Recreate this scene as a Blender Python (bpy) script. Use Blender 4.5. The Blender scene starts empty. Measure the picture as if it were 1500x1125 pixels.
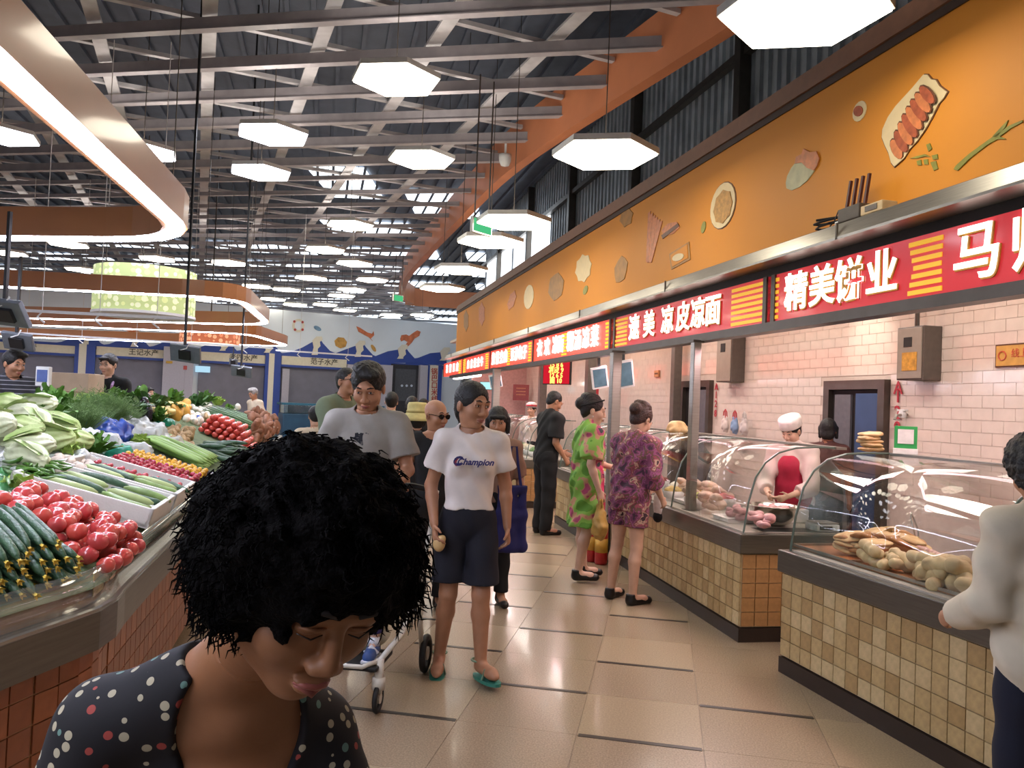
import bpy, bmesh, math, random
import numpy as np
from mathutils import Vector, Matrix, noise as mnoise
random.seed(7)
PI = math.pi
C = bpy.context.scene.collection
SC = bpy.context.scene

# ------------------------------------------------------------------ camera
F = 1150.0
PITCH = math.radians(1.47); ROLL = math.radians(2.3)
CAM = Vector((0, 0, 1.58))
_f = Vector((0, math.cos(PITCH), math.sin(PITCH)))
_r0 = Vector((1, 0, 0)); _u0 = Vector((0, -math.sin(PITCH), math.cos(PITCH)))
_r = math.cos(ROLL) * _r0 + math.sin(ROLL) * _u0
_u = -math.sin(ROLL) * _r0 + math.cos(ROLL) * _u0
cam_d = bpy.data.cameras.new('camera'); cam = bpy.data.objects.new('camera', cam_d); C.objects.link(cam)
M3 = Matrix((_r, _u, -_f)).transposed()
cam.matrix_world = Matrix.Translation(CAM) @ M3.to_4x4()
cam_d.sensor_width = 36.0; cam_d.lens = 36.0 * F / 1500.0; cam_d.clip_start = 0.05; cam_d.clip_end = 200
SC.camera = cam

def ray(px, py):
    return (_f + _r * ((px - 750) / F) - _u * ((py - 562.5) / F)).normalized()
def at(px, py, Y):                       # world point on the ray at depth Y
    d = ray(px, py); return CAM + d * (Y / d.y)
def onz(px, py, z=0.0):                  # world point on a horizontal plane
    d = ray(px, py); return CAM + d * ((z - CAM.z) / d.z)
def onplane(px, py, p0, n):
    d = ray(px, py); p0 = Vector(p0); n = Vector(n)
    return CAM + d * ((p0 - CAM).dot(n) / d.dot(n))

# ------------------------------------------------------------------ world, exposure
SC.view_settings.view_transform = 'Standard'; SC.view_settings.look = 'None'
SC.view_settings.gamma = 1.0; SC.view_settings.use_curve_mapping = False
SC.view_settings.exposure = 0.6
w = bpy.data.worlds.new('world'); SC.world = w; w.use_nodes = True
w.node_tree.nodes['Background'].inputs[0].default_value = (0.75, 0.85, 1.0, 1)
w.node_tree.nodes['Background'].inputs[1].default_value = 0.35
SC.cycles.max_bounces = 6; SC.cycles.transparent_max_bounces = 16
SC.cycles.diffuse_bounces = 3; SC.cycles.glossy_bounces = 3
SC.cycles.sample_clamp_indirect = 4.0
SC.cycles.use_light_tree = True

def area_light(name, loc, size, power, col, rot=(0, 0, 0)):
    d = bpy.data.lights.new(name, 'AREA'); d.shape = 'RECTANGLE'; d.size = size[0]; d.size_y = size[1]
    d.energy = power; d.color = col
    o = bpy.data.objects.new(name, d); o.location = loc; o.rotation_euler = rot; C.objects.link(o)
    return o

# ------------------------------------------------------------------ colours, materials
def lin(c):
    if isinstance(c, str):
        c = c.lstrip('#'); c = [int(c[i:i + 2], 16) / 255 for i in (0, 2, 4)]
    return tuple((v / 12.92 if v <= 0.04045 else ((v + 0.055) / 1.055) ** 2.4) for v in c)
_mats = {}
def mat(name, col, rough=0.6, metal=0.0, var=0.12, scale=18.0, bump=0.0, emit=0.0, ecol=None, spec=0.5, coat=0.0, stretch=None, bscale=None, sss=0.0, col2=None):
    if name in _mats: return _mats[name]
    m = bpy.data.materials.new(name); m.use_nodes = True; nt = m.node_tree; b = nt.nodes['Principled BSDF']
    c = lin(col)
    tc = nt.nodes.new('ShaderNodeTexCoord'); src = tc.outputs['Object']
    if stretch:
        mp = nt.nodes.new('ShaderNodeMapping'); mp.inputs['Scale'].default_value = stretch
        nt.links.new(src, mp.inputs[0]); src = mp.outputs[0]
    nz = nt.nodes.new('ShaderNodeTexNoise'); nz.inputs['Scale'].default_value = scale; nz.inputs['Detail'].default_value = 4
    nt.links.new(src, nz.inputs['Vector'])
    cr = nt.nodes.new('ShaderNodeValToRGB')
    cr.color_ramp.elements[0].position = 0.3; cr.color_ramp.elements[1].position = 0.7
    if col2 is not None:
        c2 = lin(col2); cr.color_ramp.elements[0].color = (*c, 1); cr.color_ramp.elements[1].color = (*c2, 1)
    else:
        cr.color_ramp.elements[0].color = (*[v * (1 - var) for v in c], 1)
        cr.color_ramp.elements[1].color = (*[min(1, v * (1 + var)) for v in c], 1)
    nt.links.new(nz.outputs['Fac'], cr.inputs[0]); nt.links.new(cr.outputs[0], b.inputs['Base Color'])
    b.inputs['Roughness'].default_value = rough; b.inputs['Metallic'].default_value = metal
    b.inputs['Specular IOR Level'].default_value = spec
    if coat: b.inputs['Coat Weight'].default_value = coat; b.inputs['Coat Roughness'].default_value = 0.08
    if sss:
        b.inputs['Subsurface Weight'].default_value = sss; b.inputs['Subsurface Radius'].default_value = (0.012, 0.006, 0.003)
    if bump:
        n2 = nt.nodes.new('ShaderNodeTexNoise'); n2.inputs['Scale'].default_value = bscale or scale * 2; n2.inputs['Detail'].default_value = 3
        nt.links.new(src, n2.inputs['Vector'])
        bp = nt.nodes.new('ShaderNodeBump'); bp.inputs['Strength'].default_value = bump; bp.inputs['Distance'].default_value = 0.01
        nt.links.new(n2.outputs['Fac'], bp.inputs['Height']); nt.links.new(bp.outputs[0], b.inputs['Normal'])
    if emit:
        b.inputs['Emission Color'].default_value = (*lin(ecol or col), 1); b.inputs['Emission Strength'].default_value = emit
    _mats[name] = m
    return m
def emat(name, col, strength):
    if name in _mats: return _mats[name]
    m = bpy.data.materials.new(name); m.use_nodes = True; nt = m.node_tree; nt.nodes.remove(nt.nodes['Principled BSDF'])
    e = nt.nodes.new('ShaderNodeEmission'); e.inputs[0].default_value = (*lin(col), 1); e.inputs[1].default_value = strength
    nt.links.new(e.outputs[0], nt.nodes['Material Output'].inputs[0]); _mats[name] = m
    return m
def gmat(name, tint=(0.93, 0.97, 0.95), gloss=0.06, rough=0.03, milky=0.0, mcol='#ffffff'):
    if name in _mats: return _mats[name]
    m = bpy.data.materials.new(name); m.use_nodes = True; nt = m.node_tree; nt.nodes.remove(nt.nodes['Principled BSDF'])
    tr = nt.nodes.new('ShaderNodeBsdfTransparent'); tr.inputs[0].default_value = (*tint, 1)
    gl = nt.nodes.new('ShaderNodeBsdfGlossy'); gl.inputs['Roughness'].default_value = rough
    lw = nt.nodes.new('ShaderNodeLayerWeight'); lw.inputs[0].default_value = 0.5; pw_ = nt.nodes.new('ShaderNodeMath'); pw_.operation = 'POWER'; pw_.inputs[1].default_value = 4.0
    nt.links.new(lw.outputs['Facing'], pw_.inputs[0]); fr = nt.nodes.new('ShaderNodeMath'); fr.operation = 'MULTIPLY'; fr.inputs[1].default_value = 0.6; nt.links.new(pw_.outputs[0], fr.inputs[0])
    ad = nt.nodes.new('ShaderNodeMath'); ad.operation = 'ADD'; ad.inputs[1].default_value = gloss; ad.use_clamp = True
    nt.links.new(fr.outputs[0], ad.inputs[0])
    mx = nt.nodes.new('ShaderNodeMixShader'); nt.links.new(ad.outputs[0], mx.inputs[0])
    out = tr.outputs[0]
    if milky:
        df = nt.nodes.new('ShaderNodeBsdfDiffuse'); df.inputs[0].default_value = (*lin(mcol), 1)
        tl = nt.nodes.new('ShaderNodeBsdfTranslucent'); tl.inputs[0].default_value = (*lin(mcol), 1)
        m0 = nt.nodes.new('ShaderNodeMixShader'); m0.inputs[0].default_value = 0.4
        nt.links.new(df.outputs[0], m0.inputs[1]); nt.links.new(tl.outputs[0], m0.inputs[2])
        m2 = nt.nodes.new('ShaderNodeMixShader'); m2.inputs[0].default_value = milky
        nt.links.new(tr.outputs[0], m2.inputs[1]); nt.links.new(m0.outputs[0], m2.inputs[2]); out = m2.outputs[0]
    nt.links.new(out, mx.inputs[1]); nt.links.new(gl.outputs[0], mx.inputs[2])
    nt.links.new(mx.outputs[0], nt.nodes['Material Output'].inputs[0]); _mats[name] = m
    return m

# ------------------------------------------------------------------ objects
def link(o, parent=None):
    C.objects.link(o)
    if parent is not None: o.parent = parent
    return o
def props(o, label=None, cat=None, group=None, kind=None):
    if label: o['label'] = label
    if cat: o['category'] = cat
    if group: o['group'] = group
    if kind: o['kind'] = kind
    return o
def thing(name, label, cat, loc=(0, 0, 0), rz=0.0, group=None):
    o = bpy.data.objects.new(name, None); o.empty_display_size = 0.1; C.objects.link(o)
    o.location = loc; o.rotation_euler = (0, 0, rz)
    return props(o, label, cat, group)
def meshobj(name, verts, faces, m, parent=None, smooth=False, loc=None, rz=None, mats=None, fmi=None):
    me = bpy.data.meshes.new(name); me.from_pydata([tuple(v) for v in verts], [], [tuple(f) for f in faces])
    for mm in (mats or [m]): me.materials.append(mm)
    if fmi is not None: me.polygons.foreach_set('material_index', list(fmi))
    if smooth: me.polygons.foreach_set('use_smooth', [True] * len(me.polygons))
    me.update()
    o = bpy.data.objects.new(name, me); link(o, parent)
    if loc is not None: o.location = loc
    if rz is not None: o.rotation_euler = (0, 0, rz)
    return o
class MB:
    """collects boxes, tubes, lathes... into ONE mesh"""
    def __init__(s): s.v = []; s.f = []
    def add(s, v, f):
        n = len(s.v); s.v += [Vector(p) for p in v]; s.f += [tuple(i + n for i in q) for q in f]; return s
    def box(s, a, b, bev=0.0, M=None):
        x0, y0, z0 = a; x1, y1, z1 = b
        if bev:
            bm = bmesh.new(); bmesh.ops.create_cube(bm, size=1)
            for v in bm.verts: v.co = Vector(((x0 + x1) / 2 + v.co.x * (x1 - x0), (y0 + y1) / 2 + v.co.y * (y1 - y0), (z0 + z1) / 2 + v.co.z * (z1 - z0)))
            bmesh.ops.bevel(bm, geom=bm.edges[:], offset=bev, segments=2, affect='EDGES', profile=0.6)
            bm.verts.index_update(); vs = [v.co.copy() for v in bm.verts]; fs = [[v.index for v in f.verts] for f in bm.faces]; bm.free()
        else:
            vs = [Vector(p) for p in ((x0, y0, z0), (x1, y0, z0), (x1, y1, z0), (x0, y1, z0), (x0, y0, z1), (x1, y0, z1), (x1, y1, z1), (x0, y1, z1))]
            fs = [(0, 3, 2, 1), (4, 5, 6, 7), (0, 1, 5, 4), (1, 2, 6, 5), (2, 3, 7, 6), (3, 0, 4, 7)]
        if M is not None: vs = [M @ v for v in vs]
        return s.add(vs, fs)
    def bar(s, p0, p1, w, h=None, up=(0, 0, 1)):
        p0 = Vector(p0); p1 = Vector(p1); h = h or w; d = (p1 - p0).normalized(); up = Vector(up)
        if abs(d.dot(up)) > 0.98: up = Vector((1, 0, 0))
        x = d.cross(up).normalized(); z = x.cross(d).normalized()
        vs = [p + x * (a * w / 2) + z * (b * h / 2) for p in (p0, p1) for a, b in ((-1, -1), (1, -1), (1, 1), (-1, 1))]
        return s.add(vs, [(0, 1, 2, 3), (7, 6, 5, 4), (0, 4, 5, 1), (1, 5, 6, 2), (2, 6, 7, 3), (3, 7, 4, 0)])
    def tube(s, pts, r, n=8, caps=True, closed=False):
        pts = [Vector(p) for p in pts]; k = len(pts); rr = r if isinstance(r, (list, tuple)) else [r] * k
        vs = []; ref = None
        for i, p in enumerate(pts):
            a = pts[(i - 1) % k] if (i or closed) else p; b = pts[(i + 1) % k] if (i < k - 1 or closed) else p
            d = (b - a)
            d = d.normalized() if d.length > 1e-9 else Vector((0, 0, 1))
            if ref is None: ref = Vector((0, 0, 1)) if abs(d.z) < 0.9 else Vector((1, 0, 0))
            x = d.cross(ref).normalized(); y = x.cross(d).normalized(); ref = y
            vs += [p + (x * math.cos(2 * PI * j / n) + y * math.sin(2 * PI * j / n)) * rr[i] for j in range(n)]
        fs = []
        for i in range(k if closed else k - 1):
            i2 = (i + 1) % k
            fs += [(i * n + j, i * n + (j + 1) % n, i2 * n + (j + 1) % n, i2 * n + j) for j in range(n)]
        if caps and not closed: fs += [tuple(range(n))[::-1], tuple((k - 1) * n + j for j in range(n))]
        return s.add(vs, fs)
    def lathe(s, prof, n=20, c=(0, 0, 0), wob=None, squash=(1, 1)):
        vs = []; c = Vector(c)
        for (r, z) in prof:
            for j in range(n):
                a = 2 * PI * j / n; q = r * (wob(a, z) if wob else 1)
                vs.append(c + Vector((q * math.cos(a) * squash[0], q * math.sin(a) * squash[1], z)))
        k = len(prof); fs = []
        for i in range(k - 1): fs += [(i * n + j, i * n + (j + 1) % n, (i + 1) * n + (j + 1) % n, (i + 1) * n + j) for j in range(n)]
        if prof[0][0] > 1e-6: fs.append(tuple(range(n))[::-1])
        if prof[-1][0] > 1e-6: fs.append(tuple((k - 1) * n + j for j in range(n)))
        return s.add(vs, fs)
    def prism(s, poly, z0, z1, M=None):
        n = len(poly); vs = [Vector((x, y, z0)) for x, y in poly] + [Vector((x, y, z1)) for x, y in poly]
        if M is not None: vs = [M @ v for v in vs]
        return s.add(vs, [tuple(range(n))[::-1], tuple(range(n, 2 * n))] + [(i, (i + 1) % n, (i + 1) % n + n, i + n) for i in range(n)])
    def build(s, name, m, parent=None, smooth=False, loc=None, rz=None):
        return meshobj(name, s.v, s.f, m, parent, smooth, loc, rz)
def copy_tree(o, parent=None):
    c = o.copy(); C.objects.link(c)
    if parent is not None: c.parent = parent
    for ch in list(_kids.get(o.name, [])) or list(o.children): copy_tree(ch, c)
    return c
_kids = {}
def inst(me_obj, name, parent=None, M=None, loc=None):
    o = bpy.data.objects.new(name, me_obj.data); link(o, parent)
    if M is not None: o.matrix_local = M
    if loc is not None: o.location = loc
    return o
def frame_xy(loc, rz):                       # matrix of a thing's frame
    return Matrix.Translation(Vector(loc)) @ Matrix.Rotation(rz, 4, 'Z')

def text_mesh(name, s, size, m, parent, M, depth=0.006, bold=0.0, shear=0.0, align='CENTER'):
    cu = bpy.data.curves.new('t', 'FONT'); cu.body = s; cu.size = size; cu.extrude = depth; cu.align_x = align; cu.align_y = 'CENTER'
    cu.offset = bold; cu.shear = shear; cu.resolution_u = 3
    o = bpy.data.objects.new('t', cu); C.objects.link(o)
    dg = bpy.context.evaluated_depsgraph_get(); me = bpy.data.meshes.new_from_object(o.evaluated_get(dg))
    bpy.data.objects.remove(o); bpy.data.curves.remove(cu)
    me.materials.clear(); me.materials.append(m); me.name = name
    r = bpy.data.objects.new(name, me); link(r, parent); r.matrix_local = M
    return r
# ------------------------------------------------------------------ frames of the place
SRZ = math.atan(0.24)                         # the stall line runs 13.5 deg left of +Y
S_S = Vector((-math.sin(SRZ), math.cos(SRZ), 0)); S_N = Vector((math.cos(SRZ), math.sin(SRZ), 0))
S_O = Vector((3.2, 0, 0))
SM = frame_xy(S_O, SRZ)                       # local x = into the stalls, y = along the aisle
def spix(px, py, off=0.0):                    # pixel -> (along, z) on the plane local x = off
    p = onplane(px, py, S_O + S_N * off, S_N) - S_O
    return p.dot(S_S), p.z
GE = Vector((math.cos(math.radians(11.0)), -math.sin(math.radians(11.0)), 0)); GD = Vector((-GE.y, GE.x, 0))
def beam_x(Y):
    pts = [(-6, 7.0), (0, 4.9), (4, 3.3), (6.9, 2.0), (11.6, -0.1), (17, -1.63), (22.3, -3.1), (27.6, -4.1), (29, -3.6), (45, -3.6)]
    for (a, b), (c, d) in zip(pts, pts[1:]):
        if a <= Y <= c: return b + (d - b) * (Y - a) / (c - a)
    return pts[-1][1]

# ------------------------------------------------------------------ light fittings' own materials
LAMP_E = 9.0
m_lampw = emat('lamp_diffuser_warm', '#fff3dc', LAMP_E)
m_lampc = emat('lamp_diffuser_cool', '#f2f4ff', LAMP_E)
m_led = emat('led_strip', '#e4e8ff', 36.0)
m_white = mat('white_paint_metal', '#d8d8d6', 0.45, var=0.04)
m_steel = mat('brushed_steel', '#a8a49c', 0.32, 0.9, var=0.12, scale=6, stretch=(1, 1, 30))
m_dsteel = mat('dark_steel', '#5f5852', 0.38, 0.8, var=0.1, scale=8)
m_black = mat('black_plastic', '#17171a', 0.5, var=0.1)

# ------------------------------------------------------------------ floor
m_granite = mat('pale_granite', '#9c8a70', 0.28, var=0.24, scale=110, bump=0.02, bscale=6, coat=0.2)
m_granite2 = mat('pale_granite_b', '#93816a', 0.26, var=0.24, scale=120, bump=0.02, bscale=6, coat=0.2)
m_joint = mat('floor_joint', '#8a7862', 0.45, var=0.22, scale=110)
m_strip = mat('black_floor_strip', '#2a2420', 0.35, var=0.2)
fl = MB().box((-26, -4, -0.2), (9, 62, -0.004)).build('floor', m_joint); props(fl, kind='structure')
TU, TV = 0.595, 0.565
u0, v0 = -1.25 - TU / 2, 3.83
tiles = []
for i in range(-8, 9):
    for j in range(-4, 30):
        c = GE * (u0 + (i + 0.5) * TU) + GD * (v0 + (j + 0.5) * TV)
        if -0.74 - 0.24 * c.y - 0.5 < c.x < 3.2 - 0.24 * c.y + 0.6 and c.y > 1.6: tiles.append((c.y, i, j, c))
tiles.sort(key=lambda t: t[0])
tm = MB().box((-TU / 2 + .0015, -TV / 2 + .0015, -0.012), (TU / 2 - .0015, TV / 2 - .0015, 0))
proto = None
rz_g = math.radians(-11.0)
for k, (yy, i, j, c) in enumerate(tiles[:290]):
    if k < 2:
        o = tm.build('floor_tile', m_granite if k == 0 else m_granite2, fl); pr = (proto or []) ; pr.append(o); proto = pr
    else:
        o = inst(proto[(i * 7 + j * 3 + (i * j) % 2) % 2], 'floor_tile', fl)
    o.location = (c.x, c.y, -0.0005 * ((i + j) % 2)); o.rotation_euler = (0, 0, rz_g)
rest = MB()
for (yy, i, j, c) in tiles[290:]:
    Mx = Matrix.Translation(c) @ Matrix.Rotation(rz_g, 4, 'Z')
    rest.box((-TU / 2 + .002, -TV / 2 + .002, -0.01), (TU / 2 - .002, TV / 2 - .002, -0.001), M=Mx)
props(rest.build('far_floor_tiles', m_granite, fl), kind='stuff')
sm_ = MB().box((-0.29, -0.016, -0.01), (0.29, 0.016, 0.0015)); sp = None
for i in range(-1, 3):
    for j in range(-2, 12):
        u = -1.25 + 1.19 * i; v = 3.83 + 1.13 * j
        for du, dv in ((0, 0), (0.595, 0.565)):
            c = GE * (u + 0 * du * 2 + (0.595 * 2 if 0 else (0 if not dv else 0.595))) + GD * (v + dv)
            if -0.74 - 0.24 * c.y - 0.2 < c.x < 2.6 - 0.24 * c.y and c.y > 2.3:
                o = sm_.build('floor_strip', m_strip, fl) if sp is None else inst(sp, 'floor_strip', fl)
                sp = sp or o; o.location = c; o.rotation_euler = (0, 0, rz_g)

# ------------------------------------------------------------------ roof, trusses
m_deck = mat('dark_roof_sheet', '#59606f', 0.55, 0.2, var=0.15, scale=3)
m_truss = mat('truss_paint', '#9c9598', 0.5, var=0.12, scale=6)
m_truss2 = mat('truss_paint_pale', '#b6b2b4', 0.5, var=0.15, scale=5)
m_sky = emat('daylit_skylight', '#dfeaf4', 2.2)
deck = MB().box((-34, -6, 7.4), (12, 64, 7.5))
ceil = deck.build('ceiling', m_deck); props(ceil, kind='structure')
ribs = MB()
x = -18
while x < 8:
    a = Vector((x + 2, -5, 7.36)); ribs.bar(a, a + Vector((-0.24 * 60, 60, 0)), 0.07, 0.07); x += 0.4
props(ribs.build('roof_ribs', m_deck, ceil), kind='stuff')
def sky_panel(x0, y0, x1, y1):
    MB().box((x0, y0, 7.33), (x1, y1, 7.345)).build('skylight', m_sky, ceil)
for (x0, y0, x1, y1) in ((-5.4, 19.5, -3.9, 22.5), (-3.2, 21.5, -1.2, 24.5), (-1.0, 24.5, 0.4, 27), (-6.5, 25.5, -3.6, 27.5)): sky_panel(x0, y0, x1, y1)
for yy in (30, 34, 38, 42, 46, 50, 54, 58):
    for xx in range(-32, 6, 5): sky_panel(xx, yy, xx + 3.9, yy + 1.8)
ZG = 5.4
for k in range(-7, 30):
    Yc = 8.03 + 1.0 * k; c = Vector((-0.39 * Yc, Yc, ZG)) + Vector((0, 0, 0))
    t = 0.0
    while t < 30 and (c + GE * t).x < beam_x((c + GE * t).y): t += 0.05
    a = c - GE * 24; b = c + GE * t
    hp = 0.13 if k < 6 else 0.07; m = MB().bar(a, b, 0.05, hp); m.bar(a - Vector((0, 0, hp / 2)), b - Vector((0, 0, hp / 2)), 0.1 if k < 6 else .07, 0.012)
    m.build('purlin', m_truss, ceil)
def clipped(c, d, z, w, h, name, mm):
    run = None; t = -45.0
    while t < 45.0:
        p = c + d * t; ok = 1.0 < p.y < 38 and p.x < beam_x(p.y) and p.x > -24
        if ok and run is None: run = p.copy()
        if (not ok) and run is not None:
            q = c + d * (t - 0.1)
            if (q - run).length > 1: MB().bar(Vector((run.x, run.y, z)), Vector((q.x, q.y, z)), w, h).build(name, mm, ceil)
            return
        t += 0.1
dch = Vector((math.sin(math.radians(-21.8)), math.cos(math.radians(-21.8)), 0)); nch = Vector((dch.y, -dch.x, 0))
for k in range(-16, 10):
    clipped(Vector((-1.05 * 1.0, 8.65, 0)) + nch * (1.15 * k), dch, ZG + 0.11, 0.15, 0.03, 'lattice_chord', m_truss2)
dbr = Vector((math.sin(math.radians(66)), math.cos(math.radians(66)), 0)); nbr = Vector((-dbr.y, dbr.x, 0))
for k in range(-9, 34):
    clipped(Vector((-1, 8.0, 0)) + nbr * (1.25 * k), dbr, ZG + 0.16, 0.07, 0.05, 'lattice_brace', m_truss2)
# curved edge beam of the hung ceiling grid
m_beam = mat('terracotta_beam', '#d08258', 0.45, var=0.08, scale=2)
pts = []
for i in range(0, 60):
    Y = -2 + i * 0.52
    pts.append(Vector((sum(beam_x(Y + d) for d in (-1.2, -.6, 0, .6, 1.2)) / 5, Y, 0)))
pts += [Vector((-4.0, 29.0, 0)), Vector((-3.6, 29.3, 0)), Vector((-2.0, 29.6, 0)), Vector((1, 30, 0))]
v = []; f = []
for p in pts: v += [(p.x - .08, p.y, 5.1), (p.x + .08, p.y, 5.1), (p.x + .08, p.y, 5.75), (p.x - .08, p.y, 5.75)]
for i in range(len(pts) - 1): f += [(4 * i + j, 4 * i + (j + 1) % 4, 4 * i + 4 + (j + 1) % 4, 4 * i + 4 + j) for j in range(4)]
o = meshobj('trim_1', v, f, m_beam); props(o, kind='structure')

# ------------------------------------------------------------------ right wall above the stalls, rear wall of the stalls
m_corr = mat('corrugated_sheet', '#aab2ba', 0.5, 0.3, var=0.25, scale=2.5)
wr = MB().box((2.12, -3, 0), (2.3, 27, 7.4)).build('wall_right', m_corr, loc=S_O, rz=SRZ); props(wr, kind='structure')
rb = MB()
for i in range(150): rb.box((2.07, -3 + i * 0.2, 3.2), (2.12, -3 + i * 0.2 + 0.09, 7.4))
props(rb.build('sheet_ribs', m_corr, wr), kind='stuff')
cross = MB()
for (z0, z1) in ((4.9, 5.0), (6.2, 6.3)): cross.box((1.95, -3, z0), (2.05, 27, z1))
for i in range(8): cross.box((1.9, -1 + i * 3.6, 3.2), (2.06, -0.85 + i * 3.6, 7.3))
props(cross.build('wall_rails', m_dsteel, wr))
m_dayl = emat('daylit_window', '#e6eef4', 2.2)
for i, (y0, y1, z0, z1) in enumerate(((19, 20.6, 5.4, 6.2), (21, 22.6, 5.4, 6.2), (23, 24.6, 5.4, 6.2), (25, 26.4, 5.4, 6.2), (20, 21.6, 4.2, 4.9), (22.4, 24.4, 4.2, 4.9))):
    o = MB().box((2.03, y0, z0), (2.075, y1, z1)).build('window_%d' % (i + 1), m_dayl, loc=S_O, rz=SRZ); props(o, kind='structure')

m_tilew = mat('glazed_wall_tile', '#d8c8bc', 0.14, var=0.05, scale=9, coat=0.5)
m_grout = mat('pale_grout', '#c4b4a8', 0.7, var=0.05)
wb = MB().box((2.04, 0, 0), (2.12, 21, 3.15)).build('wall_stalls', m_grout, loc=S_O, rz=SRZ); props(wb, kind='structure')
mt = MB().box((-0.007, 0.002, 0.002), (0.0, 0.208, 0.098)); tp = None; far_t = MB(); n = 0
doors = []
for (xa, xb, yt) in ((1215, 1305, 556), (1003, 1046, 557)):
    a1, z1 = spix(xb, yt, 2.04); a2, z2 = spix(xa, yt, 2.04); doors.append((a1, a2, z1))
cand = []
for r in range(9, 28):
    for q in range(0, 80):
        y = 4.0 + q * 0.21 + (0.105 if r % 2 else 0); z = r * 0.1
        if any(d0 - 0.2 < y < d1 and z < d2 for d0, d1, d2 in doors): continue
        if y > 20.6: continue
        cand.append((y, z))
cand.sort(key=lambda t: (not (6.2 < t[0] < 11.2 and t[1] > 1.25), t[0]))
for k, (y, z) in enumerate(cand):
    if k < 298:
        o = mt.build('wall_tile', m_tilew, wb) if tp is None else inst(tp, 'wall_tile', wb)
        tp = tp or o; o.location = (2.04, y, z)
    else: far_t.box((2.034, y + .002, z + .002), (2.04, y + .208, z + .098))
props(far_t.build('far_wall_tiles', m_tilew, wb), kind='stuff')
sc_ = MB().box((0.05, 0, 3.1), (2.04, 21, 3.16)).build('ceiling_stalls', mat('stall_ceiling', '#d8cfc8', 0.6, var=0.03), loc=S_O, rz=SRZ); props(sc_, kind='structure')
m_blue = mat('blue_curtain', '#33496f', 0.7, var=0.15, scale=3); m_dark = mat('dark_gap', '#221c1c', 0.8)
for i, (d0, d1, zt) in enumerate(doors):
    fr = MB(); fr.box((1.97, d0, 0), (2.05, d0 + 0.09, zt)); fr.box((1.97, d1 - 0.09, 0), (2.05, d1, zt)); fr.box((1.97, d0 + .09, zt - 0.09), (2.05, d1 - .09, zt))
    dr = fr.build('door_%d' % (i + 1), m_dsteel, loc=S_O, rz=SRZ); props(dr, kind='structure')
    MB().box((2.025, d0 + .09, 0), (2.038, d1 - .09, zt - .09)).build('door_shade_sheet', m_dark, dr)  # flat dark sheet painted for the shade inside the doorway
    if i == 0:
        MB().box((2.0, d0 + .12, 0), (2.02, (d0 + d1) / 2 - .02, zt - .13)).build('door_panel', m_blue, dr)
        MB().box((1.995, (d0 + d1) / 2 + .05, 0), (2.02, d1 - .16, zt - .14)).build('sliding_panel', mat('grey_panel', '#5b5a60', 0.5), dr)
    else:
        MB().box((2.0, d0 + .1, 0), (2.02, (d0 + d1) / 2, zt - .13)).build('sliding_panel', mat('grey_panel', '#5b5a60', 0.5), dr)

# far pink shop interior at the end of the stalls
m_pink = mat('pink_wall', '#c99a96', 0.6, var=0.1)  # plain pink wall colour
o = MB().box((0.6, 20.6, 0), (2.04, 20.7, 3.1)).build('wall_end', m_pink, loc=S_O, rz=SRZ); props(o, kind='structure')

# ------------------------------------------------------------------ far wall with sea mural and seafood shops
FW_B = Vector((-0.086 * 27, 27, 0)); FW_A = Vector((-0.652 * 21.5, 21.5, 0))
FE = (FW_B - FW_A).normalized(); FN = Vector((FE.y, -FE.x, 0))       # FN faces the camera
FRZ = math.atan2(FE.y, FE.x)
def fpix(px, py, off=0.0):
    p = onplane(px, py, FW_A + FN * off, FN) - FW_A
    return p.dot(FE), p.z
m_lblue = mat('pale_blue_paint', '#dae4ee', 0.6, var=0.04, scale=1.0); m_wave = mat('royal_blue_paint', '#2c4796', 0.55, var=0.08, scale=2)
m_foam = mat('cream_paint', '#d9d4c4', 0.6, var=0.03); m_shop = mat('shop_room_grey', '#70707e', 0.6, var=0.1, scale=3)
L0, L1 = -8.0, fpix(668, 500)[0] + 4
ztop = 4.25
bw = MB().box((L0, 0, 0), (L1, 0.3, ztop)).build('wall_back', m_lblue, loc=FW_A, rz=FRZ); props(bw, kind='structure')
def fprism(poly_px, name, m, off, th=0.02, parent=bw):      # polygon given by image points on the far wall
    vs = []
    for dep in (off, off + th):
        for (x, y) in poly_px:
            a, z = fpix(x, y, 0); vs.append((a, -dep, z))
    n = len(poly_px)
    return meshobj(name, vs, [tuple(range(n)), tuple(range(n, 2 * n))[::-1]] + [(i, i + n, (i + 1) % n + n, (i + 1) % n) for i in range(n)], m, parent)
def fbox(x0, y0, x1, y1, name, m, off=0.0, th=0.1, parent=bw):
    a0, z1 = fpix(x0, y0); a1, z0 = fpix(x1, y1)
    return MB().box((a0, -off - th, z0), (a1, -off, z1)).build(name, m, parent)
crests = [(130, 486), (200, 490), (265, 494), (330, 498), (395, 501), (465, 497), (528, 503), (590, 509), (652, 513)]
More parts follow.
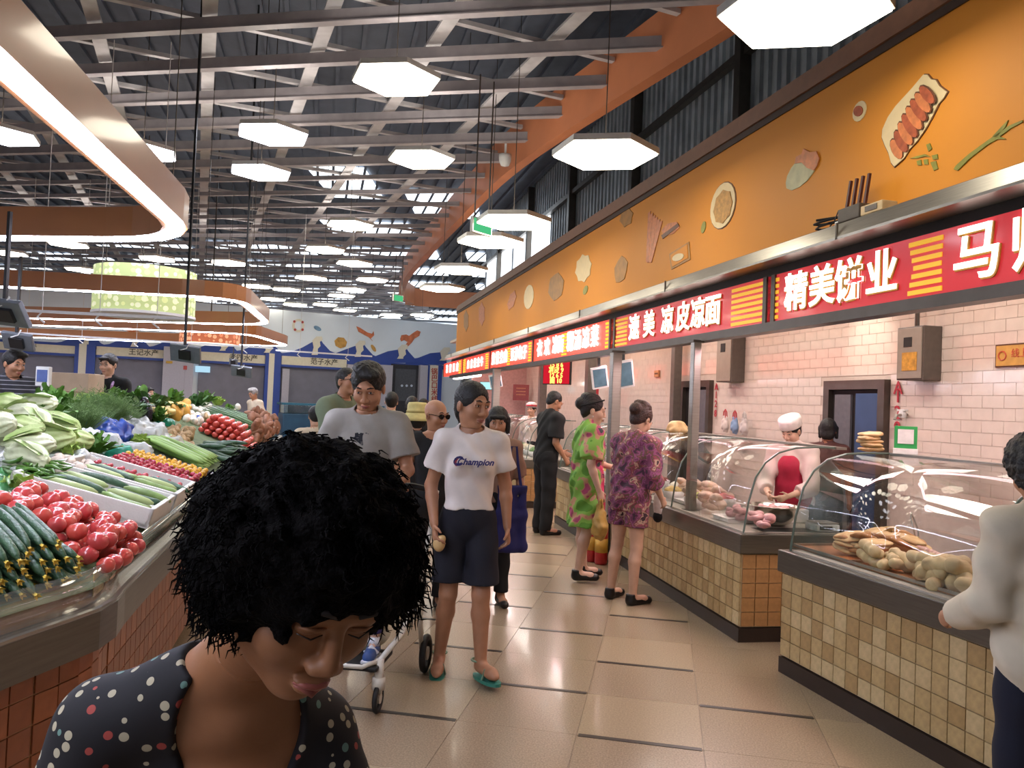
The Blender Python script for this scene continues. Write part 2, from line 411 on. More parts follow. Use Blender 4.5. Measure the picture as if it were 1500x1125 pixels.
for i, (cx, cy) in enumerate(crests):
    w2 = 62; base = 520 + (cx - 400) * 0.045 + 3
    prev = cx - w2
    poly = [(prev + 4, base), (prev + 4, base - 8), (prev + 22, base - 10), (prev + 40, base - 17), (cx - 6, cy + 3), (cx + 2, cy - 3), (cx + 8, cy + 6), (cx + 18, cy + 17), (cx + 30, cy + 22), (cx + 4 + 1, base)]
    if cx > 640: poly = [(prev + 4, base), (prev + 4, base - 8), (prev + 22, base - 10), (prev + 40, base - 17), (cx - 6, cy + 3), (cx, cy), (cx + 2, base)]
    fprism(poly, 'wave', m_wave, 0.0, 0.03 + 0.004 * (i % 2))
    fo = [(cx - 8, cy + 2), (cx - 2, cy - 4), (cx + 6, cy - 4), (cx + 7, cy + 1), (cx + 3, cy + 4), (cx + 4, cy + 10), (cx, cy + 14), (cx, base - 6), (cx - 9, base - 6), (cx - 6, cy + 12)]
    fprism(fo, 'foam', m_foam, 0.04, 0.02)
zb = fpix(400, 521)[1]; zb2 = fpix(400, 527)[1]
MB().box((L0, -0.07, zb2), (L1, -0.0, zb)).build('blue_band', m_wave, bw)
m_or = mat('orange_print', '#c9714a', 0.6, var=0.25, scale=9); m_gold = mat('gold_print', '#b98d45', 0.6, var=0.3, scale=7); m_teal = mat('blue_grey_print', '#6d8fae', 0.6, var=0.2, scale=5)
def blob(cx, cy, rx, ry, ang, k=14, jag=0.0):
    ca, sa = math.cos(ang), math.sin(ang); out = []
    for i in range(k):
        a = 2 * PI * i / k; q = 1 + (jag if i % 2 else -jag)
        x, y = rx * q * math.cos(a), ry * q * math.sin(a); out.append((cx + x * ca - y * sa, cy + x * sa + y * ca))
    return out
fprism(blob(499, 502, 9, 8, 0.3, 14, 0.05), 'shell_picture', m_gold, 0.0, 0.02); fprism(blob(547, 510, 6, 2.4, 1.0), 'small_fish_picture', m_gold, 0.0, 0.02)
fprism(blob(465, 481, 6, 3, 0.5), 'fish_picture', m_teal, 0.0, 0.02)
fprism([(522, 478), (527, 480), (538, 487), (545, 489), (547, 485), (548, 491), (543, 496), (546, 500), (540, 494), (536, 492), (525, 486)], 'squid_picture', m_or, 0.0, 0.02)
fprism([(586, 497), (588, 491), (595, 490), (599, 492), (606, 487), (611, 484), (616, 486), (614, 492), (607, 496), (603, 502), (597, 508), (592, 508), (597, 501), (592, 498), (588, 500)], 'lobster_picture', m_or, 0.0, 0.02)
fprism([(178, 478), (186, 474), (196, 478), (204, 486), (212, 492), (205, 494), (194, 488), (184, 484)], 'prawn_picture', m_or, 0.0, 0.02)
fprism(blob(437, 477, 9, 10, 0), 'lifebuoy_picture', m_foam, 0.0, 0.02); fprism(blob(437, 477, 5.5, 6.5, 0), 'lifebuoy_hole', m_lblue, 0.0, 0.03)
for dx, dy in ((-6, -6), (6, -5), (-5, 6), (6, 6)): fprism(blob(437 + dx, 477 + dy, 2, 2, 0, 6), 'lifebuoy_band', mat('red_print', '#b03a3a', 0.5), 0.02, 0.012)
# shops below the mural
shops = [(-90, 112, '海鲜水产'), (142, 244, '王记水产'), (292, 388, '老四水产'), (412, 506, '范子水产')]
m_sign = mat('cream_signboard', '#d3ccb8', 0.5, var=0.05); m_ink = mat('dark_ink', '#4a4740', 0.5)
for (xa, xb, tx) in shops:
    ya = 506 + (xa + 0) * 0.047 if xa > 0 else 497; yb = 506 + xb * 0.047
    a0, z1 = fpix(xa, 499 + xa * 0.052); a1, z0 = fpix(xb, 513 + xb * 0.052)
    MB().box((a0, -0.05, 0.1), (a1, -0.005, z0)).build('shop_opening', m_shop, bw)  # flat grey slab painted for the dark room behind the opening
    sg = MB().box((a0, -0.14, z0), (a1, -0.06, z1 - 0.02)).build('signboard', m_sign, bw)
    text_mesh('lettering', tx, (z1 - z0) * 0.75, m_ink, sg, Matrix.Translation(((a0 + a1) / 2 + 0.3, -0.145, (z0 + z1) / 2)) @ Matrix.Rotation(PI / 2, 4, 'X'), 0.004, 0.003)
    MB().box((a0 - .03, -0.16, z0 - 0.07), (a1 + .03, -0.06, z0)).build('blue_edge', m_wave, bw)
for (xa, xb, ya, mm) in ((117, 128, 504, m_foam), (128, 141, 505, m_wave), (111, 117, 504, m_wave), (388, 393, 518, m_wave), (393, 401, 518, m_foam), (401, 411, 519, m_wave), (623, 627, 535, m_wave), (627, 639, 535, m_foam), (639, 645, 535, m_wave)):
    a0, z1 = fpix(xa, ya); a1, _ = fpix(xb, ya); MB().box((a0, -0.22, 0), (a1, -0.0, z1)).build('pillar', mm, bw)
m_wt = mat('white_tiled_pillar', '#a9a7b4', 0.35, var=0.06, scale=30)
for (xa, xb, ya) in ((240, 272, 508), (272, 284, 510), (506, 540, 534), (545, 572, 534), (612, 623, 535), (412, 422, 540)):
    a0, z1 = fpix(xa, ya); a1, _ = fpix(xb, ya); MB().box((a0, -0.3, 0), (a1, -0.0, z1)).build('tiled_pillar', m_wt, bw)
a0, z1 = fpix(572, 533); a1, _ = fpix(612, 533)
MB().box((a0, -0.1, 0), (a1, -0.0, z1)).build('dark_doorway', mat('door_glass_dark', '#33343a', 0.25), bw)
fbox(578, 540, 606, 588, 'doorway_pane', mat('door_pane_grey', '#4b4f57', 0.2), 0.1, 0.02)
for x in (587, 594, 601): fprism(blob(x, 565, 1.8, 1.8, 0, 8), 'door_sticker', mat('door_sticker_white', '#b8c4d8', 0.5), 0.13, 0.01)
for i, ch in enumerate('锅巴口米线'):
    a, z = fpix(633, 545 + i * 10.0)
    text_mesh('pillar_lettering', ch, 0.24, mat('red_ink', '#b04038', 0.5), bw, Matrix.Translation((a, -0.23, z)) @ Matrix.Rotation(PI / 2, 4, 'X'), 0.004, 0.003)
fbox(243, 529, 252, 533, 'yellow_notice', mat('yellow_notice', '#c9a040', 0.5), 0.3, 0.02); fbox(268, 536, 273, 542, 'red_notice', mat('red_notice', '#b04a48', 0.5), 0.3, 0.02)
fbox(286, 536, 307, 546, 'lit_screen', emat('cyan_screen', '#9fc4d8', 0.9), 0.1, 0.05)
MB().box((-26, -4.3, 0), (8, -4.1, 7.4)).build('wall_front', m_corr)['kind'] = 'structure'
# seafood tanks in blue along the far wall
tk = thing('seafood_tank', 'long dark blue seafood tank low along the far wall under the last signboard', 'tank', FW_A + FE * fpix(400, 585)[0] - FN * -2.0, FRZ)
lt = (fpix(460, 585)[0] - fpix(395, 585)[0])
MB().box((0, 0, 0), (lt + 1.6, 0.9, 1.05), 0.03).build('tank_body', mat('tank_blue', '#1d4a68', 0.35, var=0.2, scale=3), tk)
MB().box((0.05, 0.05, 1.05), (lt + 1.55, 0.85, 1.3)).build('tank_wall', gmat('tank_glass', (0.6, 0.75, 0.8)), tk)
MB().box((-0.04, -0.04, 1.3), (lt + 1.64, 0.94, 1.36)).build('tank_rim', mat('tank_rim', '#2a6a86', 0.4), tk)

# ------------------------------------------------------------------ hexagonal pendant lamps
def hexlamp(x, y, z, warm, label, group='hexagonal pendant lamps', wires=True, rot=0.0, r=0.42):
    if z > 5: return
    t = thing('hexagon_lamp', label, 'lamp', (x, y, z), rot, group)
    key = ('w' if warm else 'c', wires and z > 4)
    if key not in hexlamp.c:
        poly = [(math.cos(i * PI / 3), math.sin(i * PI / 3)) for i in range(6)]
        h = MB().prism([(a * .43, b * .43) for a, b in poly], 0.012, 0.06)
        hb = h.build('housing', m_white, t)
        d = MB().prism([(a * .415, b * .415) for a, b in poly], 0.0, 0.014).build('diffuser', m_lampw if warm else m_lampc, t)
        wz = 7.325 - z
        wm = MB()
        wm.bar((0, 0, 0.06), (0, 0, wz), 0.008)
        wm2 = wm.build('suspension_wire', m_dsteel, t)
        hexlamp.c[key] = (hb, d, wm2)
    else:
        hb, d, wm2 = hexlamp.c[key]
        inst(hb, 'housing', t); inst(d, 'diffuser', t); inst(wm2, 'suspension_wire', t)
    if y < 19: area_light('added_uplight', (x, y, z + .13), (.5, .5), 9 if z > 4 else 6, (1, .93, .84), (PI, 0, 0))  # unseen uplight added over each nearer lamp to brighten beam and ceiling
    return t
hexlamp.c = {}
ZL = 4.55
lamps = [(580, 119, 1, 'large glaring hexagonal lamp high over the aisle, nearest of the hall lamps'),
 (617, 235, 1, 'warm hexagonal lamp just left of the terracotta edge beam'),
 (400, 199, 0, 'white hexagonal lamp second nearest over the vegetable side'),
 (382, 254, 0, 'white hexagonal lamp directly below another one over the vegetables'),
 (513, 331, 1, 'hexagonal lamp alone in the middle of the lattice'),
 (476, 367, 1, 'small hexagonal lamp on the left of a close pair'),
 (519, 387, 1, 'small hexagonal lamp behind the lone middle one'),
 (335, 386, 1, 'small hexagonal lamp over the far end of the second ring light'),
 (100, 359, 1, 'hexagonal lamp seen just under the edge of the first ring light'),
 (12, 372, 1, 'hexagonal lamp at the left edge under the first ring light'),
 (210, 224, 0, 'hexagonal lamp half hidden behind the first ring light'),
 (2, 200, 0, 'hexagonal lamp inside the first ring light at the left edge')]
for px, py, wm_, lb in lamps:
    p = onz(px, py, ZL); hexlamp(p.x, p.y, ZL, wm_, lb, rot=-0.15)
far = [(545, 411), (515, 425), (655, 424), (400, 439), (500, 434), (432, 447), (476, 447), (505, 455), (573, 462), (618, 462), (120, 396), (60, 418), (150, 427), (30, 431), (420, 425), (455, 408), (375, 420), (90, 440), (300, 440), (230, 380)]
ORD = 'first second third fourth fifth sixth seventh eighth ninth tenth eleventh twelfth thirteenth fourteenth fifteenth sixteenth seventeenth eighteenth nineteenth twentieth twenty-first twenty-second twenty-third twenty-fourth twenty-fifth'.split()
for k, (px, py) in enumerate(sorted(far)):
    p = onz(px, py, ZL); hexlamp(p.x, p.y, ZL, 1, 'small distant hexagonal lamp, %s from the left over the sea mural' % ORD[k], rot=-0.15, group='distant hexagonal lamps')
rl = [(1178, 22, 3.6, 'biggest warm hexagonal lamp beside the orange fascia at the top'), (886, 229, 3.6, 'white hexagonal lamp with a visible side, above the middle of the fascia'),
      (752, 327, 3.6, 'hexagonal lamp with exit sign behind its left end'), (718, 356, 3.6, 'hexagonal lamp just below the one by the exit sign'),
      (675, 397, 3.6, 'small hexagonal lamp low beyond the fascia lamps'), (648, 424, 3.6, 'smallest hexagonal lamp near the end of the fascia')]
for px, py, z, lb in rl:
    p = onz(px, py, z); hexlamp(p.x, p.y, z, 1, lb, rot=-0.18, group='lamps along the orange fascia')
area_light('hall_fill_behind', (-3.5, -1.5, 4.3), (3, 3), 60, (1, 0.93, 0.82))  # unseen area light added in place of hall lamps behind the camera

# ------------------------------------------------------------------ ring lights with terracotta bands
m_ring = mat('terracotta_band', '#b5794f', 0.32, var=0.06, scale=2, coat=0.3)
def rounded(poly, r, k=5):
    out = []; n = len(poly)
    for i in range(n):
        p = Vector(poly[i]); a = (Vector(poly[i - 1]) - p); b = (Vector(poly[(i + 1) % n]) - p)
        ra = min(r, a.length * .45, b.length * .45); A = p + a.normalized() * ra; B = p + b.normalized() * ra
        for j in range(k + 1):
            t = j / k; out.append(A * (1 - t) ** 2 + p * 2 * t * (1 - t) + B * t * t)
    return out
def offset_loop(pts, d):
    n = len(pts); out = []
    for i in range(n):
        t = (pts[(i + 1) % n] - pts[i - 1]).normalized(); out.append(pts[i] + Vector((t.y, -t.x)) * d)
    return out
def band(pts, th, z0, z1, cl=True):
    a = pts; b = offset_loop(pts, th); n = len(pts); v = []; f = []
    for p, q in zip(a, b): v += [(p.x, p.y, z0), (q.x, q.y, z0), (q.x, q.y, z1), (p.x, p.y, z1)]
    for i in range(n): i2 = (i + 1) % n; f += [(4 * i + j, 4 * i + (j + 1) % 4, 4 * i2 + (j + 1) % 4, 4 * i2 + j) for j in range(4)]
    return v, f
def ring(poly, z, h, w, label, led_w=0.09):
    cx = sum(p[0] for p in poly) / len(poly); cy = sum(p[1] for p in poly) / len(poly)
    t = thing('ring_light', label, 'ring light', (cx, cy, z), 0, 'rounded ring lights over the vegetable stalls')
    lp = rounded([Vector((p[0] - cx, p[1] - cy)) for p in poly], 0.7)
    v, f = band(lp, w, 0.0, h); meshobj('band', v, f, m_ring, t)
    lp2 = offset_loop(lp, w * 0.12); v, f = band(lp2, led_w, -0.012, -0.002); meshobj('light_strip', v, f, m_led, t)
    wm = MB()
    for p in lp[::4]: wm.bar((p.x, p.y, h), (p.x, p.y, 5.3 - z), 0.006)
    props(wm.build('suspension_wires', m_dsteel, t), kind='stuff')
    return t
# loops run so that offset goes inward
ring([(-1.05, -1.2), (-6.5, -0.6), (-7.0, 6.5), (-2.34, 5.85)][::-1][::-1], 2.7, 0.22, 0.16, 'nearest ring light, cropped by the left edge, with glaring white strip', 0.1)
ring([(-3.2, 9.2), (-10.5, 8.6), (-11, 13.6), (-3.9, 12.7)], 2.7, 0.19, 0.14, 'second ring light, running in front of the round grape lantern', 0.08)
ring([(-4.9, 14.6), (-12.5, 14.6), (-13, 18.6), (-5.05, 18)], 2.7, 0.2, 0.14, 'third ring light, behind the grape lantern and before the sea mural', 0.08)
# ------------------------------------------------------------------ orange fascia with food mural
m_org = mat('orange_mural_paint', '#dc8e20', 0.6, var=0.05, scale=0.8)
m_brn = mat('brown_trim', '#7a5540', 0.5, var=0.08)
FZ0, FZ1 = 2.74, 3.78
fas = thing('fascia_panel', 'long orange fascia painted with food, running above the red signs', 'fascia', S_O + S_S * 10, SRZ)
def fl_(mb, name, m, parent=fas): return mb.build(name, m, parent)
prof = [(0.0, -1 - 10.0), (0.0, 20.3 - 10)]
cur = [(0.0, -11.0), (0.0, 9.6), (0.06, 10.1), (0.25, 10.5), (0.6, 10.75), (1.2, 10.85)]
def sweep(cur, th, z0, z1):
    v = []; f = []
    for i, (x, y) in enumerate(cur):
        a = Vector(cur[max(0, i - 1)]); b = Vector(cur[min(len(cur) - 1, i + 1)]); t = (b - a).normalized(); nx = Vector((t.y, -t.x)) * th
        v += [(x, y, z0), (x + nx.x, y + nx.y, z0), (x + nx.x, y + nx.y, z1), (x, y, z1)]
    for i in range(len(cur) - 1): f += [(4 * i + j, 4 * i + 4 + j, 4 * i + 4 + (j + 1) % 4, 4 * i + (j + 1) % 4) for j in range(4)]
    f += [(0, 1, 2, 3), tuple(4 * (len(cur) - 1) + j for j in (3, 2, 1, 0))]
    return MB().add(v, f)
fl_(sweep(cur, 0.1, FZ0, FZ1), 'painted_panel', m_org)
fl_(sweep([(x - 0.03, y) for x, y in cur], 0.16, FZ1, FZ1 + 0.13), 'top_rail', m_brn)
fl_(sweep([(x - 0.012, y) for x, y in cur], 0.02, FZ1 - 0.05, FZ1), 'dark_line', mat('dark_brown', '#3d2a22', 0.6))
fl_(sweep([(x - 0.012, y) for x, y in cur], 0.02, FZ0 - .02, FZ0 + 0.055), 'bottom_rail', mat('plum_brown', '#7d5a50', 0.5))
def fpoly(pts, name, m, off=0.0, th=0.006):
    vs = []
    n = len(pts)
    for d in (off, off + th):
        for (x, y) in pts:
            a, z = spix(x, y); vs.append((-d, a - 10, z))
    return meshobj(name, vs, [tuple(range(n)), tuple(range(n, 2 * n))[::-1]] + [(i, i + n, (i + 1) % n + n, (i + 1) % n) for i in range(n)], m, fas)
m_plate = mat('print_cream', '#e2cda0', 0.5, var=0.04); m_meat = mat('print_roast', '#a8502c', 0.5, var=0.3, scale=22); m_meat2 = mat('print_roast_light', '#cf7a45', 0.5, var=0.2, scale=25)
m_pline = mat('print_brown_line', '#6a3d22', 0.5); m_leaf = mat('print_leaf', '#8a8a35', 0.5, var=0.2); m_pot = mat('print_jade', '#b9b58a', 0.5, var=0.15, scale=12)
pl = [(1355, 108), (1361, 108), (1367, 115), (1374, 116), (1379, 125), (1391, 134), (1386, 143), (1378, 152), (1368, 172), (1358, 190), (1345, 208), (1334, 220), (1326, 233), (1311, 246), (1306, 240), (1302, 225), (1297, 215), (1292, 202), (1293, 190), (1301, 172), (1313, 155), (1325, 142), (1338, 128)]
fpoly([(c[0] + dx, c[1] + dy) for c in pl for dx, dy in ((0, 0),)], 'platter_outline', m_pline, 0.0, 0.004)
cx_, cy_ = 1340, 175
fpoly([(cx_ + (x - cx_) * .965, cy_ + (y - cy_) * .975) for x, y in pl], 'platter_picture', m_plate, 0.004)
for i in range(8):
    t = i / 7; x = 1316 + (1364 - 1316) * t; y = 218 + (139 - 218) * t
    r_ = 17 + 4 * math.sin(t * PI)
    fpoly(blob(x, y, r_, 9, 1.15 - 0.25 * t, 12), 'meat_slice_edge', m_pline, 0.008 + 0.002 * i, 0.002)
    fpoly(blob(x - .5, y + 1, r_ - 1.6, 7.4, 1.15 - 0.25 * t, 12), 'meat_slice', m_meat if i % 2 else m_meat2, 0.0105 + 0.002 * i, 0.002)
fpoly(blob(1260, 163, 9, 16, 0.35), 'small_dish_picture', m_plate); fpoly(blob(1259, 163, 6.5, 8, 0.35), 'dip_picture', m_meat, 0.006)
fpoly([(1152, 268), (1154, 258), (1160, 246), (1168, 236), (1190, 238), (1194, 250), (1184, 264), (1172, 274), (1160, 279), (1153, 276)], 'teapot_picture', m_pot)
fpoly([(1166, 240), (1168, 230), (1176, 226), (1179, 218), (1188, 223), (1198, 222), (1202, 232), (1199, 243), (1194, 250), (1184, 246), (1176, 238)], 'rice_roll_picture', m_meat2, 0.006)
fpoly(blob(1060, 301, 18, 36, 0.22, 20), 'plate_outline', m_pline, 0, 0.003); fpoly(blob(1060, 301, 17, 34.5, 0.22, 20), 'plate_picture', m_plate, 0.003); fpoly(blob(1061, 303, 12.5, 25, 0.22, 16, 0.05), 'noodles_picture', mat('print_noodle', '#b98a45', 0.5, var=0.3, scale=30), 0.009)
for pts in ([(1334, 232), (1344, 229), (1356, 226), (1364, 230), (1356, 229), (1344, 232)], [(1358, 212), (1363, 210), (1366, 218), (1361, 222)], [(1344, 236), (1350, 234), (1351, 242), (1345, 242)], [(1354, 234), (1360, 233), (1361, 241), (1355, 241)], [(1364, 238), (1372, 236), (1375, 247), (1369, 250)], [(1366, 228), (1374, 226), (1375, 233), (1368, 234)]): fpoly(pts, 'herb_sprig_picture', m_leaf)
fpoly([(1398, 248), (1402, 242), (1420, 226), (1445, 208), (1462, 196), (1480, 184), (1499, 176), (1499, 179), (1482, 188), (1466, 200), (1475, 204), (1462, 204), (1448, 212), (1422, 232), (1404, 250)], 'spring_onion_picture', m_leaf)
fpoly([(1455, 200), (1468, 186), (1478, 176), (1474, 186), (1461, 202)], 'onion_leaf_picture', m_leaf)
# fainter pictures down the fascia
m_faint = mat('print_faint_line', '#a87426', 0.5, var=0.2, scale=10)
for i, (x, y) in enumerate(((957, 330),)):
    for k in range(6): fpoly([(947 + 1.2 * k, 383), (950 + 3.2 * k, 312 + k * 2.5), (954 + 3.4 * k, 309 + k * 3), (949 + 1.2 * k, 385)], 'dough_stick_picture', m_meat2, 0.001 * (k % 2))
fpoly(blob(983, 335, 14, 8, -0.5, 12, .05), 'bun_picture', m_meat2); fpoly([(970, 345), (994, 327), (996, 331), (972, 350)], 'bun_line_picture', m_pline, 0.004)
fpoly([(981, 372), (1010, 354), (1012, 380), (984, 395)], 'basket_outline_picture', m_faint); fpoly([(983, 374), (1008, 358), (1009, 378), (986, 391)], 'basket_picture', m_org, 0.004); fpoly(blob(995, 377, 9, 5, -0.4), 'dumpling_picture', m_plate, 0.008)
fpoly(blob(918, 318, 9, 14, 0.2, 12, .1), 'flower_picture', m_faint); fpoly(blob(910, 395, 9, 20, 0.2, 10, .06), 'radish_picture', m_faint); fpoly(blob(855, 393, 11, 20, 0.15, 16, .08), 'fried_egg_picture', m_plate)
fpoly(blob(815, 420, 11, 20, 0.15, 12, .05), 'cake_picture', m_faint); fpoly(blob(775, 435, 7, 18, 0.1), 'soup_plate_picture', m_plate); fpoly(blob(750, 440, 5, 14, 0.3, 12, .1), 'bread_picture', m_meat2)
fpoly(blob(706, 460, 4.5, 16, 0.0, 12, .1), 'sausage_picture', m_meat2); fpoly(blob(683, 470, 3.5, 15, 0, 12, .1), 'bottle_picture', m_faint); fpoly(blob(858, 425, 3, 7, 0.3), 'leaf_picture', m_leaf); fpoly(blob(1031, 333, 3, 9, 0.2), 'leaf_picture', m_leaf)

# steel valance under the fascia
val = thing('steel_valance', 'brushed steel ledge running under the orange fascia', 'ledge', S_O + S_S * 10, SRZ)
vb = MB(); v_ = [(-0.20, -11, 2.645), (-0.16, -11, 2.735), (0.02, -11, 2.75), (0.02, -11, 2.63), (-0.2, -11, 2.63)]
vs = v_ + [(x, 10.2, z) for x, y, z in v_]; vb.add(vs, [(0, 5, 6, 1), (1, 6, 7, 2), (2, 7, 8, 3), (3, 8, 9, 4), (4, 9, 5, 0), (0, 1, 2, 3, 4), (9, 8, 7, 6, 5)])
vb.build('ledge_face', m_steel, val)
for y in np.arange(-10, 10.2, 2.4): MB().box((-0.203, y, 2.632), (-0.19, y + 0.012, 2.73)).build('ledge_joint', m_dsteel, val)
und = thing('sign_rail', 'dark steel rail running along the bottom of the red signs', 'rail', S_O + S_S * 10, SRZ)
MB().box((-0.06, -11, 2.17), (0.05, 10.2, 2.235)).build('lower_rail', m_dsteel, und); MB().box((-0.03, -11, 2.57), (0.05, 10.2, 2.64)).build('upper_rail', mat('black_rail', '#2a2422', 0.4, 0.5), und)

# red illuminated signs
m_red = mat('red_sign_face', '#c23a3e', 0.22, var=0.06, scale=3, emit=0.42, ecol='#d03038', coat=0.5)
m_redb = mat('bright_red_sign_face', '#d8402c', 0.3, var=0.06, scale=3, emit=0.9, ecol='#e8402c')
m_yel = mat('yellow_stripe', '#e0a82c', 0.4, var=0.04, emit=0.5, ecol='#e8b02c'); m_chr = emat('lit_white_letters', '#fff8f0', 2.2); m_goldl = mat('gold_letter_edge', '#c98f2c', 0.4)
m_yelb = emat('lit_yellow_stripe', '#ffb43a', 1.3)
def sign(x0, x1, parts, label, bright=False):
    ya = spix(x1, 440 if x1 > 900 else 510)[0]; yb = spix(x0, 470)[0]
    cy = (ya + yb) / 2; L = yb - ya
    t = thing('shop_sign', label, 'sign', S_O + S_S * cy + Vector((0, 0, 2.235)), SRZ, 'red shop signs along the stalls')
    fr = MB(); fr.box((-0.035, -L / 2, 0.0), (0.04, L / 2, 0.335)); fr.build('face', m_redb if bright else m_red, t)
    sf = MB(); sf.box((-0.05, -L / 2, 0), (0.05, -L / 2 + 0.045, 0.335)); sf.box((-0.05, L / 2 - 0.045, 0), (0.05, L / 2, 0.335)); sf.build('frame', m_dsteel, t)
    for p in parts:
        if p[0] == 'S':       # stripes between pixel x
            a = spix(p[2], 450)[0] - cy; b = spix(p[1], 450)[0] - cy; st = MB(); n = 7
            for k in range(n):
                q = abs(k - 3) / 3; ins = (b - a) * 0.16 * (1 - q) if p[3:] == () else 0
                MB().box((-0.041, a + ins * .2, 0.02 + k * 0.044), (-0.034, b - ins, 0.045 + k * 0.044)).build('stripe', m_yelb if bright else m_yel, t)
        else:
            for ch, xx in zip(p[1], p[2]):
                a = spix(xx, 450)[0] - cy; sz = p[3]
                Mx = Matrix.Translation((-0.046, a, 0.165)) @ Matrix.Rotation(-PI / 2, 4, 'Z') @ Matrix.Rotation(PI / 2, 4, 'X')
                if not bright: text_mesh('letter_edge', ch, sz, m_goldl, t, Matrix.Translation((0.004, -0.006, -0.006)) @ Mx, 0.004, 0.008)
                text_mesh('letter', ch, sz, m_chr, t, Mx, 0.006, 0.004)
    return t
sign(1137, 1720, [('S', 1137, 1147), ('T', '精美饼业', (1174, 1212, 1252, 1300), 0.27), ('S', 1338, 1388), ('T', '马师傅', (1440, 1530, 1620), 0.3)], 'red shop sign nearest the camera with white characters and yellow bars')
sign(905, 1131, [('S', 907, 925), ('T', '速美凉皮凉面', (936, 958, 985, 1008, 1030, 1052), 0.27), ('S', 1078, 1128, 1)], 'red shop sign with six white characters and wide yellow stripes at its near end')
sign(786, 899, [('T', '衣欢凉面', (797, 808, 820, 828), 0.26), ('S', 829, 836), ('T', '糊汤凉菜', (842, 853, 865, 878), 0.27), ('S', 893, 898)], 'bright lit red sign, third along from the near end', True)
sign(723, 785, [('T', '烧饼夹肉', (729, 735, 741, 747), 0.24), ('S', 749, 753), ('T', '豆沙包子', (757, 763, 769, 775), 0.24), ('S', 780, 784)], 'bright lit red sign, fourth along from the near end', True)
sign(683, 722, [('S', 684, 688), ('T', '白吉馍夹牛', (692, 697, 702, 707, 712), 0.2), ('S', 717, 721)], 'bright lit red sign, fifth along from the near end', True)
sign(655, 682, [('T', '凉拌豆皮', (661, 666, 671, 676), 0.22), ('S', 678, 681)], 'bright lit red sign at the far end of the row', True)

# tins and brush standing on the valance ledge
def stall_pt(px, py, off): a, z = spix(px, py, off); return S_O + S_S * a + S_N * off + Vector((0, 0, z)), a, z
p, a, z = stall_pt(1253, 322, -0.1)
jb = thing('junction_box', 'grey junction box with four upright dark rods on the steel ledge', 'box', (p.x, p.y, 2.742), SRZ)
MB().box((-0.05, -0.10, 0), (0.07, 0.10, 0.085), 0.008).build('case', mat('dull_grey_plastic', '#4a4038', 0.5), jb)
for k in range(4): MB().bar((0.0, -0.08 + k * 0.055, 0.08), (0.015, -0.095 + k * 0.055, 0.26), 0.016).build('rod', mat('dark_rod', '#4a2020', 0.5), jb)
MB().tube([(0, 0.1, 0.05), (0.0, 0.16, 0.10), (0, 0.2, 0.04), (0, 0.24, 0.02)], 0.004, 5).build('loose_wire', m_black, jb)
p, a, z = stall_pt(1287, 312, -0.1)
tb = thing('transformer_box', 'small cream box tilted on the steel ledge beside the rods', 'box', (p.x, p.y, 2.742), SRZ)
MB().box((-0.05, -0.09, 0), (0.05, 0.09, 0.055), 0.005).build('case', mat('cream_plastic', '#c9b088', 0.5), tb); MB().bar((-.052, -.05, .03), (-.052, .05, .03), .003, .03).build('slot', m_dsteel, tb)
p, a, z = stall_pt(1212, 335, -0.1)
o = thing('cable_coil', 'short coil of dark cable lying on the steel ledge', 'cable', (p.x, p.y, 2.75), SRZ)
MB().tube([(0.03 * math.cos(i), 0.1 * math.sin(i * .9), 0.01 + .004 * i) for i in range(16)], 0.008, 6).build('coil', m_black, o); MB().box((-.02, -.14, 0), (.02, -.1, .02)).build('plug', m_white, o)

# steel posts in the aisle edge of the stalls
def post(px, Y, xs, label, r=0.035, z0=0.0, z1=2.18, w=0.1):
    p = at(px, 560, Y); t = thing('steel_post', label, 'post', (p.x, p.y, z0), SRZ, 'steel posts along the stalls')
    MB().box((-w / 2, -w / 2, 0), (w / 2, w / 2, z1 - z0), 0.008).build('shaft', m_steel, t); MB().box((-w * .8, -w * .8, 0), (w * .8, w * .8, 0.012)).build('base_plate', m_dsteel, t)
    MB().box((-w * .7, -w * .7, z1 - z0 - .02), (w * .7, w * .7, z1 - z0)).build('top_plate', m_dsteel, t)
post(901, 8.2, 0, 'square steel post standing on the floor between the green and the floral dress')
post(1018, 6.6, 0, 'slim steel post rising behind the glass case with pink trays', w=0.07, z0=.746)
post(727, 13.2, 0, 'steel post rising from the far glass case behind the bun-haired woman', w=0.12)

# ------------------------------------------------------------------ tiled counters with curved glass cases
m_ct = [mat('beige_stone_tile_a', '#b39a6c', 0.5, var=0.14, scale=30, bump=0.15), mat('beige_stone_tile_b', '#a3875a', 0.5, var=0.14, scale=30, bump=0.15), mat('beige_stone_tile_c', '#bfa97e', 0.5, var=0.14, scale=30, bump=0.15)]
m_ctg = mat('cream_tile_grout', '#c2b290', 0.8, var=0.06); m_ctw = mat('orange_lit_side_tile', '#a5794a', 0.5, var=0.14, scale=30, bump=0.15)  # side tiles tinted orange for the light that falls on them
m_band = mat('counter_steel_band', '#6e6a62', 0.34, 0.75, var=0.1, scale=5, stretch=(1, 1, 20)); m_kick = mat('dark_kickboard', '#2b1f1a', 0.4, var=0.15)
m_glass = gmat('case_glass', (0.95, 0.97, 0.96), 0.03, 0.02); m_gedge = mat('glass_edge', '#5d6b62', 0.2, var=0.05)
tile_mesh = {}
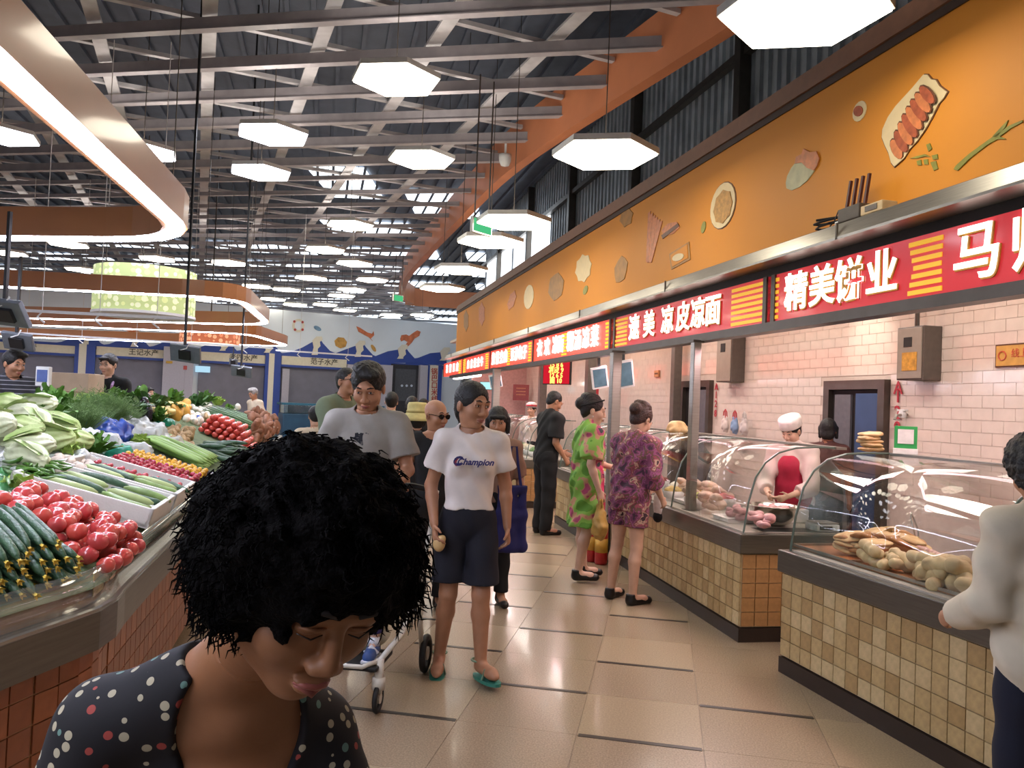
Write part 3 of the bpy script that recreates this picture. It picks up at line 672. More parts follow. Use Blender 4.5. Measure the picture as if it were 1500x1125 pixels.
def tiles_on(parent, L, side, maxn, zr=(0.105, 0.605), tw=0.1):
    n = 0; rows = 5; th = (zr[1] - zr[0]) / rows; rest = MB(); allc = []
    for q in range(int(L / tw)):
        for r in range(rows): allc.append((q, r))
    for q, r in allc:
        mi = random.choice((0, 1, 2, 0)) if side == 'front' else 3
        if n < maxn:
            key = (side, mi)
            if side == 'front': a = (-0.012, 0.003, 0.003); b = (0.0, tw - 0.003, th - 0.003); loc = (0, q * tw, zr[0] + r * th)
            else: a = (0.003, -0.012, 0.003); b = (tw - 0.003, 0.0, th - 0.003); loc = (q * tw, 0, zr[0] + r * th)
            if key not in tile_mesh: tile_mesh[key] = MB().box(a, b).build('tile', (m_ct + [m_ctw])[mi], parent); o = tile_mesh[key]
            else: o = inst(tile_mesh[key], 'tile', parent)
            o.location = loc; n += 1
        else:
            if side == 'front': rest.box((-0.012, q * tw + .003, zr[0] + r * th + .003), (0, (q + 1) * tw - .003, zr[0] + (r + 1) * th - .003))
    if rest.v: props(rest.build('far_tiles', m_ct[0], parent), kind='stuff')
def counter(p0, rz, L, depth, label, grp, side=True, maxf=300, ends=True, cs=(0, None), ceil_h=1.36, nm='display_counter'):
    t = thing(nm, label, 'counter', (p0.x, p0.y, 0), rz, grp)
    MB().box((0, 0, 0.1), (depth, L, 0.615)).build('body', m_ctg, t)
    MB().box((0.015, 0.015, 0), (depth - .02, L - .015, 0.1)).build('kickboard', m_kick, t)
    MB().box((-0.02, -0.02, 0), (depth, L, 0.095)).build('plinth', m_kick, t)
    b = MB().box((-0.03, -0.03, 0.61), (depth + .02, L + .03, 0.745), 0.008); b.build('steel_top', m_band, t)
    tiles_on(t, L, 'front', maxf)
    if side: tiles_on(t, depth, 'side', 60)
    c0, c1 = cs; c1 = c1 if c1 is not None else L - 0.06
    pr = [(0.02, 0.745), (0.05, 0.95), (0.10, 1.12), (0.17, 1.22), (0.27, 1.29), (0.40, 1.325), (0.55, 1.335), (0.74, 1.335)]
    s = (ceil_h - 0.745) / (1.335 - 0.745); pr = [(x, 0.745 + (z - 0.745) * s) for x, z in pr]
    k = max(1, round((c1 - c0) / 1.35)); seg = (c1 - c0) / k
    for i in range(k):
        y0 = c0 + 0.03 + i * seg + 0.006; y1 = y0 + seg - 0.012; v = []; f = []
        for x, z in pr: v += [(x, y0, z), (x, y1, z)]
        for x, z in pr: v += [(x + 0.006, y0, z - 0.006), (x + 0.006, y1, z - 0.006)]
        n = len(pr)
        for j in range(n - 1): f += [(2 * j, 2 * j + 1, 2 * j + 3, 2 * j + 2), (2 * n + 2 * j, 2 * n + 2 * j + 2, 2 * n + 2 * j + 3, 2 * n + 2 * j + 1)]
        f += [(2 * j, 2 * j + 2, 2 * n + 2 * j + 2, 2 * n + 2 * j) for j in range(n - 1)] + [(2 * j + 1, 2 * n + 2 * j + 1, 2 * n + 2 * j + 3, 2 * j + 3) for j in range(n - 1)]
        g = meshobj('curved_glass', v, f, m_glass, t, True)
    ys = [c0 + 0.03 + i * seg for i in range(k + 1)]
    for y in ys:
        e = MB().tube([(x, y, z) for x, z in pr], 0.007, 6); e.build('glass_rib', m_gedge, t)
        poly = [(x, z) for x, z in pr] + [(0.74, 0.745)]
        if y in (ys[0], ys[-1]) and ends:
            n = len(poly); v = [(x, y - .003, z) for x, z in poly] + [(x, y + .003, z) for x, z in poly]
            meshobj('end_glass', v, [tuple(range(n)), tuple(range(n, 2 * n))[::-1]] + [(i, i + n, (i + 1) % n + n, (i + 1) % n) for i in range(n)], m_glass, t)
    MB().box((0.70, c0, ceil_h - .012), (0.78, c1, ceil_h + .006)).build('top_rail', m_steel, t)
    MB().box((0.02, c0, 0.745), (0.72, c1, 0.755)).build('case_floor', mat('case_floor', '#b8b0a4', 0.3, 0.3), t)
    return t
# nearest counter: corner seen at pixel (1144, 983)
A0 = onz(1144, 983); A1 = onz(1391, 1125); dA = (A0 - A1).normalized(); rzA = math.atan2(-dA.x, dA.y)
LA = 4.4; pA = A0 - dA * LA
cA = counter(pA, rzA, LA, 0.85, 'nearest tiled counter with a curved glass case full of flatbreads and pork', 'tiled display counters', side=False, maxf=220)
B0 = onz(1083, 940); B1 = onz(814, 765); dB = (B1 - B0).normalized(); rzB = math.atan2(-dB.x, dB.y); LB = (B1 - B0).length
cB = counter(B0, rzB, LB, 0.8, 'middle tiled counter whose glass case holds pink meat trays and a steel bowl', 'tiled display counters', side=True, maxf=300)
C0 = onz(767, 744); rzC = math.radians(11.0); LC = 4.2
cC = counter(C0, rzC, LC, 0.8, 'far tiled counter with a greenish glass case of vegetables', 'tiled display counters', side=True, maxf=0)
dC = Vector((-math.sin(rzC), math.cos(rzC), 0)); D0 = C0 + dC * (LC + 0.5)
cD = counter(D0, math.radians(13.5), 3.2, 0.8, 'farthest tiled counter at the end of the stalls', 'tiled display counters', side=True, maxf=0)
FA, FB, FC = frame_xy(pA, rzA), frame_xy(B0, rzB), frame_xy(C0, rzC)

# ------------------------------------------------------------------ fittings on the stall wall
def wallpt(px, py, off): a, z = spix(px, py, off); return S_O + S_S * a + S_N * off + Vector((0, 0, z))
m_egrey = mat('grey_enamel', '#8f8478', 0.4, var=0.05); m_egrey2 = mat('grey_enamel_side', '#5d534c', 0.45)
def ebox(px0, px1, py0, py1, label, sticker):
    off = 1.85; a = wallpt(px0, py1, off); b = wallpt(px1, py0, off); w_ = (a - b).length; H = b.z - a.z if b.z > a.z else 0.6
    y0 = spix(px1, py1, off)[0]; y1 = spix(px0, py1, off)[0]; z0 = spix(px0, py1, off)[1]; z1 = spix(px0, py0, off)[1]
    t = thing('meter_box', label, 'meter box', S_O + S_S * y0 + S_N * off + Vector((0, 0, z0)), SRZ, 'grey meter boxes on the tiled wall')
    W_ = (y1 - y0)
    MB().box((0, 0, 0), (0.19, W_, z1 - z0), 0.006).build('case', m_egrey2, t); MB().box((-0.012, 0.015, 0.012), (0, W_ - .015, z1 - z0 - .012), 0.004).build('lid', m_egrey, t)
    MB().box((-0.016, W_ * .4, (z1 - z0) * .62), (-0.01, W_ * .7, (z1 - z0) * .8)).build('window_pane', m_dark, t)
    if sticker: MB().box((-0.016, W_ * .2, 0.08), (-0.011, W_ * .75, 0.24)).build('warning_sticker', mat('amber_sticker', '#c08a30', 0.5, var=0.3, scale=30), t)
    MB().tube([(0.05, W_ * .45, z1 - z0), (0.05, W_ * .45, z1 - z0 + 0.4)], 0.02, 8).build('conduit', m_dsteel, t)
ebox(1313, 1352, 481, 557, 'grey meter box with an amber sticker right of the blue-curtained doorway', True)
ebox(1049, 1071, 491, 560, 'grey meter box seen edge-on above the far doorway numbers', False)
m_redn = mat('red_number', '#b0303c', 0.5)
for (px, ys, s, sz, nm, lb) in ((1314, (569, 581, 605, 628), 'A129', 0.17, 'stall_number', 'vertical red stall number on the tiles below the meter box'), (1048, (567, 579, 592, 606), 'A128', 0.13, 'stall_number', 'vertical red stall number beside the far doorway')):
    p = wallpt(px, ys[-1], 2.02); t = thing(nm, lb, 'number', p, SRZ)
    for ch, y in zip(s, ys):
        q = wallpt(px, y, 2.02); text_mesh('digit', ch, sz, m_redn, t, Matrix.Translation((0.0, 0, q.z - p.z)) @ Matrix.Rotation(-PI / 2, 4, 'Z') @ Matrix.Rotation(PI / 2, 4, 'X'), 0.003, 0.002)
p = wallpt(1490, 520, 2.02)
t = thing('wall_plaque', 'small amber plaque with a round emblem high on the tiled wall', 'sign', p, SRZ)
a0 = spix(1458, 520, 2.02)[0] - spix(1490, 520, 2.02)[0]
MB().box((0, -0.35, -0.09), (0.018, a0, 0.09)).build('border', mat('plaque_border', '#5a3420', 0.5), t); MB().box((-0.004, -0.34, -0.078), (0, a0 - .012, 0.078)).build('plate', mat('amber_plate', '#c9964a', 0.45), t)
MB().tube([(-.006, a0 - .07 + .035 * math.cos(i * PI / 6), .035 * math.sin(i * PI / 6)) for i in range(12)], .006, 5, closed=True).build('emblem', mat('emblem_red', '#c2563a', 0.5), t)
text_mesh('lettering', '线上营业', 0.075, mat('emblem_red', '#c2563a', 0.5), t, Matrix.Translation((-.006, a0 - 0.3, 0.01)) @ Matrix.Rotation(-PI / 2, 4, 'Z') @ Matrix.Rotation(PI / 2, 4, 'X'), 0.002)
p = wallpt(1322, 607, 1.98)
t = thing('wall_tap', 'small white valve with a tap sticking out beside the red number', 'valve', p, SRZ)
MB().lathe([(0.0, -.03), (.03, -.03), (.035, 0), (.03, .03), (0, .03)], 12).build('valve_body', m_white, t); MB().tube([(0.05, 0, 0), (-0.08, -.02, -.01), (-.1, -.02, -.05)], .012, 8).build('spout', m_steel, t); MB().box((-.02, -.05, .03), (.02, .05, .045), .004).build('handle', m_white, t)
# payment sign stand on the nearest case (its code is left out)
q = FA.inverted() @ wallpt(1326, 668, 0.0)
def on_case(px, py, Fm, x, z):       # frame coords of the pixel on the vertical plane x = const of a counter
    p0 = Fm @ Vector((x, 0, 0)); nrm = (Fm.to_3x3() @ Vector((1, 0, 0))); p = onplane(px, py, p0, nrm); return Fm.inverted() @ p
q = on_case(1322, 672, FA, 0.72, 1.36)
t = thing('payment_sign', 'green and white payment sign standing on the nearest glass case', 'sign', FA @ Vector((0.74, q.y, 1.366)), rzA + 0.85)
MB().box((-0.006, -0.065, 0.03), (0.006, 0.065, 0.175), 0.003).build('green_board', mat('wechat_green', '#2f9a4c', 0.4, var=0.05), t)
MB().box((-0.012, -0.045, 0.065), (-0.006, 0.045, 0.155)).build('white_card', mat('card_white', '#d8ddd4', 0.5), t); MB().box((-.03, -.07, 0), (.03, .07, .035), .004).build('base', mat('card_white', '#d8ddd4', 0.5), t)

# wall-hung monitors under the sign rail
m_scr = mat('monitor_screen', '#39505c', 0.15, var=0.3, scale=14, emit=0.2, ecol='#7f9aa6')
def monitor(px, py, off, wid, hei, label, tilt=0.35, yaw=0.0, back=False):
    p = wallpt(px, py, off); t = thing('tilted_monitor', label, 'monitor', p, SRZ + yaw)
    R_ = Matrix.Rotation(-.22, 4, 'Y') @ Matrix.Rotation(tilt, 4, 'X')
    m = MB().box((-wid / 2, -0.025, -hei / 2), (wid / 2, 0.02, hei / 2), 0.006, M=R_); m.build('casing', m_white if not back else m_egrey, t)
    MB().box((-wid / 2 + .02, -0.03, -hei / 2 + .025), (wid / 2 - .02, -0.024, hei / 2 - .02), M=R_).build('screen', m_scr, t)
    MB().bar((0, 0.03, 0), (0, 0.06, 2.2 - p.z), 0.03).build('hanger', m_black, t); MB().box((-.05, 0.015, -.05), (.05, .05, .05)).build('bracket', m_black, t)
    return t
monitor(878, 553, 0.15, 0.20, 0.27, 'tilted monitor hanging left of another below the red sign', 0.3, -0.1)
monitor(914, 548, 0.10, 0.21, 0.31, 'tilted monitor hanging right of another below the red sign', 0.3, -0.1)
monitor(726, 558, 0.1, 0.24, 0.27, 'tilted monitor hanging above the far case near the bun-haired woman', 0.45, -0.2)
p = wallpt(815, 546, 0.7)
t = thing('led_price_board', 'glowing red price board with yellow figures hanging in the stalls', 'board', p, SRZ - 0.9)
MB().box((-0.28, 0, -0.2), (0.28, 0.05, 0.2), 0.006).build('casing', m_black, t); MB().box((-0.265, -0.006, -0.185), (0.265, 0, 0.185)).build('panel', emat('led_red_panel', '#d02030', 0.7), t)
for r in range(4): text_mesh('glowing_figures', ('15 8 6', '凉皮 9', '12 6 5', '面 10')[r], 0.11, emat('led_yellow', '#ffd060', 1.6), t, Matrix.Translation((0, -0.012, 0.13 - r * 0.09)) @ Matrix.Rotation(PI / 2, 4, 'X'), 0.002, 0.003)
MB().bar((0, 0.03, .2), (0, 0.03, 0.75), 0.02).build('hanger', m_black, t)
for (px, py, w_, h_, nm, lb, mm) in ((763, 575, 0.42, 0.4, 'menu_poster', 'dark red menu poster on the far stall wall', mat('maroon_poster', '#7a2a2c', 0.5, var=0.15)), (868, 580, 0.22, 0.3, 'red_poster', 'plain red poster behind the post near the green-dressed woman', mat('bright_red_poster', '#b0303a', 0.5)), (957, 547, 0.16, 0.1, 'orange_notice', 'small orange notice stuck on the white stall wall', mat('orange_notice', '#c98a5a', 0.5))):
    p = wallpt(px, py, 1.95 if px > 900 else 1.72); t = thing(nm, lb, 'poster', p, SRZ - (0.6 if px < 900 else 0)); 
    if px > 900: MB().box((0.05, -w_ / 2, -h_ / 2), (0.075, w_ / 2, h_ / 2)).build('sheet', mm, t); MB().box((.045, -w_ * .35, -.012), (.05, w_ * .35, .012)).build('print_line', m_pline, t)
    else:
        MB().box((-w_ / 2, 0, -h_ / 2), (w_ / 2, 0.015, h_ / 2)).build('sheet', mm, t)
        for k in range(3): MB().box((-w_ * .3, -.004, h_ * (.25 - .2 * k)), (w_ * .3, 0, h_ * (.28 - .2 * k))).build('print_line', mat('poster_gold', '#c08a5a', .5), t)
p = wallpt(712, 565, 0.9); t = thing('lit_screen', 'small glowing cyan screen deep in the far stall', 'screen', p, SRZ - 0.9)
MB().box((-.2, 0, -.1), (.2, .03, .1), .004).build('casing', m_black, t); MB().box((-.19, -.004, -.09), (.19, 0, .09)).build('panel', emat('cyan_screen2', '#9fe0ea', 1.0), t)
# partition columns between stall units
for px, off, w_, lb in ((795, 1.0, 0.14, 'grey partition column left of the man in black'), (865, 1.3, 0.16, 'grey partition column behind the monitors'), (990, 1.85, 0.12, 'dark partition column right of the monitors')):
    a = spix(px, 560, off)[0]; p = S_O + S_S * a + S_N * off
    t = thing('partition_column', lb, 'column', p, SRZ, 'partition columns inside the stalls'); MB().box((-w_ / 2, -w_ / 2, 0), (w_ / 2, w_ / 2, 2.6), .006).build('shaft', m_egrey2, t); MB().box((-w_ * .6, -w_ * .6, 0), (w_ * .6, w_ * .6, .08)).build('foot', m_dsteel, t)
# stall fluorescent tube and warm stall lights
p1, p2 = wallpt(660, 549, 0.25), wallpt(712, 553, 0.25)
t = thing('fluorescent_tube', 'bright white fluorescent strip above the far stall case', 'lamp', (p1 + p2) / 2, SRZ)
MB().box((-.06, -1.6, -.05), (.06, 1.6, .03), .01).build('tube', emat('tube_white', '#fff4ec', 5.0), t); MB().box((-.05, -1.6, .03), (.05, 1.6, .06)).build('housing', m_white, t)
def sl(y, x, z, power, col=(1, 0.92, 0.84), sz=(0.5, 1.6)):
    p = S_O + S_S * y + S_N * x; area_light('stall_light', (p.x, p.y, z), sz, power, col, (0, 0, SRZ))
for y in (3.2, 5.6, 8.0, 10.4, 13, 15.6, 18.2): sl(y, 0.95, 3.02, 24)
for y, s_ in ((4.2, 8), (6.6, 9), (9.2, 8), (12, 8), (15, 8)):       # pink area lights under the sign rail
    sl(y, 0.25, 2.12, s_ * 1.4, (1, 0.6, 0.66), (0.12, 1.6))
sp = bpy.data.lights.new('wall_spot', 'SPOT'); sp.energy = 22; sp.spot_size = 0.9; sp.spot_blend = 0.9; sp.color = (1, .92, .8); sp.shadow_soft_size = 0.05
so = bpy.data.objects.new('wall_spot', sp); q = wallpt(1272, 496, 2.0); lp_ = q - S_N * 0.75 + Vector((0, 0, 0.5)); so.location = lp_; so.rotation_euler = (q - lp_).to_track_quat('-Z', 'Y').to_euler(); C.objects.link(so)
# security dome camera and exit sign hanging by the beam
p = at(740, 232, 11.0); t = thing('dome_camera', 'small white dome camera hanging from the terracotta beam', 'camera', p, 0)
MB().lathe([(0, -.12), (.06, -.1), (.085, -.04), (.09, 0), (.09, .05), (0, .05)], 16).build('dome', m_white, t, True); MB().bar((0, 0, .05), (0, 0, 5.25 - p.z), .03).build('stem', m_white, t)
def exit_sign(px, py, Y, label):
    p = at(px, py, Y); t = thing('exit_sign', label, 'sign', p, 0.9)
    MB().box((-.17, -.02, -.09), (.17, .02, .09), .004).build('casing', m_white, t); MB().box((-.15, -.026, -.07), (.15, -.02, .07)).build('panel', emat('exit_green', '#4fbf80', 0.7), t)
    for s in (-.12, .12): MB().bar((s, 0, .09), (s, 0, 5.3 - p.z), .012).build('hanger_rod', m_dsteel, t)
exit_sign(705, 332, 8.9, 'green exit sign hanging on rods beside the fascia lamps'); exit_sign(583, 437, 20, 'tiny green exit sign at the far end of the terracotta beam')
# ------------------------------------------------------------------ implicit surfaces (numpy) -> one continuous mesh
class Sdf:
    def __init__(s, lo, hi, vox):
        s.lo = np.array(lo, float); s.v = vox
        s.n = np.maximum(4, np.ceil((np.array(hi, float) - s.lo) / vox).astype(int) + 1)
        s.f = np.full(tuple(s.n), 0.25, np.float32)
    def _sub(s, a, b):
        i0 = np.clip(np.floor((np.array(a) - s.lo) / s.v).astype(int), 0, s.n - 1); i1 = np.clip(np.ceil((np.array(b) - s.lo) / s.v).astype(int) + 1, 1, s.n)
        if np.any(i1 <= i0): return None
        sl = tuple(slice(x, y) for x, y in zip(i0, i1))
        ax = [s.lo[k] + s.v * np.arange(i0[k], i1[k]) for k in range(3)]
        return sl, np.meshgrid(*ax, indexing='ij', sparse=True)
    def _mix(s, sl, d, k, sub):
        a = s.f[sl]
        if sub:
            d = -d
            if k > 0: h = np.clip(0.5 - 0.5 * (d - a) / k, 0, 1); s.f[sl] = a * h + d * (1 - h) + k * h * (1 - h)
            else: s.f[sl] = np.maximum(a, d)
        else:
            if k > 0: h = np.clip(0.5 + 0.5 * (d - a) / k, 0, 1); s.f[sl] = d * (1 - h) + a * h - k * h * (1 - h)
            else: s.f[sl] = np.minimum(a, d)
    def cone(s, p0, p1, r0, r1, k=0.02, sub=False, flat=1.0, fax=(0, 1, 0)):
        p0 = np.array(p0, float); p1 = np.array(p1, float); m = max(r0, r1) + k + s.v * 2; m = m / min(1, flat) if flat < 1 else m
        g = s._sub(np.minimum(p0, p1) - m, np.maximum(p0, p1) + m)
        if g is None: return
        sl, (X, Y, Z) = g; d = p1 - p0; L2 = max(1e-9, float(d @ d))
        px, py, pz = X - p0[0], Y - p0[1], Z - p0[2]
        t = np.clip((px * d[0] + py * d[1] + pz * d[2]) / L2, 0, 1)
        qx, qy, qz = px - t * d[0], py - t * d[1], pz - t * d[2]
        if flat != 1.0:
            a = np.array(fax, float); a /= np.linalg.norm(a); w_ = qx * a[0] + qy * a[1] + qz * a[2]; e = (1 / flat - 1)
            qx, qy, qz = qx + a[0] * w_ * e, qy + a[1] * w_ * e, qz + a[2] * w_ * e
        D = np.sqrt(qx * qx + qy * qy + qz * qz) - (r0 + (r1 - r0) * t)
        if flat < 1: D = D * (flat + 1) / 2
        s._mix(sl, D.astype(np.float32), k, sub)
    def ell(s, c, r, k=0.02, R=None, sub=False):
        c = np.array(c, float); r = np.array(r, float); m = max(r) + k + s.v * 2
        g = s._sub(c - m, c + m)
        if g is None: return
        sl, (X, Y, Z) = g; px, py, pz = X - c[0], Y - c[1], Z - c[2]
        if R is not None:
            Rt = np.array(R.transposed() if isinstance(R, Matrix) else R)
            px, py, pz = (Rt[0][0] * px + Rt[0][1] * py + Rt[0][2] * pz, Rt[1][0] * px + Rt[1][1] * py + Rt[1][2] * pz, Rt[2][0] * px + Rt[2][1] * py + Rt[2][2] * pz)
        k0 = np.sqrt((px / r[0]) ** 2 + (py / r[1]) ** 2 + (pz / r[2]) ** 2); k1 = np.sqrt((px / r[0] ** 2) ** 2 + (py / r[1] ** 2) ** 2 + (pz / r[2] ** 2) ** 2)
        D = k0 * (k0 - 1) / np.maximum(k1, 1e-6)
        s._mix(sl, D.astype(np.float32), k, sub)
    def cut(s, p, n):                                # keep the side the normal points away from
        n = np.array(n, float); n /= np.linalg.norm(n); sl, (X, Y, Z) = s._sub(s.lo, s.lo + s.v * s.n)
        s.f = np.maximum(s.f, ((X - p[0]) * n[0] + (Y - p[1]) * n[1] + (Z - p[2]) * n[2]).astype(np.float32))
    def disp(s, fn): sl, (X, Y, Z) = s._sub(s.lo, s.lo + s.v * s.n); s.f = s.f + fn(X, Y, Z).astype(np.float32)
    def mesh(s):
        f = s.f.copy(); f[0] = f[-1] = 1; f[:, 0] = f[:, -1] = 1; f[:, :, 0] = f[:, :, -1] = 1
        ins = f < 0; c = np.zeros(tuple(s.n - 1), np.int8)
        for i in (0, 1):
            for j in (0, 1):
                for k in (0, 1): c += ins[i:i + s.n[0] - 1, j:j + s.n[1] - 1, k:k + s.n[2] - 1]
        act = (c > 0) & (c < 8); idx = np.full(act.shape, -1, np.int64); I = np.argwhere(act); idx[act] = np.arange(len(I))
        S = np.zeros((len(I), 3)); N = np.zeros(len(I))
        for ax in range(3):
            o1, o2 = [a for a in range(3) if a != ax]
            for a in (0, 1):
                for b in (0, 1):
                    off = [0, 0, 0]; off[o1] = a; off[o2] = b; A = I + off; off[ax] = 1; B = I + off
                    fa = f[A[:, 0], A[:, 1], A[:, 2]]; fb = f[B[:, 0], B[:, 1], B[:, 2]]; m = (fa < 0) != (fb < 0)
                    t = fa[m] / (fa[m] - fb[m]); P = A[m].astype(float); P[:, ax] += t; S[m] += P; N[m] += 1
        V = s.lo + s.v * S / N[:, None]; Fs = []
        for ax in range(3):
            o1, o2 = [(1, 2), (2, 0), (0, 1)][ax]
            a = [slice(1, -1)] * 3; a[ax] = slice(0, -1); b = list(a); b[ax] = slice(1, None)
            s0 = ins[tuple(a)]; s1 = ins[tuple(b)]; cr = np.argwhere(s0 != s1)
            if len(cr) == 0: continue
            fl0 = s0[cr[:, 0], cr[:, 1], cr[:, 2]]; base = cr + 1; base[:, ax] -= 1
            e1 = np.zeros(3, int); e1[o1] = 1; e2 = np.zeros(3, int); e2[o2] = 1
            q = [idx[tuple((base - w_).T)] for w_ in (e1 * 0, e1, e1 + e2, e2)]
            Q = np.stack(q, 1); Q[~fl0] = Q[~fl0][:, ::-1]; Fs.append(Q)
        return V, (np.concatenate(Fs) if Fs else np.zeros((0, 4), int))
def npmesh(name, V, Fq, m, parent=None, smooth=True):
    me = bpy.data.meshes.new(name); nv, nf = len(V), len(Fq); me.vertices.add(nv); me.loops.add(nf * 4); me.polygons.add(nf)
    me.vertices.foreach_set('co', np.asarray(V, np.float32).ravel()); me.loops.foreach_set('vertex_index', np.asarray(Fq, np.int32).ravel())
    me.polygons.foreach_set('loop_start', np.arange(nf, dtype=np.int32) * 4); me.polygons.foreach_set('use_smooth', np.full(nf, smooth))
    me.update(calc_edges=True); me.validate(); me.materials.append(m)
    return link(bpy.data.objects.new(name, me), parent)
def npmerge(a, b): return np.concatenate([a[0], b[0]]), np.concatenate([a[1], b[1] + len(a[0])])
def nz(X, Y, Z, f, ph=0.0): return np.sin(X * f + ph + 1.7 * np.sin(Y * f * .7 + ph)) * np.sin(Y * f * 1.1 + 2.1 * np.sin(Z * f * .6)) * np.sin(Z * f * .9 + 1.3 * np.sin(X * f * .8 + ph))

# ------------------------------------------------------------------ cloth, skin, hair materials
def skinm(name, col, var=0.08): return mat(name, col, 0.5, var=var, scale=14, sss=0.0, bump=0.05, bscale=90)
m_skin = skinm('skin_light', '#c49a80'); m_skin_t = skinm('skin_tan', '#a8785a'); m_skin_d = skinm('skin_dark', '#8a5a40')  # last one is an even, darker brown skin tone
m_skin_p = skinm('skin_pale', '#d0a890')
m_hair = mat('black_hair', '#0c0a0a', 0.55, var=0.3, scale=60, bump=0.5, bscale=120); m_hairb = mat('brown_hair', '#3a2018', 0.5, var=0.4, scale=60, bump=0.5, bscale=120); m_hairg = mat('grey_hair', '#8a8682', 0.6, var=0.3, scale=60, bump=0.4)
m_lip = mat('lips', '#8f4e45', 0.45, var=0.05); m_eyew = mat('eye_white', '#c9c2ba', 0.25, var=0.02); m_iris = mat('iris_dark', '#140c0a', 0.2)
m_brow = mat('eyebrow_hair', '#1c1412', 0.7); m_shade = mat('sunglass_lens', '#0a0a0c', 0.12, var=0.05)
def cloth(name, col, rough=0.85, var=0.08): return mat(name, col, rough, var=var, scale=8, bump=0.12, bscale=35)
def ramp_mat(name, stops, scale, kind='noise', rough=0.8, thr=None, base=None, detail=2.0, dist=0.0):
    if name in _mats: return _mats[name]
    m = bpy.data.materials.new(name); m.use_nodes = True; nt = m.node_tree; b = nt.nodes['Principled BSDF']; b.inputs['Roughness'].default_value = rough
    tc = nt.nodes.new('ShaderNodeTexCoord'); cr = nt.nodes.new('ShaderNodeValToRGB'); cr.color_ramp.interpolation = 'CONSTANT'
    els = cr.color_ramp.elements
    while len(els) > 1: els.remove(els[0])
    for i, (p, c) in enumerate(stops):
        e = els[0] if i == 0 else els.new(p); e.position = p; e.color = (*lin(c), 1)
    if kind == 'dots':
        vo = nt.nodes.new('ShaderNodeTexVoronoi'); vo.inputs['Scale'].default_value = scale; vo.inputs['Randomness'].default_value = 0.45
        nt.links.new(tc.outputs['Object'], vo.inputs['Vector']); sp_ = nt.nodes.new('ShaderNodeSeparateColor'); nt.links.new(vo.outputs['Color'], sp_.inputs[0]); nt.links.new(sp_.outputs[0], cr.inputs[0])
        lt = nt.nodes.new('ShaderNodeMath'); lt.operation = 'LESS_THAN'; lt.inputs[1].default_value = thr; nt.links.new(vo.outputs['Distance'], lt.inputs[0])
        mx = nt.nodes.new('ShaderNodeMix'); mx.data_type = 'RGBA'; nt.links.new(lt.outputs[0], mx.inputs[0]); mx.inputs[6].default_value = (*lin(base), 1); nt.links.new(cr.outputs[0], mx.inputs[7]); nt.links.new(mx.outputs[2], b.inputs['Base Color'])
    elif kind == 'stripes':
        sx = nt.nodes.new('ShaderNodeSeparateXYZ'); nt.links.new(tc.outputs['Object'], sx.inputs[0]); mu = nt.nodes.new('ShaderNodeMath'); mu.operation = 'MULTIPLY'; mu.inputs[1].default_value = scale
        fr = nt.nodes.new('ShaderNodeMath'); fr.operation = 'FRACT'; nt.links.new(sx.outputs[2], mu.inputs[0]); nt.links.new(mu.outputs[0], fr.inputs[0]); nt.links.new(fr.outputs[0], cr.inputs[0]); nt.links.new(cr.outputs[0], b.inputs['Base Color'])
    else:
        nn = nt.nodes.new('ShaderNodeTexNoise'); nn.inputs['Scale'].default_value = scale; nn.inputs['Detail'].default_value = detail; nn.inputs['Distortion'].default_value = dist
        nt.links.new(tc.outputs['Object'], nn.inputs['Vector']); nt.links.new(nn.outputs['Fac'], cr.inputs[0]); nt.links.new(cr.outputs[0], b.inputs['Base Color'])
    _mats[name] = m
    return m

# ------------------------------------------------------------------ people
def head_sdf(S, P, R, s, fem=False, eyes=True, chub=1.0):
    """skull, jaw, nose, lips, ears in head space: x to the person's left, -y front, z up"""
    T = lambda p: np.array(P + R @ (Vector(p) * s)); e = lambda c, r, k=0.01, sub=False: S.ell(T(c), np.array(r) * s, k * s, R, sub)
    e((0, .018, .035), (.075, .094, .083)); e((0, -.012, -.03), (.060 * chub, .074, .078), .03); e((0, -.058, -.088), (.026 if not fem else .021, .022, .019), .028)
    for q in (-1, 1):
        e((q * .036, -.056, -.024), (.026 * chub, .026, .026), .022); e((q * .0775, .012, -.004), (.010, .019, .031), .006); e((q * .079, .010, -.006), (.005, .010, .017), .004, True)
        e((q * .031, -.098, .012), (.019, .017, .011), .012, True); e((q * .013, -.096, -.031), (.0095, .011, .0085), .008); e((q * .031, -.0775, .011), (.0155, .011, .0085), .005)
    S.cone(T((-.034, -.082, .030)), T((.034, -.082, .030)), .012 * s, .012 * s, .014 * s)
    S.cone(T((0, -.088, .014)), T((0, -.1025, -.025)), .008 * s, .0115 * s, .010 * s)
    e((0, -.087, -.0575), (.023, .012, .0062), .005); e((0, -.085, -.0685), (.019, .012, .0075), .005)
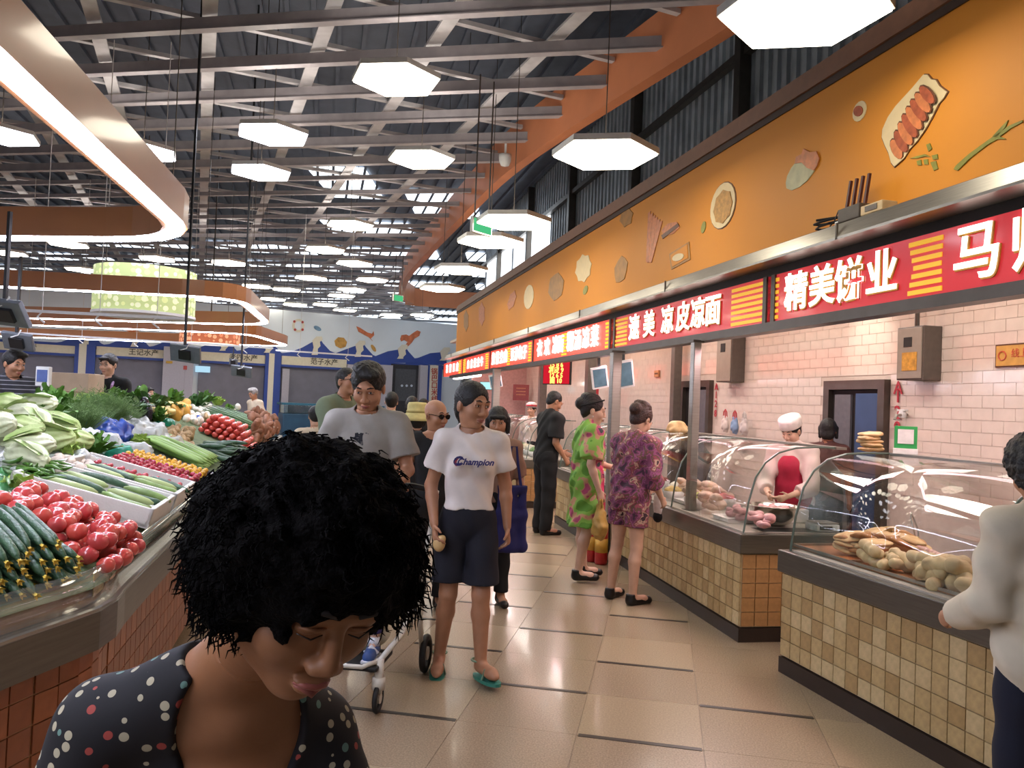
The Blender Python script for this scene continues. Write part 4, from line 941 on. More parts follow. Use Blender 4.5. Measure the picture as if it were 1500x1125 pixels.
def face_bits(root, P, R, s, glasses=False, closed=False, brow=m_brow, vis=True):
    T = lambda p: P + R @ (Vector(p) * s)
    Rm = R.to_4x4()
    def pl(mb, name, m): return mb.build(name, m, root, True)
    for q in (-1, 1):
        pl(MB().tube([T((q * .014, -.0945, .036)), T((q * .03, -.0955, .0425)), T((q * .047, -.0855, .038))], [.0028 * s, .0038 * s, .0018 * s], 6), 'eyebrow', brow)
        if glasses: continue
        if closed:
            pl(MB().tube([T((q * .016, -.0885, .007)), T((q * .03, -.0915, .0035)), T((q * .045, -.084, .006))], [.0006 * s, .0012 * s, .0006 * s], 5), 'eyelashes', m_iris)
        else:
            pl(MB().tube([T((q * .017, -.0855, .012)), T((q * .0305, -.0885, .0128)), T((q * .045, -.0805, .011))], [.0015 * s, .0052 * s, .0015 * s], 8), 'eye', m_eyew)
            c = T((q * .0305, -.0895, .0125)); mb = MB(); mb.lathe([(0, -.005 * s), (.0035 * s, -.0035 * s), (.005 * s, 0), (.0035 * s, .0035 * s), (0, .005 * s)], 8, c); pl(mb, 'iris', m_iris)
            pl(MB().tube([T((q * .015, -.0865, .0165)), T((q * .03, -.092, .0195)), T((q * .047, -.082, .0155))], [.001 * s, .0018 * s, .001 * s], 5), 'eyelashes', m_iris)
    pl(MB().tube([T((-.023, -.088, -.060)), T((-.012, -.0975, -.0568)), T((0, -.0985, -.0585)), T((.012, -.0975, -.0568)), T((.023, -.088, -.060))], [.001 * s, .0035 * s, .004 * s, .0035 * s, .001 * s], 6).tube([T((-.02, -.088, -.0645)), T((0, -.0975, -.0685)), T((.02, -.088, -.0645))], [.001 * s, .005 * s, .001 * s], 6), 'lips', m_lip)
    if glasses:
        g = MB()
        for q in (-1, 1):
            pts = [T((q * (.032 + .023 * math.cos(a)), -.103 + .008 * abs(math.cos(a)) * (1 if q * math.cos(a) * q > 0 else .3), .010 + .018 * math.sin(a))) for a in np.linspace(0, 2 * PI, 15)[:-1]]
            c = T((q * .032, -.104, .010)); n0 = len(g.v); g.add([c] + pts, [(0, 1 + i, 1 + (i + 1) % 14) for i in range(14)]); g.tube(pts, .0022 * s, 5, closed=True)
            g.tube([T((q * .055, -.093, .014)), T((q * .079, -.03, .015)), T((q * .08, .015, .005))], .0025 * s, 5)
        g.tube([T((-.01, -.106, .012)), T((.01, -.106, .012))], .003 * s, 5); g.build('sunglasses', m_shade, root)
def hair_sdf(P, R, s, style, vox):
    S = Sdf(np.array(P) - .27 * s, np.array(P) + .27 * s, vox); T = lambda p: np.array(P + R @ (Vector(p) * s)); e = lambda c, r, k=0.01, sub=False: S.ell(T(c), np.array(r) * s, k * s, R, sub)
    if style in ('short', 'flat', 'bun', 'updo', 'bob', 'buzz', 'nape'):
        g = {'buzz': .004, 'short': .012}.get(style, .010)
        e((0, .024, .043), (.076 + g, .093 + g, .083 + g))
        if style == 'short': e((0.015, -.055, .10), (.062, .045, .028), .02); e((-.02, -.02, .125), (.05, .06, .022), .02)
        e((0, .055, -.012), (.064, .05, .062), .02) if style != 'bob' else None; e((0, -.118, -.024), (.071, .090, .110), .008, True)          # face opening
        e((0, -.045, -.125), (.12, .10, .108) if style in ('short', 'buzz', 'bun', 'updo', 'flat') else (.06, .08, .09), .006, True)
        for q in (-1, 1): e((q * .085, .006, -.012), (.022, .022, .034), .004, True) if style in ('short', 'buzz', 'bun', 'updo', 'nape') else None
        if style == 'bun': e((.0, .09, .105), (.036, .036, .034), .008); e((0, .075, -.03), (.05, .04, .07), .03); S.cone(T((0, .075, 0)), T((0, .08, -.09)), .035 * s, .012 * s, .02 * s)
        if style == 'updo': e((0, .118, .045), (.052, .045, .052), .012); e((0, .045, .115), (.066, .07, .038), .03); e((.02, .09, .11), (.035, .035, .03), .01)
        if style == 'bob':
            for q in (-1, 1): S.cone(T((q * .078, 0.01, .03)), T((q * .082, -.01, -.065)), .026 * s, .018 * s, .02 * s)
            e((0, .06, -.03), (.078, .05, .075), .02); S.cone(T((-.05, -.082, .058)), T((.05, -.082, .058)), .016 * s, .016 * s, .015 * s)
        if style == 'flat': S.cone(T((-.045, -.078, .075)), T((.045, -.078, .075)), .018 * s, .018 * s, .02 * s)
    if style == 'big':
        e((0, .03, .045), (.126, .130, .114)); e((.0, .085, .01), (.115, .10, .10), .03); e((-.085, .015, -.01), (.035, .05, .045), .03); e((.085, .0, .02), (.05, .06, .06), .03)
        e((0.012, -.125, -.05), (.078, .085, .098), .01, True); e((0, -.09, -.16), (.13, .1, .1), .012, True)
        S.disp(lambda X, Y, Z: .010 * s * nz(X, Y, Z, 60 / s) + .006 * s * nz(X, Y, Z, 130 / s, 1.0) + .003 * s * nz(X, Y, Z, 260 / s, 2.0))
    if style == 'curly':
        e((0, .015, .05), (.108, .118, .105)); e((0, .05, .0), (.1, .09, .1), .03); e((0, -.125, -.055), (.064, .075, .098), .012, True); e((0, -.03, -.16), (.13, .13, .1), .012, True)
        S.disp(lambda X, Y, Z: .008 * s * nz(X, Y, Z, 90 / s) + .004 * s * nz(X, Y, Z, 190 / s, 1.0))
    elif style == 'big': pass
    elif style == 'short': S.disp(lambda X, Y, Z: .0035 * s * nz(X, Y, Z, 130 / s))
    else: S.disp(lambda X, Y, Z: .002 * s * nz(X, Y, Z, 90 / s) + .0012 * s * np.sin(60 * np.arctan2(X - P[0], Z - P[2] + .05)))
    return S.mesh()
def hand_sdf(S, w, d, n, s, side, curl=0.5, grip=False):
    """palm + four unequal fingers + thumb; w wrist, d towards the fingers, n out of the palm"""
    w = Vector(w); d = Vector(d).normalized(); n = Vector(n); n = (n - d * n.dot(d)).normalized(); x = d.cross(n).normalized() * side    # x towards the thumb side
    S.cone(w, w + d * .075 * s, .024 * s, .034 * s, .012 * s, flat=0.5, fax=tuple(n))
    for i, L in enumerate((.066, .075, .070, .054)):
        b = w + d * .08 * s + x * (.027 - i * .018) * s; c1 = curl * (0.9 + 0.1 * i)
        p1 = b + (d * math.cos(c1) + n * math.sin(c1)) * L * .5 * s; c2 = curl * 2.1; p2 = p1 + (d * math.cos(c2) + n * math.sin(c2)) * L * .5 * s
        S.cone(b, p1, .0088 * s, .008 * s, .002 * s); S.cone(p1, p2, .008 * s, .0066 * s, .002 * s)
    b = w + d * .03 * s + x * .026 * s; p1 = b + (d * .6 + x * .55 + n * .35).normalized() * .035 * s; p2 = p1 + (d * .85 + x * .1 + n * .5).normalized() * .028 * s
    S.cone(b, p1, .012 * s, .0095 * s, .006 * s); S.cone(p1, p2, .0095 * s, .0078 * s, .002 * s)
BASE = dict(hipL=(.085, 0, .90), hipR=(-.085, 0, .90), kneeL=(.09, -.012, .485), kneeR=(-.09, -.012, .485), ankL=(.09, .02, .085), ankR=(-.09, .02, .085), toeL=(.11, -.14, .028), toeR=(-.11, -.14, .028),
            pel=(0, 0, .93), waist=(0, 0, 1.07), chest=(0, 0, 1.25), neckb=(0, .012, 1.42), head=(0, -.012, 1.585), shL=(.165, .008, 1.375), shR=(-.165, .008, 1.375),
            elL=(.215, .03, 1.10), elR=(-.215, .03, 1.10), wrL=(.225, -.03, .865), wrR=(-.225, -.03, .865))
UP = ('waist', 'chest', 'neckb', 'head', 'shL', 'shR', 'elL', 'elR', 'wrL', 'wrR')
def person(label, loc, rz, H=1.7, cat='person', J=None, lean=0.0, head=(0, 0, 0), hs=1.0, g=1.0, sw=1.0, skin=None, top=None, bottom=None, hair=('short', None), shoes=None, vox=0.01, hv=0.0055, legs=True, glasses=False, closed=False, curl=0.5, group=None, chub=1.0, hands=True, fem=False, Rbody=None, closed_lids=False):
    skin = skin or m_skin; s = H / 1.7; root = thing('person', label, cat, loc, rz, group)
    j = {k: Vector(v) for k, v in BASE.items()}
    for k in ('shL', 'shR', 'elL', 'elR', 'wrL', 'wrR'): j[k].x *= sw
    R0 = Matrix.Rotation(lean, 3, 'X'); Rb = Rbody or R0; pv = j['pel'].copy()
    for k in UP: j[k] = pv + R0 @ (j[k] - pv)
    for k, v in (J or {}).items(): j[k] = Vector(v)
    j = {k: v * s for k, v in j.items()}
    Rh = Matrix.Rotation(head[0], 3, 'Z') @ Matrix.Rotation(head[1], 3, 'X') @ Matrix.Rotation(head[2], 3, 'Y')    # yaw (+ = to own left), pitch (+ = down), roll
    hsz = s * hs; P = j['head']
    def torso(S, inf=0.0, k=.05, low=True):
        up = (j['neckb'] - j['pel']).normalized(); Rt = R0
        if low: S.ell(j['pel'] - Vector((0, 0, .01)), np.array((.155 * g + inf, .105 * g + inf, .13 + inf)) * s, k * s, Rt)
        S.ell(j['waist'], np.array((.128 * g + inf, .098 * g + inf, .15 + inf)) * s, k * s, Rt)
        S.ell(j['chest'], np.array((.150 * g + inf, .105 * g + inf, .17 + inf)) * s, k * s, Rt)
        for q in ('shL', 'shR'): S.cone(j['chest'] + (j['neckb'] - j['chest']) * .7, j[q], (.062 + inf) * s, (.052 * g + inf) * s, .04 * s)
        for q in ('shL', 'shR'): S.cone(j['neckb'] + (P - j['neckb']) * .10, j[q].lerp(j['neckb'], .25), (.046 + inf) * s, (.040 + inf) * s, .035 * s)
        if fem:
            for q in (-1, 1): S.ell(j['chest'] + R0 @ (Vector((q * .062, -.075, -.005)) * s), np.array((.058, .052, .055)) * s + inf * .5, .03 * s, Rt)
    def bodyf(S):
        torso(S)
        S.cone(j['neckb'] - (P - j['neckb']) * .2, P + Rh @ Vector((0, .02, -.04)) * hsz, .058 * s, .050 * hsz, .02 * s)
        for q, sd in (('L', 1), ('R', -1)):
            S.cone(j['sh' + q], j['el' + q], .050 * g ** .5 * s, .037 * s, .015 * s); mid = j['el' + q].lerp(j['wr' + q], .3)
            S.cone(j['el' + q], mid, .037 * s, .038 * s, .015 * s); S.cone(mid, j['wr' + q], .038 * s, .024 * s, .012 * s)
            if hands:
                d = (j['wr' + q] - j['el' + q]); n_ = Vector((-sd, 0, 0)) if abs(d.normalized().x) < .8 else Vector((0, 0, -1))
                hand_sdf(S, j['wr' + q], d, n_, s, -sd if d.z < 0 else sd, curl)
            else: S.ell(j['wr' + q] + (j['wr' + q] - j['el' + q]).normalized() * .06 * s, np.array((.03, .03, .05)) * s, .02)
            if legs:
                S.cone(j['hip' + q], j['knee' + q], .085 * g * s, .052 * s, .04 * s)
                cf = j['knee' + q].lerp(j['ank' + q], .3) + Vector((0, .012, 0)) * s
                S.cone(j['knee' + q], cf, .050 * s, .053 * s, .02 * s); S.cone(cf, j['ank' + q], .053 * s, .034 * s, .02 * s)
                S.cone(j['ank' + q] + Vector((0, .02, -.035)) * s, j['toe' + q].lerp(j['ank' + q], .2), .036 * s, .034 * s, .025 * s); S.cone(j['toe' + q].lerp(j['ank' + q], .3) - Vector((0, 0, .005)), j['toe' + q], .034 * s, .026 * s, .02 * s, flat=.8, fax=(0, 0, 1))
    al = np.array([list(v) for v in j.values()]); lo = al.min(0) - .2 * s; hi = al.max(0) + .2 * s; lo[2] = -.02 if legs else max(lo[2], .75 * s)
    if not legs: lo[2] = (j['pel'].z - .1)
    # one body: coarse below the collar, fine above it
    cutp = j['neckb'].lerp(P, .28); cn = (P - j['neckb']).normalized()
    S = Sdf(lo, hi, vox); bodyf(S); head_sdf(S, P, Rh, hsz, fem, chub=chub)
    if not legs: S.cut(j['pel'] - Vector((0, 0, .09)), (0, 0, -1))
    if hv < vox:
        keep = S.f.copy(); S.cut(cutp, cn); 
        # hands reach above the collar only when an arm is lifted: keep them in the coarse part
        a = S.mesh(); r_ = .20 * hsz
        S2 = Sdf(np.array(P) - r_, np.array(P) + r_, hv); bodyf(S2); head_sdf(S2, P, Rh, hsz, fem, chub=chub); S2.cut(cutp, -cn)
        b = S2.mesh(); V, Fq = npmerge(a, b)
    else: V, Fq = S.mesh()
    npmesh('body', V, Fq, skin, root)
    face_bits(root, P, Rh, hsz, glasses, closed)
    if hair and hair[0]:
        V, Fq = hair_sdf(P, Rh, hsz, hair[0], max(hv, .005)); npmesh('hair', V, Fq, hair[1] or m_hair, root)
    if top:
        inf = top.get('inf', .016); tv = top.get('vox', vox); S = Sdf(lo - .05, hi + .05, tv); torso(S, inf, low=top.get('low', True))
        sl = top.get('sleeve', .6); hem = top.get('hem', .9) * s
        if top.get('hemcone'):
            hc = top['hemcone']; S.cone(j['waist'], Vector((j['pel'].x, j['pel'].y, hc[0] * s)), .12 * s, hc[1] * s, .05 * s, flat=.72)
        S.cut((0, 0, hem), (0, 0, -1))
        for q in 'LR':
            if sl <= 0: continue
            e = j['el' + q]; sh = j['sh' + q]; wr = j['wr' + q]; fl_ = top.get('flare', .02)
            S3 = Sdf(lo - .05, hi + .05, tv); r0_ = (.054 * g ** .5 + inf) * s
            if sl <= 1: S3.cone(sh, sh.lerp(e, sl + .2), r0_, (.046 + inf + fl_ * .5) * s, .025 * s); S3.cut(sh.lerp(e, sl), (e - sh))
            else: S3.cone(sh, e, r0_, (.045 + inf) * s, .025 * s); S3.cone(e, e.lerp(wr, sl - 1 + .1), (.045 + inf) * s, (.034 + inf) * s, .02 * s); S3.cut(e.lerp(wr, sl - 1), (wr - e)) if (wr - e).normalized().dot((e - sh).normalized()) > .2 else None
            a_ = S.f; d_ = S3.f; k_ = .025; h_ = np.clip(.5 + .5 * (a_ - d_) / k_, 0, 1); S.f = (d_ * h_ + a_ * (1 - h_) - k_ * h_ * (1 - h_)).astype(np.float32)
        fo = top.get('fold', .006); S.disp(lambda X, Y, Z: fo * s * np.sin(Z * 34 / s + 5 * np.sin(X * 9) + 3 * np.sin(Y * 11)) * np.sin(X * 17 + Z * 6))
        nk = top.get('neck', (.075, .07, .05)); S.ell(j['neckb'] + Vector((0, -.02, .035)) * s, np.array(nk) * s, .004, R0, True)
        if top.get('scoop'): S.ell(j['neckb'] + Rb @ (Vector(top['scoop'][0]) * s), np.array(top['scoop'][1]) * s, .004, Rb, True)
        V, Fq = S.mesh(); o = npmesh(top.get('name', 'shirt'), V, Fq, top['m'], root)
    if bottom:
        inf = bottom.get('inf', .018); S = Sdf(lo - .05, hi + .05, bottom.get('vox', vox)); zt = bottom.get('top', 1.0) * s; hem = bottom['hem'] * s
        S.ell(j['pel'] - Vector((0, 0, .01)), np.array((.155 * g + inf, .105 * g + inf, .14 + inf)) * s, .05 * s)
        if bottom.get('skirt'):
            S.cone(j['pel'], Vector((j['pel'].x, j['pel'].y, hem)), .15 * s * g, bottom['skirt'] * s, .04, flat=.75)
        else:
            fl_ = bottom.get('flare', .0)
            for q in 'LR':
                h, k_, a = j['hip' + q], j['knee' + q], j['ank' + q]
                S.cone(h, k_, (.083 * g + inf * .7) * s, (.054 + inf + fl_) * s, .008 * s)
                if hem < k_.z: S.cone(k_, a - Vector((0, 0, .03)), (.054 + inf) * s, (.042 + inf) * s, .02 * s)
                
        S.disp(lambda X, Y, Z: .005 * s * np.sin(Z * 30 / s + 4 * np.sin(X * 13)) * np.sin(X * 21 + 2))
        S.cut((0, 0, zt), (0, 0, 1)); S.cut((0, 0, hem), (0, 0, -1)); V, Fq = S.mesh(); npmesh(bottom.get('name', 'shorts'), V, Fq, bottom['m'], root)
    if shoes and legs:
        for q in 'LR':
            a, t = j['ank' + q], j['toe' + q]; d = (t - a); d.z = 0; d.normalize(); S = Sdf(np.minimum(a, t) - .12, np.maximum(a, t) + .12, min(vox, .007)); hz = max(.0, min(a.z, .085 * s) - .085 * s)
            heel = a + Vector((0, 0, -a.z + (a.z - .085 * s) + .03 * s)) - d * .02; 
            if shoes[0] == 'shoe':
                S.cone(heel, t + d * .01, .042 * s, .038 * s, .02, flat=.9, fax=(0, 0, 1)); S.cone(heel + Vector((0, 0, .02)), heel + Vector((0, 0, .05)) * s, .044 * s, .042 * s, .02); S.cut(heel + Vector((0, 0, .065)) * s, (0, 0, 1)); S.cut((0, 0, min(heel.z, t.z) - .03 * s), (0, 0, -1))
                V, Fq = S.mesh(); npmesh('shoe', V, Fq, shoes[1], root)
            else:
                mb = MB(); sd = d.cross(Vector((0, 0, 1))); n_ = 10; out = []
                for a_ in np.linspace(0, 2 * PI, 19)[:-1]:
                    c_, s_ = math.cos(a_), math.sin(a_); out.append((c_ * .135 * s, s_ * (.046 + .008 * c_) * s))
                ctr = (heel + t) / 2 + Vector((0, 0, -.034 * s)); tilt = (t - heel).normalized(); vs = []
                for z_ in (-.012 * s, .006 * s): vs += [ctr + tilt * x_ + sd * y_ + Vector((0, 0, z_)) for x_, y_ in out]
                n_ = 18; mb.add(vs, [tuple(range(n_))[::-1], tuple(range(n_, 2 * n_))] + [(i, (i + 1) % n_, (i + 1) % n_ + n_, i + n_) for i in range(n_)]); mb.build('sandal_sole', shoes[1], root)
                m2 = MB(); f_ = t.lerp(heel, .35)
                for q2 in (-1, 1): m2.tube([t.lerp(heel, .12) + Vector((0, 0, .015)), f_ + sd * q2 * .03 + Vector((0, 0, .03)), f_ + sd * q2 * .046 - Vector((0, 0, .025))], .006, 6)
                if len(shoes) > 3: m2.tube([heel + Vector((0, 0, .055)) + (d * math.cos(a_) + sd * math.sin(a_)) * .042 * s for a_ in np.linspace(0, 2 * PI, 13)[:-1]], .006, 5, closed=True)
                m2.build('sandal_strap', shoes[2], root)
    root['_'] = 0; del root['_']
    root_data[root.name] = (j, Rh, P, hsz)
    return root
root_data = {}
def facing(deg): return math.radians(deg)
def bag(name, label, cat, p, rz, w_, d_, h_, m, strap_h=0.25, taper=1.0, sag=.01, vox=.008, group=None, ms=None):
    t = thing(name, label, cat, p, rz, group); S = Sdf((-w_ / 2 - .05, -d_ / 2 - .05, -.04), (w_ / 2 + .05, d_ / 2 + .05, h_ + .04), vox)
    S.cone((-w_ / 2 + .03, 0, .03), (w_ / 2 - .03, 0, .03), .035, .035, .02, flat=d_ / .07, fax=(0, 1, 0)) if False else None
    S.ell((0, 0, h_ * .28), (w_ * .52, d_ * .5, h_ * .34), .03); S.ell((0, 0, h_ * .62), (w_ * .5 * taper, d_ * .32, h_ * .42), .06)
    S.disp(lambda X, Y, Z: sag * nz(X, Y, Z, 38)); S.cut((0, 0, h_), (0, 0, 1)); V, Fq = S.mesh(); npmesh('bag_body', V, Fq, m, t)
    if strap_h:
        for q in (-1, 1): MB().tube([(-w_ * .22, q * .012, h_ - .03), (-w_ * .15, q * .01, h_ + strap_h * .6), (0, 0, h_ + strap_h), (w_ * .15, q * .01, h_ + strap_h * .6), (w_ * .22, q * .012, h_ - .03)], .008, 6).build('handle', ms or m, t)
    return t
m_wtee = cloth('white_tee', '#d8cfc8'); m_navy = cloth('navy_cloth', '#0c0e1c'); m_gtee = cloth('heather_grey_tee', '#8c8882', var=0.12); m_blk = cloth('black_cloth', '#0b0b0d'); m_blk2 = cloth('black_trousers', '#0a0a0d')
m_wjac = cloth('cream_jacket', '#cfc4ae'); m_jean = cloth('dark_navy_jeans', '#0d1226'); m_tan = cloth('tan_blouse', '#8a6a58'); m_grn = cloth('sage_polo', '#66725a'); m_cream = cloth('cream_shirt', '#b8ac92')
m_jade = mat('jade_rubber', '#2f7a6a', 0.5, var=.05); m_strapc = mat('pale_strap', '#6f8a70', 0.5); m_bsh = mat('black_shoe', '#0e0c0c', 0.4)
def put_on(px, py): p = onz(px, py); return Vector((p.x, p.y, 0))
# woman in a white tee walking towards the camera
lc = put_on(676, 990); s0 = 1.68 / 1.7
champ = person('woman in white t-shirt with script lettering and navy shorts walking down the aisle', lc, 0.12, 1.67, sw=.94, hs=1.12, g=.95, fem=True,
    J=dict(ankL=(.10, -.10, .12), kneeL=(.085, -.10, .50), toeL=(.17, -.24, .075), ankR=(-.13, .10, .10), kneeR=(-.10, -.03, .49), toeR=(-.15, -.06, .03), elR=(-.225, .04, 1.11), wrR=(-.20, -.10, .90), elL=(.22, .05, 1.12), wrL=(.235, .0, .88)),
    head=(0.55, 0.12, 0.05), hair=('bun', None), skin=m_skin_t, top=dict(m=m_wtee, sleeve=.62, hem=.985, inf=.018, flare=.05, fold=.007, vox=.007), bottom=dict(m=m_navy, top=1.03, hem=.565, flare=.035, inf=.018), shoes=('sandal', m_jade, m_strapc, 1), vox=.0075, hv=.0035, curl=.55)
def on_chest(root, s, z, txt, size, m, y=-.16, x=0.0, name='chest_lettering', bold=.01, shear=.3):
    o = text_mesh(name, txt, size, m, root, Matrix.Translation((x, y, z)) @ Matrix.Rotation(PI / 2, 4, 'X'), .002, bold, shear); return o
def drape(o, root, names=('shirt',), off=.002):        # press flat lettering onto the cloth behind it
    tgt = [c for c in root.children if c.name.split('.')[0] in names][0]
    from mathutils.bvhtree import BVHTree
    me = tgt.data; bvh = BVHTree.FromPolygons([v.co for v in me.vertices], [list(p.vertices) for p in me.polygons]); mw = o.matrix_local.copy(); inv = mw.inverted()
    for v in o.data.vertices:
        p = mw @ v.co; h = bvh.ray_cast(Vector((p.x, -1, p.z)), Vector((0, 1, 0)))
        if h[0] is not None: back = p.y - mw.translation.y; v.co = inv @ Vector((p.x, h[0].y - off + back * .3, p.z))
o = on_chest(champ, 1, 1.245, 'Champion', .050, mat('navy_script', '#2a2a6a', .6), x=.015, bold=.0015, shear=.35); drape(o, champ)
o = on_chest(champ, 1, 1.247, 'C', .068, mat('navy_script', '#2a2a6a', .6), x=-.086, bold=.004, shear=.2, name='large_initial'); drape(o, champ)
o = on_chest(champ, 1, 1.247, '(', .042, mat('red_print', '#b03a3a', 0.5), x=-.094, bold=.004, shear=.2, name='red_accent'); drape(o, champ, off=.004)
j = root_data[champ.name][0]; pw = champ.matrix_world @ Vector((0, 0, 0)); CM = frame_xy(lc, .12)
t = thing('bread_bun', 'small yellow bun held in the hand of the woman in white', 'food', CM @ (j['wrR'] + Vector((.03, -.05, -.10))), .3); S = Sdf((-.06,) * 3, (.06,) * 3, .006); S.ell((0, 0, 0), (.035, .028, .045), .01); S.ell((.015, -.01, .03), (.02, .02, .02), .01); V, Fq = S.mesh(); npmesh('crust', V, Fq, mat('pale_bun', '#cfae78', .6), t)

# man in grey tee pushing the stroller
pm = at(540, 583, 4.75); lm = Vector((pm.x, 4.75, 0))
gm = person('broad man in grey t-shirt with a dark print looking down while pushing a stroller', lm, 0.05, 1.76, sw=1.03, g=1.08, hs=1.13, chub=1.06, lean=.05, J=dict(wrL=(.17, -.32, 1.02), wrR=(-.17, -.32, 1.02), elL=(.25, -.05, 1.12), elR=(-.25, -.05, 1.12)),
    head=(-.05, .42, 0), hair=('short', None), skin=m_skin_t, top=dict(m=m_gtee, sleeve=.72, hem=.88, inf=.024, flare=.05, vox=.008), bottom=dict(m=m_navy, hem=.45, name='shorts'), shoes=('shoe', m_bsh), vox=.009, hv=.004)
m_dpr = mat('dark_print', '#23262e', .7); m_rpr = mat('dull_red_print', '#8a4a44', .7)
prn = MB()
for (x0, x1, z0, z1) in ((-.05, .03, 1.235, 1.26), (-.07, .05, 1.21, 1.235), (-.04, .06, 1.19, 1.21), (-.075, -.03, 1.19, 1.225), (-.05, .045, 1.135, 1.15), (-.02, .03, 1.115, 1.135)):
    for i in range(8):
        for k in range(2): xa = x0 + (x1 - x0) * i / 8; xb = x0 + (x1 - x0) * (i + 1) / 8; za = z0 + (z1 - z0) * k / 2; zb_ = z0 + (z1 - z0) * (k + 1) / 2 + .004 * math.sin(i * 2.3); prn.box((xa, -.2, za), (xb, -.197, zb_))
o = prn.build('chest_print', m_dpr, gm); o.matrix_local = Matrix.Translation((0, 0, .115)); 
from mathutils.bvhtree import BVHTree
def drape2(o, root):
    tgt = [c for c in root.children if c.name.split('.')[0] == 'shirt'][0]; me = tgt.data; bvh = BVHTree.FromPolygons([v.co for v in me.vertices], [list(p.vertices) for p in me.polygons]); mw = o.matrix_local.copy(); inv = mw.inverted()
    for v in o.data.vertices:
        p = mw @ v.co; h = bvh.ray_cast(Vector((p.x, -1, p.z)), Vector((0, 1, 0)))
        if h[0] is not None: v.co = inv @ Vector((p.x, h[0].y - .003 - (-.197 - v.co.y if False else 0), p.z))
drape2(o, gm)
prn = MB()
for (z0, z1) in ((1.16, 1.167), (1.173, 1.18)):
    for i in range(14): prn.box((-.085 + i * .015, -.2, z0), (-.075 + i * .015, -.197, z1))
o = prn.build('striped_print', m_rpr, gm); o.matrix_local = Matrix.Translation((0, 0, .115)); drape2(o, gm)

# stroller and child
ws = onz(557, 1046); st = thing('stroller', 'white and black stroller with a single front wheel pushed by the man in grey', 'stroller', (ws.x - .14, 4.35, 0), -.12)
m_swh = mat('stroller_white', '#c9c4b8', .35); m_sbl = mat('stroller_black', '#121214', .6)
def wheel(c, r, w_, name='wheel'):
    mb = MB(); mb.tube([Vector(c) + Vector((0, r * .82 * math.cos(a), r * .82 * math.sin(a))) for a in np.linspace(0, 2 * PI, 21)[:-1]], r * .18, 8, closed=True); o = mb.build(name, m_sbl, st, True)
    MB().tube([Vector(c) - Vector((w_ / 2, 0, 0)), Vector(c) + Vector((w_ / 2, 0, 0))], r * .35, 10).build('hub', m_swh, o)
for x in (.165, -.165): wheel((x, -.34, .075), .075, .03)
for x in (.26, -.26): wheel((x, .30, .11), .11, .03)
for q in (-1, 1):
    MB().tube([(q * .165, -.34, .10), (q * .165, -.34, .27)], [.02, .024], 10).tube([(q * .165, -.34, .12), (q * .165, -.34, .18)], .034, 10).build('front_fork', m_swh, st, True)
    MB().tube([(q * .165, -.34, .26), (q * .22, -.12, .34), (q * .25, .1, .55), (q * .26, .3, .85), (q * .26, .42, 1.04)], .015, 8).build('frame_rail', m_swh, st, True)
    MB().tube([(q * .24, .28, .12), (q * .25, .1, .5)], .014, 8).build('rear_rail', m_swh, st, True)
MB().tube([(-.26, .42, 1.04), (-.1, .45, 1.06), (.1, .45, 1.06), (.26, .42, 1.04)], .018, 8).build('push_handle', m_sbl, st, True)
MB().tube([(-.165, -.34, .262), (-.1, -.42, .25), (.1, -.42, .25), (.165, -.34, .262)], .012, 8).build('foot_rail', m_swh, st, True)
MB().box((-.17, -.40, .22), (.17, -.1, .245), .01).build('footrest', m_sbl, st)
S = Sdf((-.3, -.3, .2), (.3, .4, 1.0), .012); S.ell((0, -.02, .42), (.19, .2, .07), .03); S.ell((0, .18, .62), (.19, .07, .26), .06); S.ell((0, -.17, .36), (.17, .05, .11), .04); V, Fq = S.mesh(); npmesh('seat', V, Fq, mat('seat_cream', '#b8ae94', .7), st)
kid = thing('person', 'small child in the stroller, in navy trousers and blue velcro sandals', 'person', (st.location.x, st.location.y, 0), -.12)
S = Sdf((-.25, -.5, .2), (.25, .35, 1.05), .008)
for q in (-1, 1): S.cone((q * .06, .03, .5), (q * .085, -.16, .50), .05, .042, .02); S.cone((q * .085, -.17, .49), (q * .10, -.24, .31), .038, .026, .02); S.cone((q * .10, -.24, .29), (q * .105, -.30, .275), .026, .024, .01)
S.ell((0, .08, .62), (.1, .07, .16), .05); S.cone((0, .07, .72), (0, .07, .80), .035, .035, .02)
for q in (-1, 1): S.cone((q * .09, .06, .72), (q * .14, -.03, .6), .032, .026, .03); S.cone((q * .14, -.03, .6), (q * .08, -.13, .57), .026, .02, .01); S.ell((q * .07, -.15, .57), (.022, .03, .018), .01)
Rk = Matrix.Rotation(.1, 3, 'X'); Pk = Vector((0, .06, .86)); head_sdf(S, Pk, Rk, .82); V, Fq = S.mesh(); npmesh('body', V, Fq, m_skin_p, kid); face_bits(kid, Pk, Rk, .82)
V, Fq = hair_sdf(Pk, Rk, .82, 'short', .007); npmesh('hair', V, Fq, m_hair, kid)
S = Sdf((-.25, -.4, .3), (.25, .3, .8), .01); S.ell((0, .08, .62), (.115, .085, .17), .05); V, Fq = S.mesh(); npmesh('shirt', V, Fq, cloth('kid_white', '#b9b4b0'), kid)
S = Sdf((-.25, -.4, .25), (.25, .3, .7), .008)
for q in (-1, 1): S.cone((q * .06, .05, .5), (q * .085, -.16, .50), .062, .055, .02); S.cone((q * .085, -.16, .50), (q * .098, -.225, .36), .055, .045, .02)
S.cut((0, 0, .365), (0, 0, -1)); V, Fq = S.mesh(); npmesh('trousers', V, Fq, cloth('kid_navy', '#221a4a'), kid)
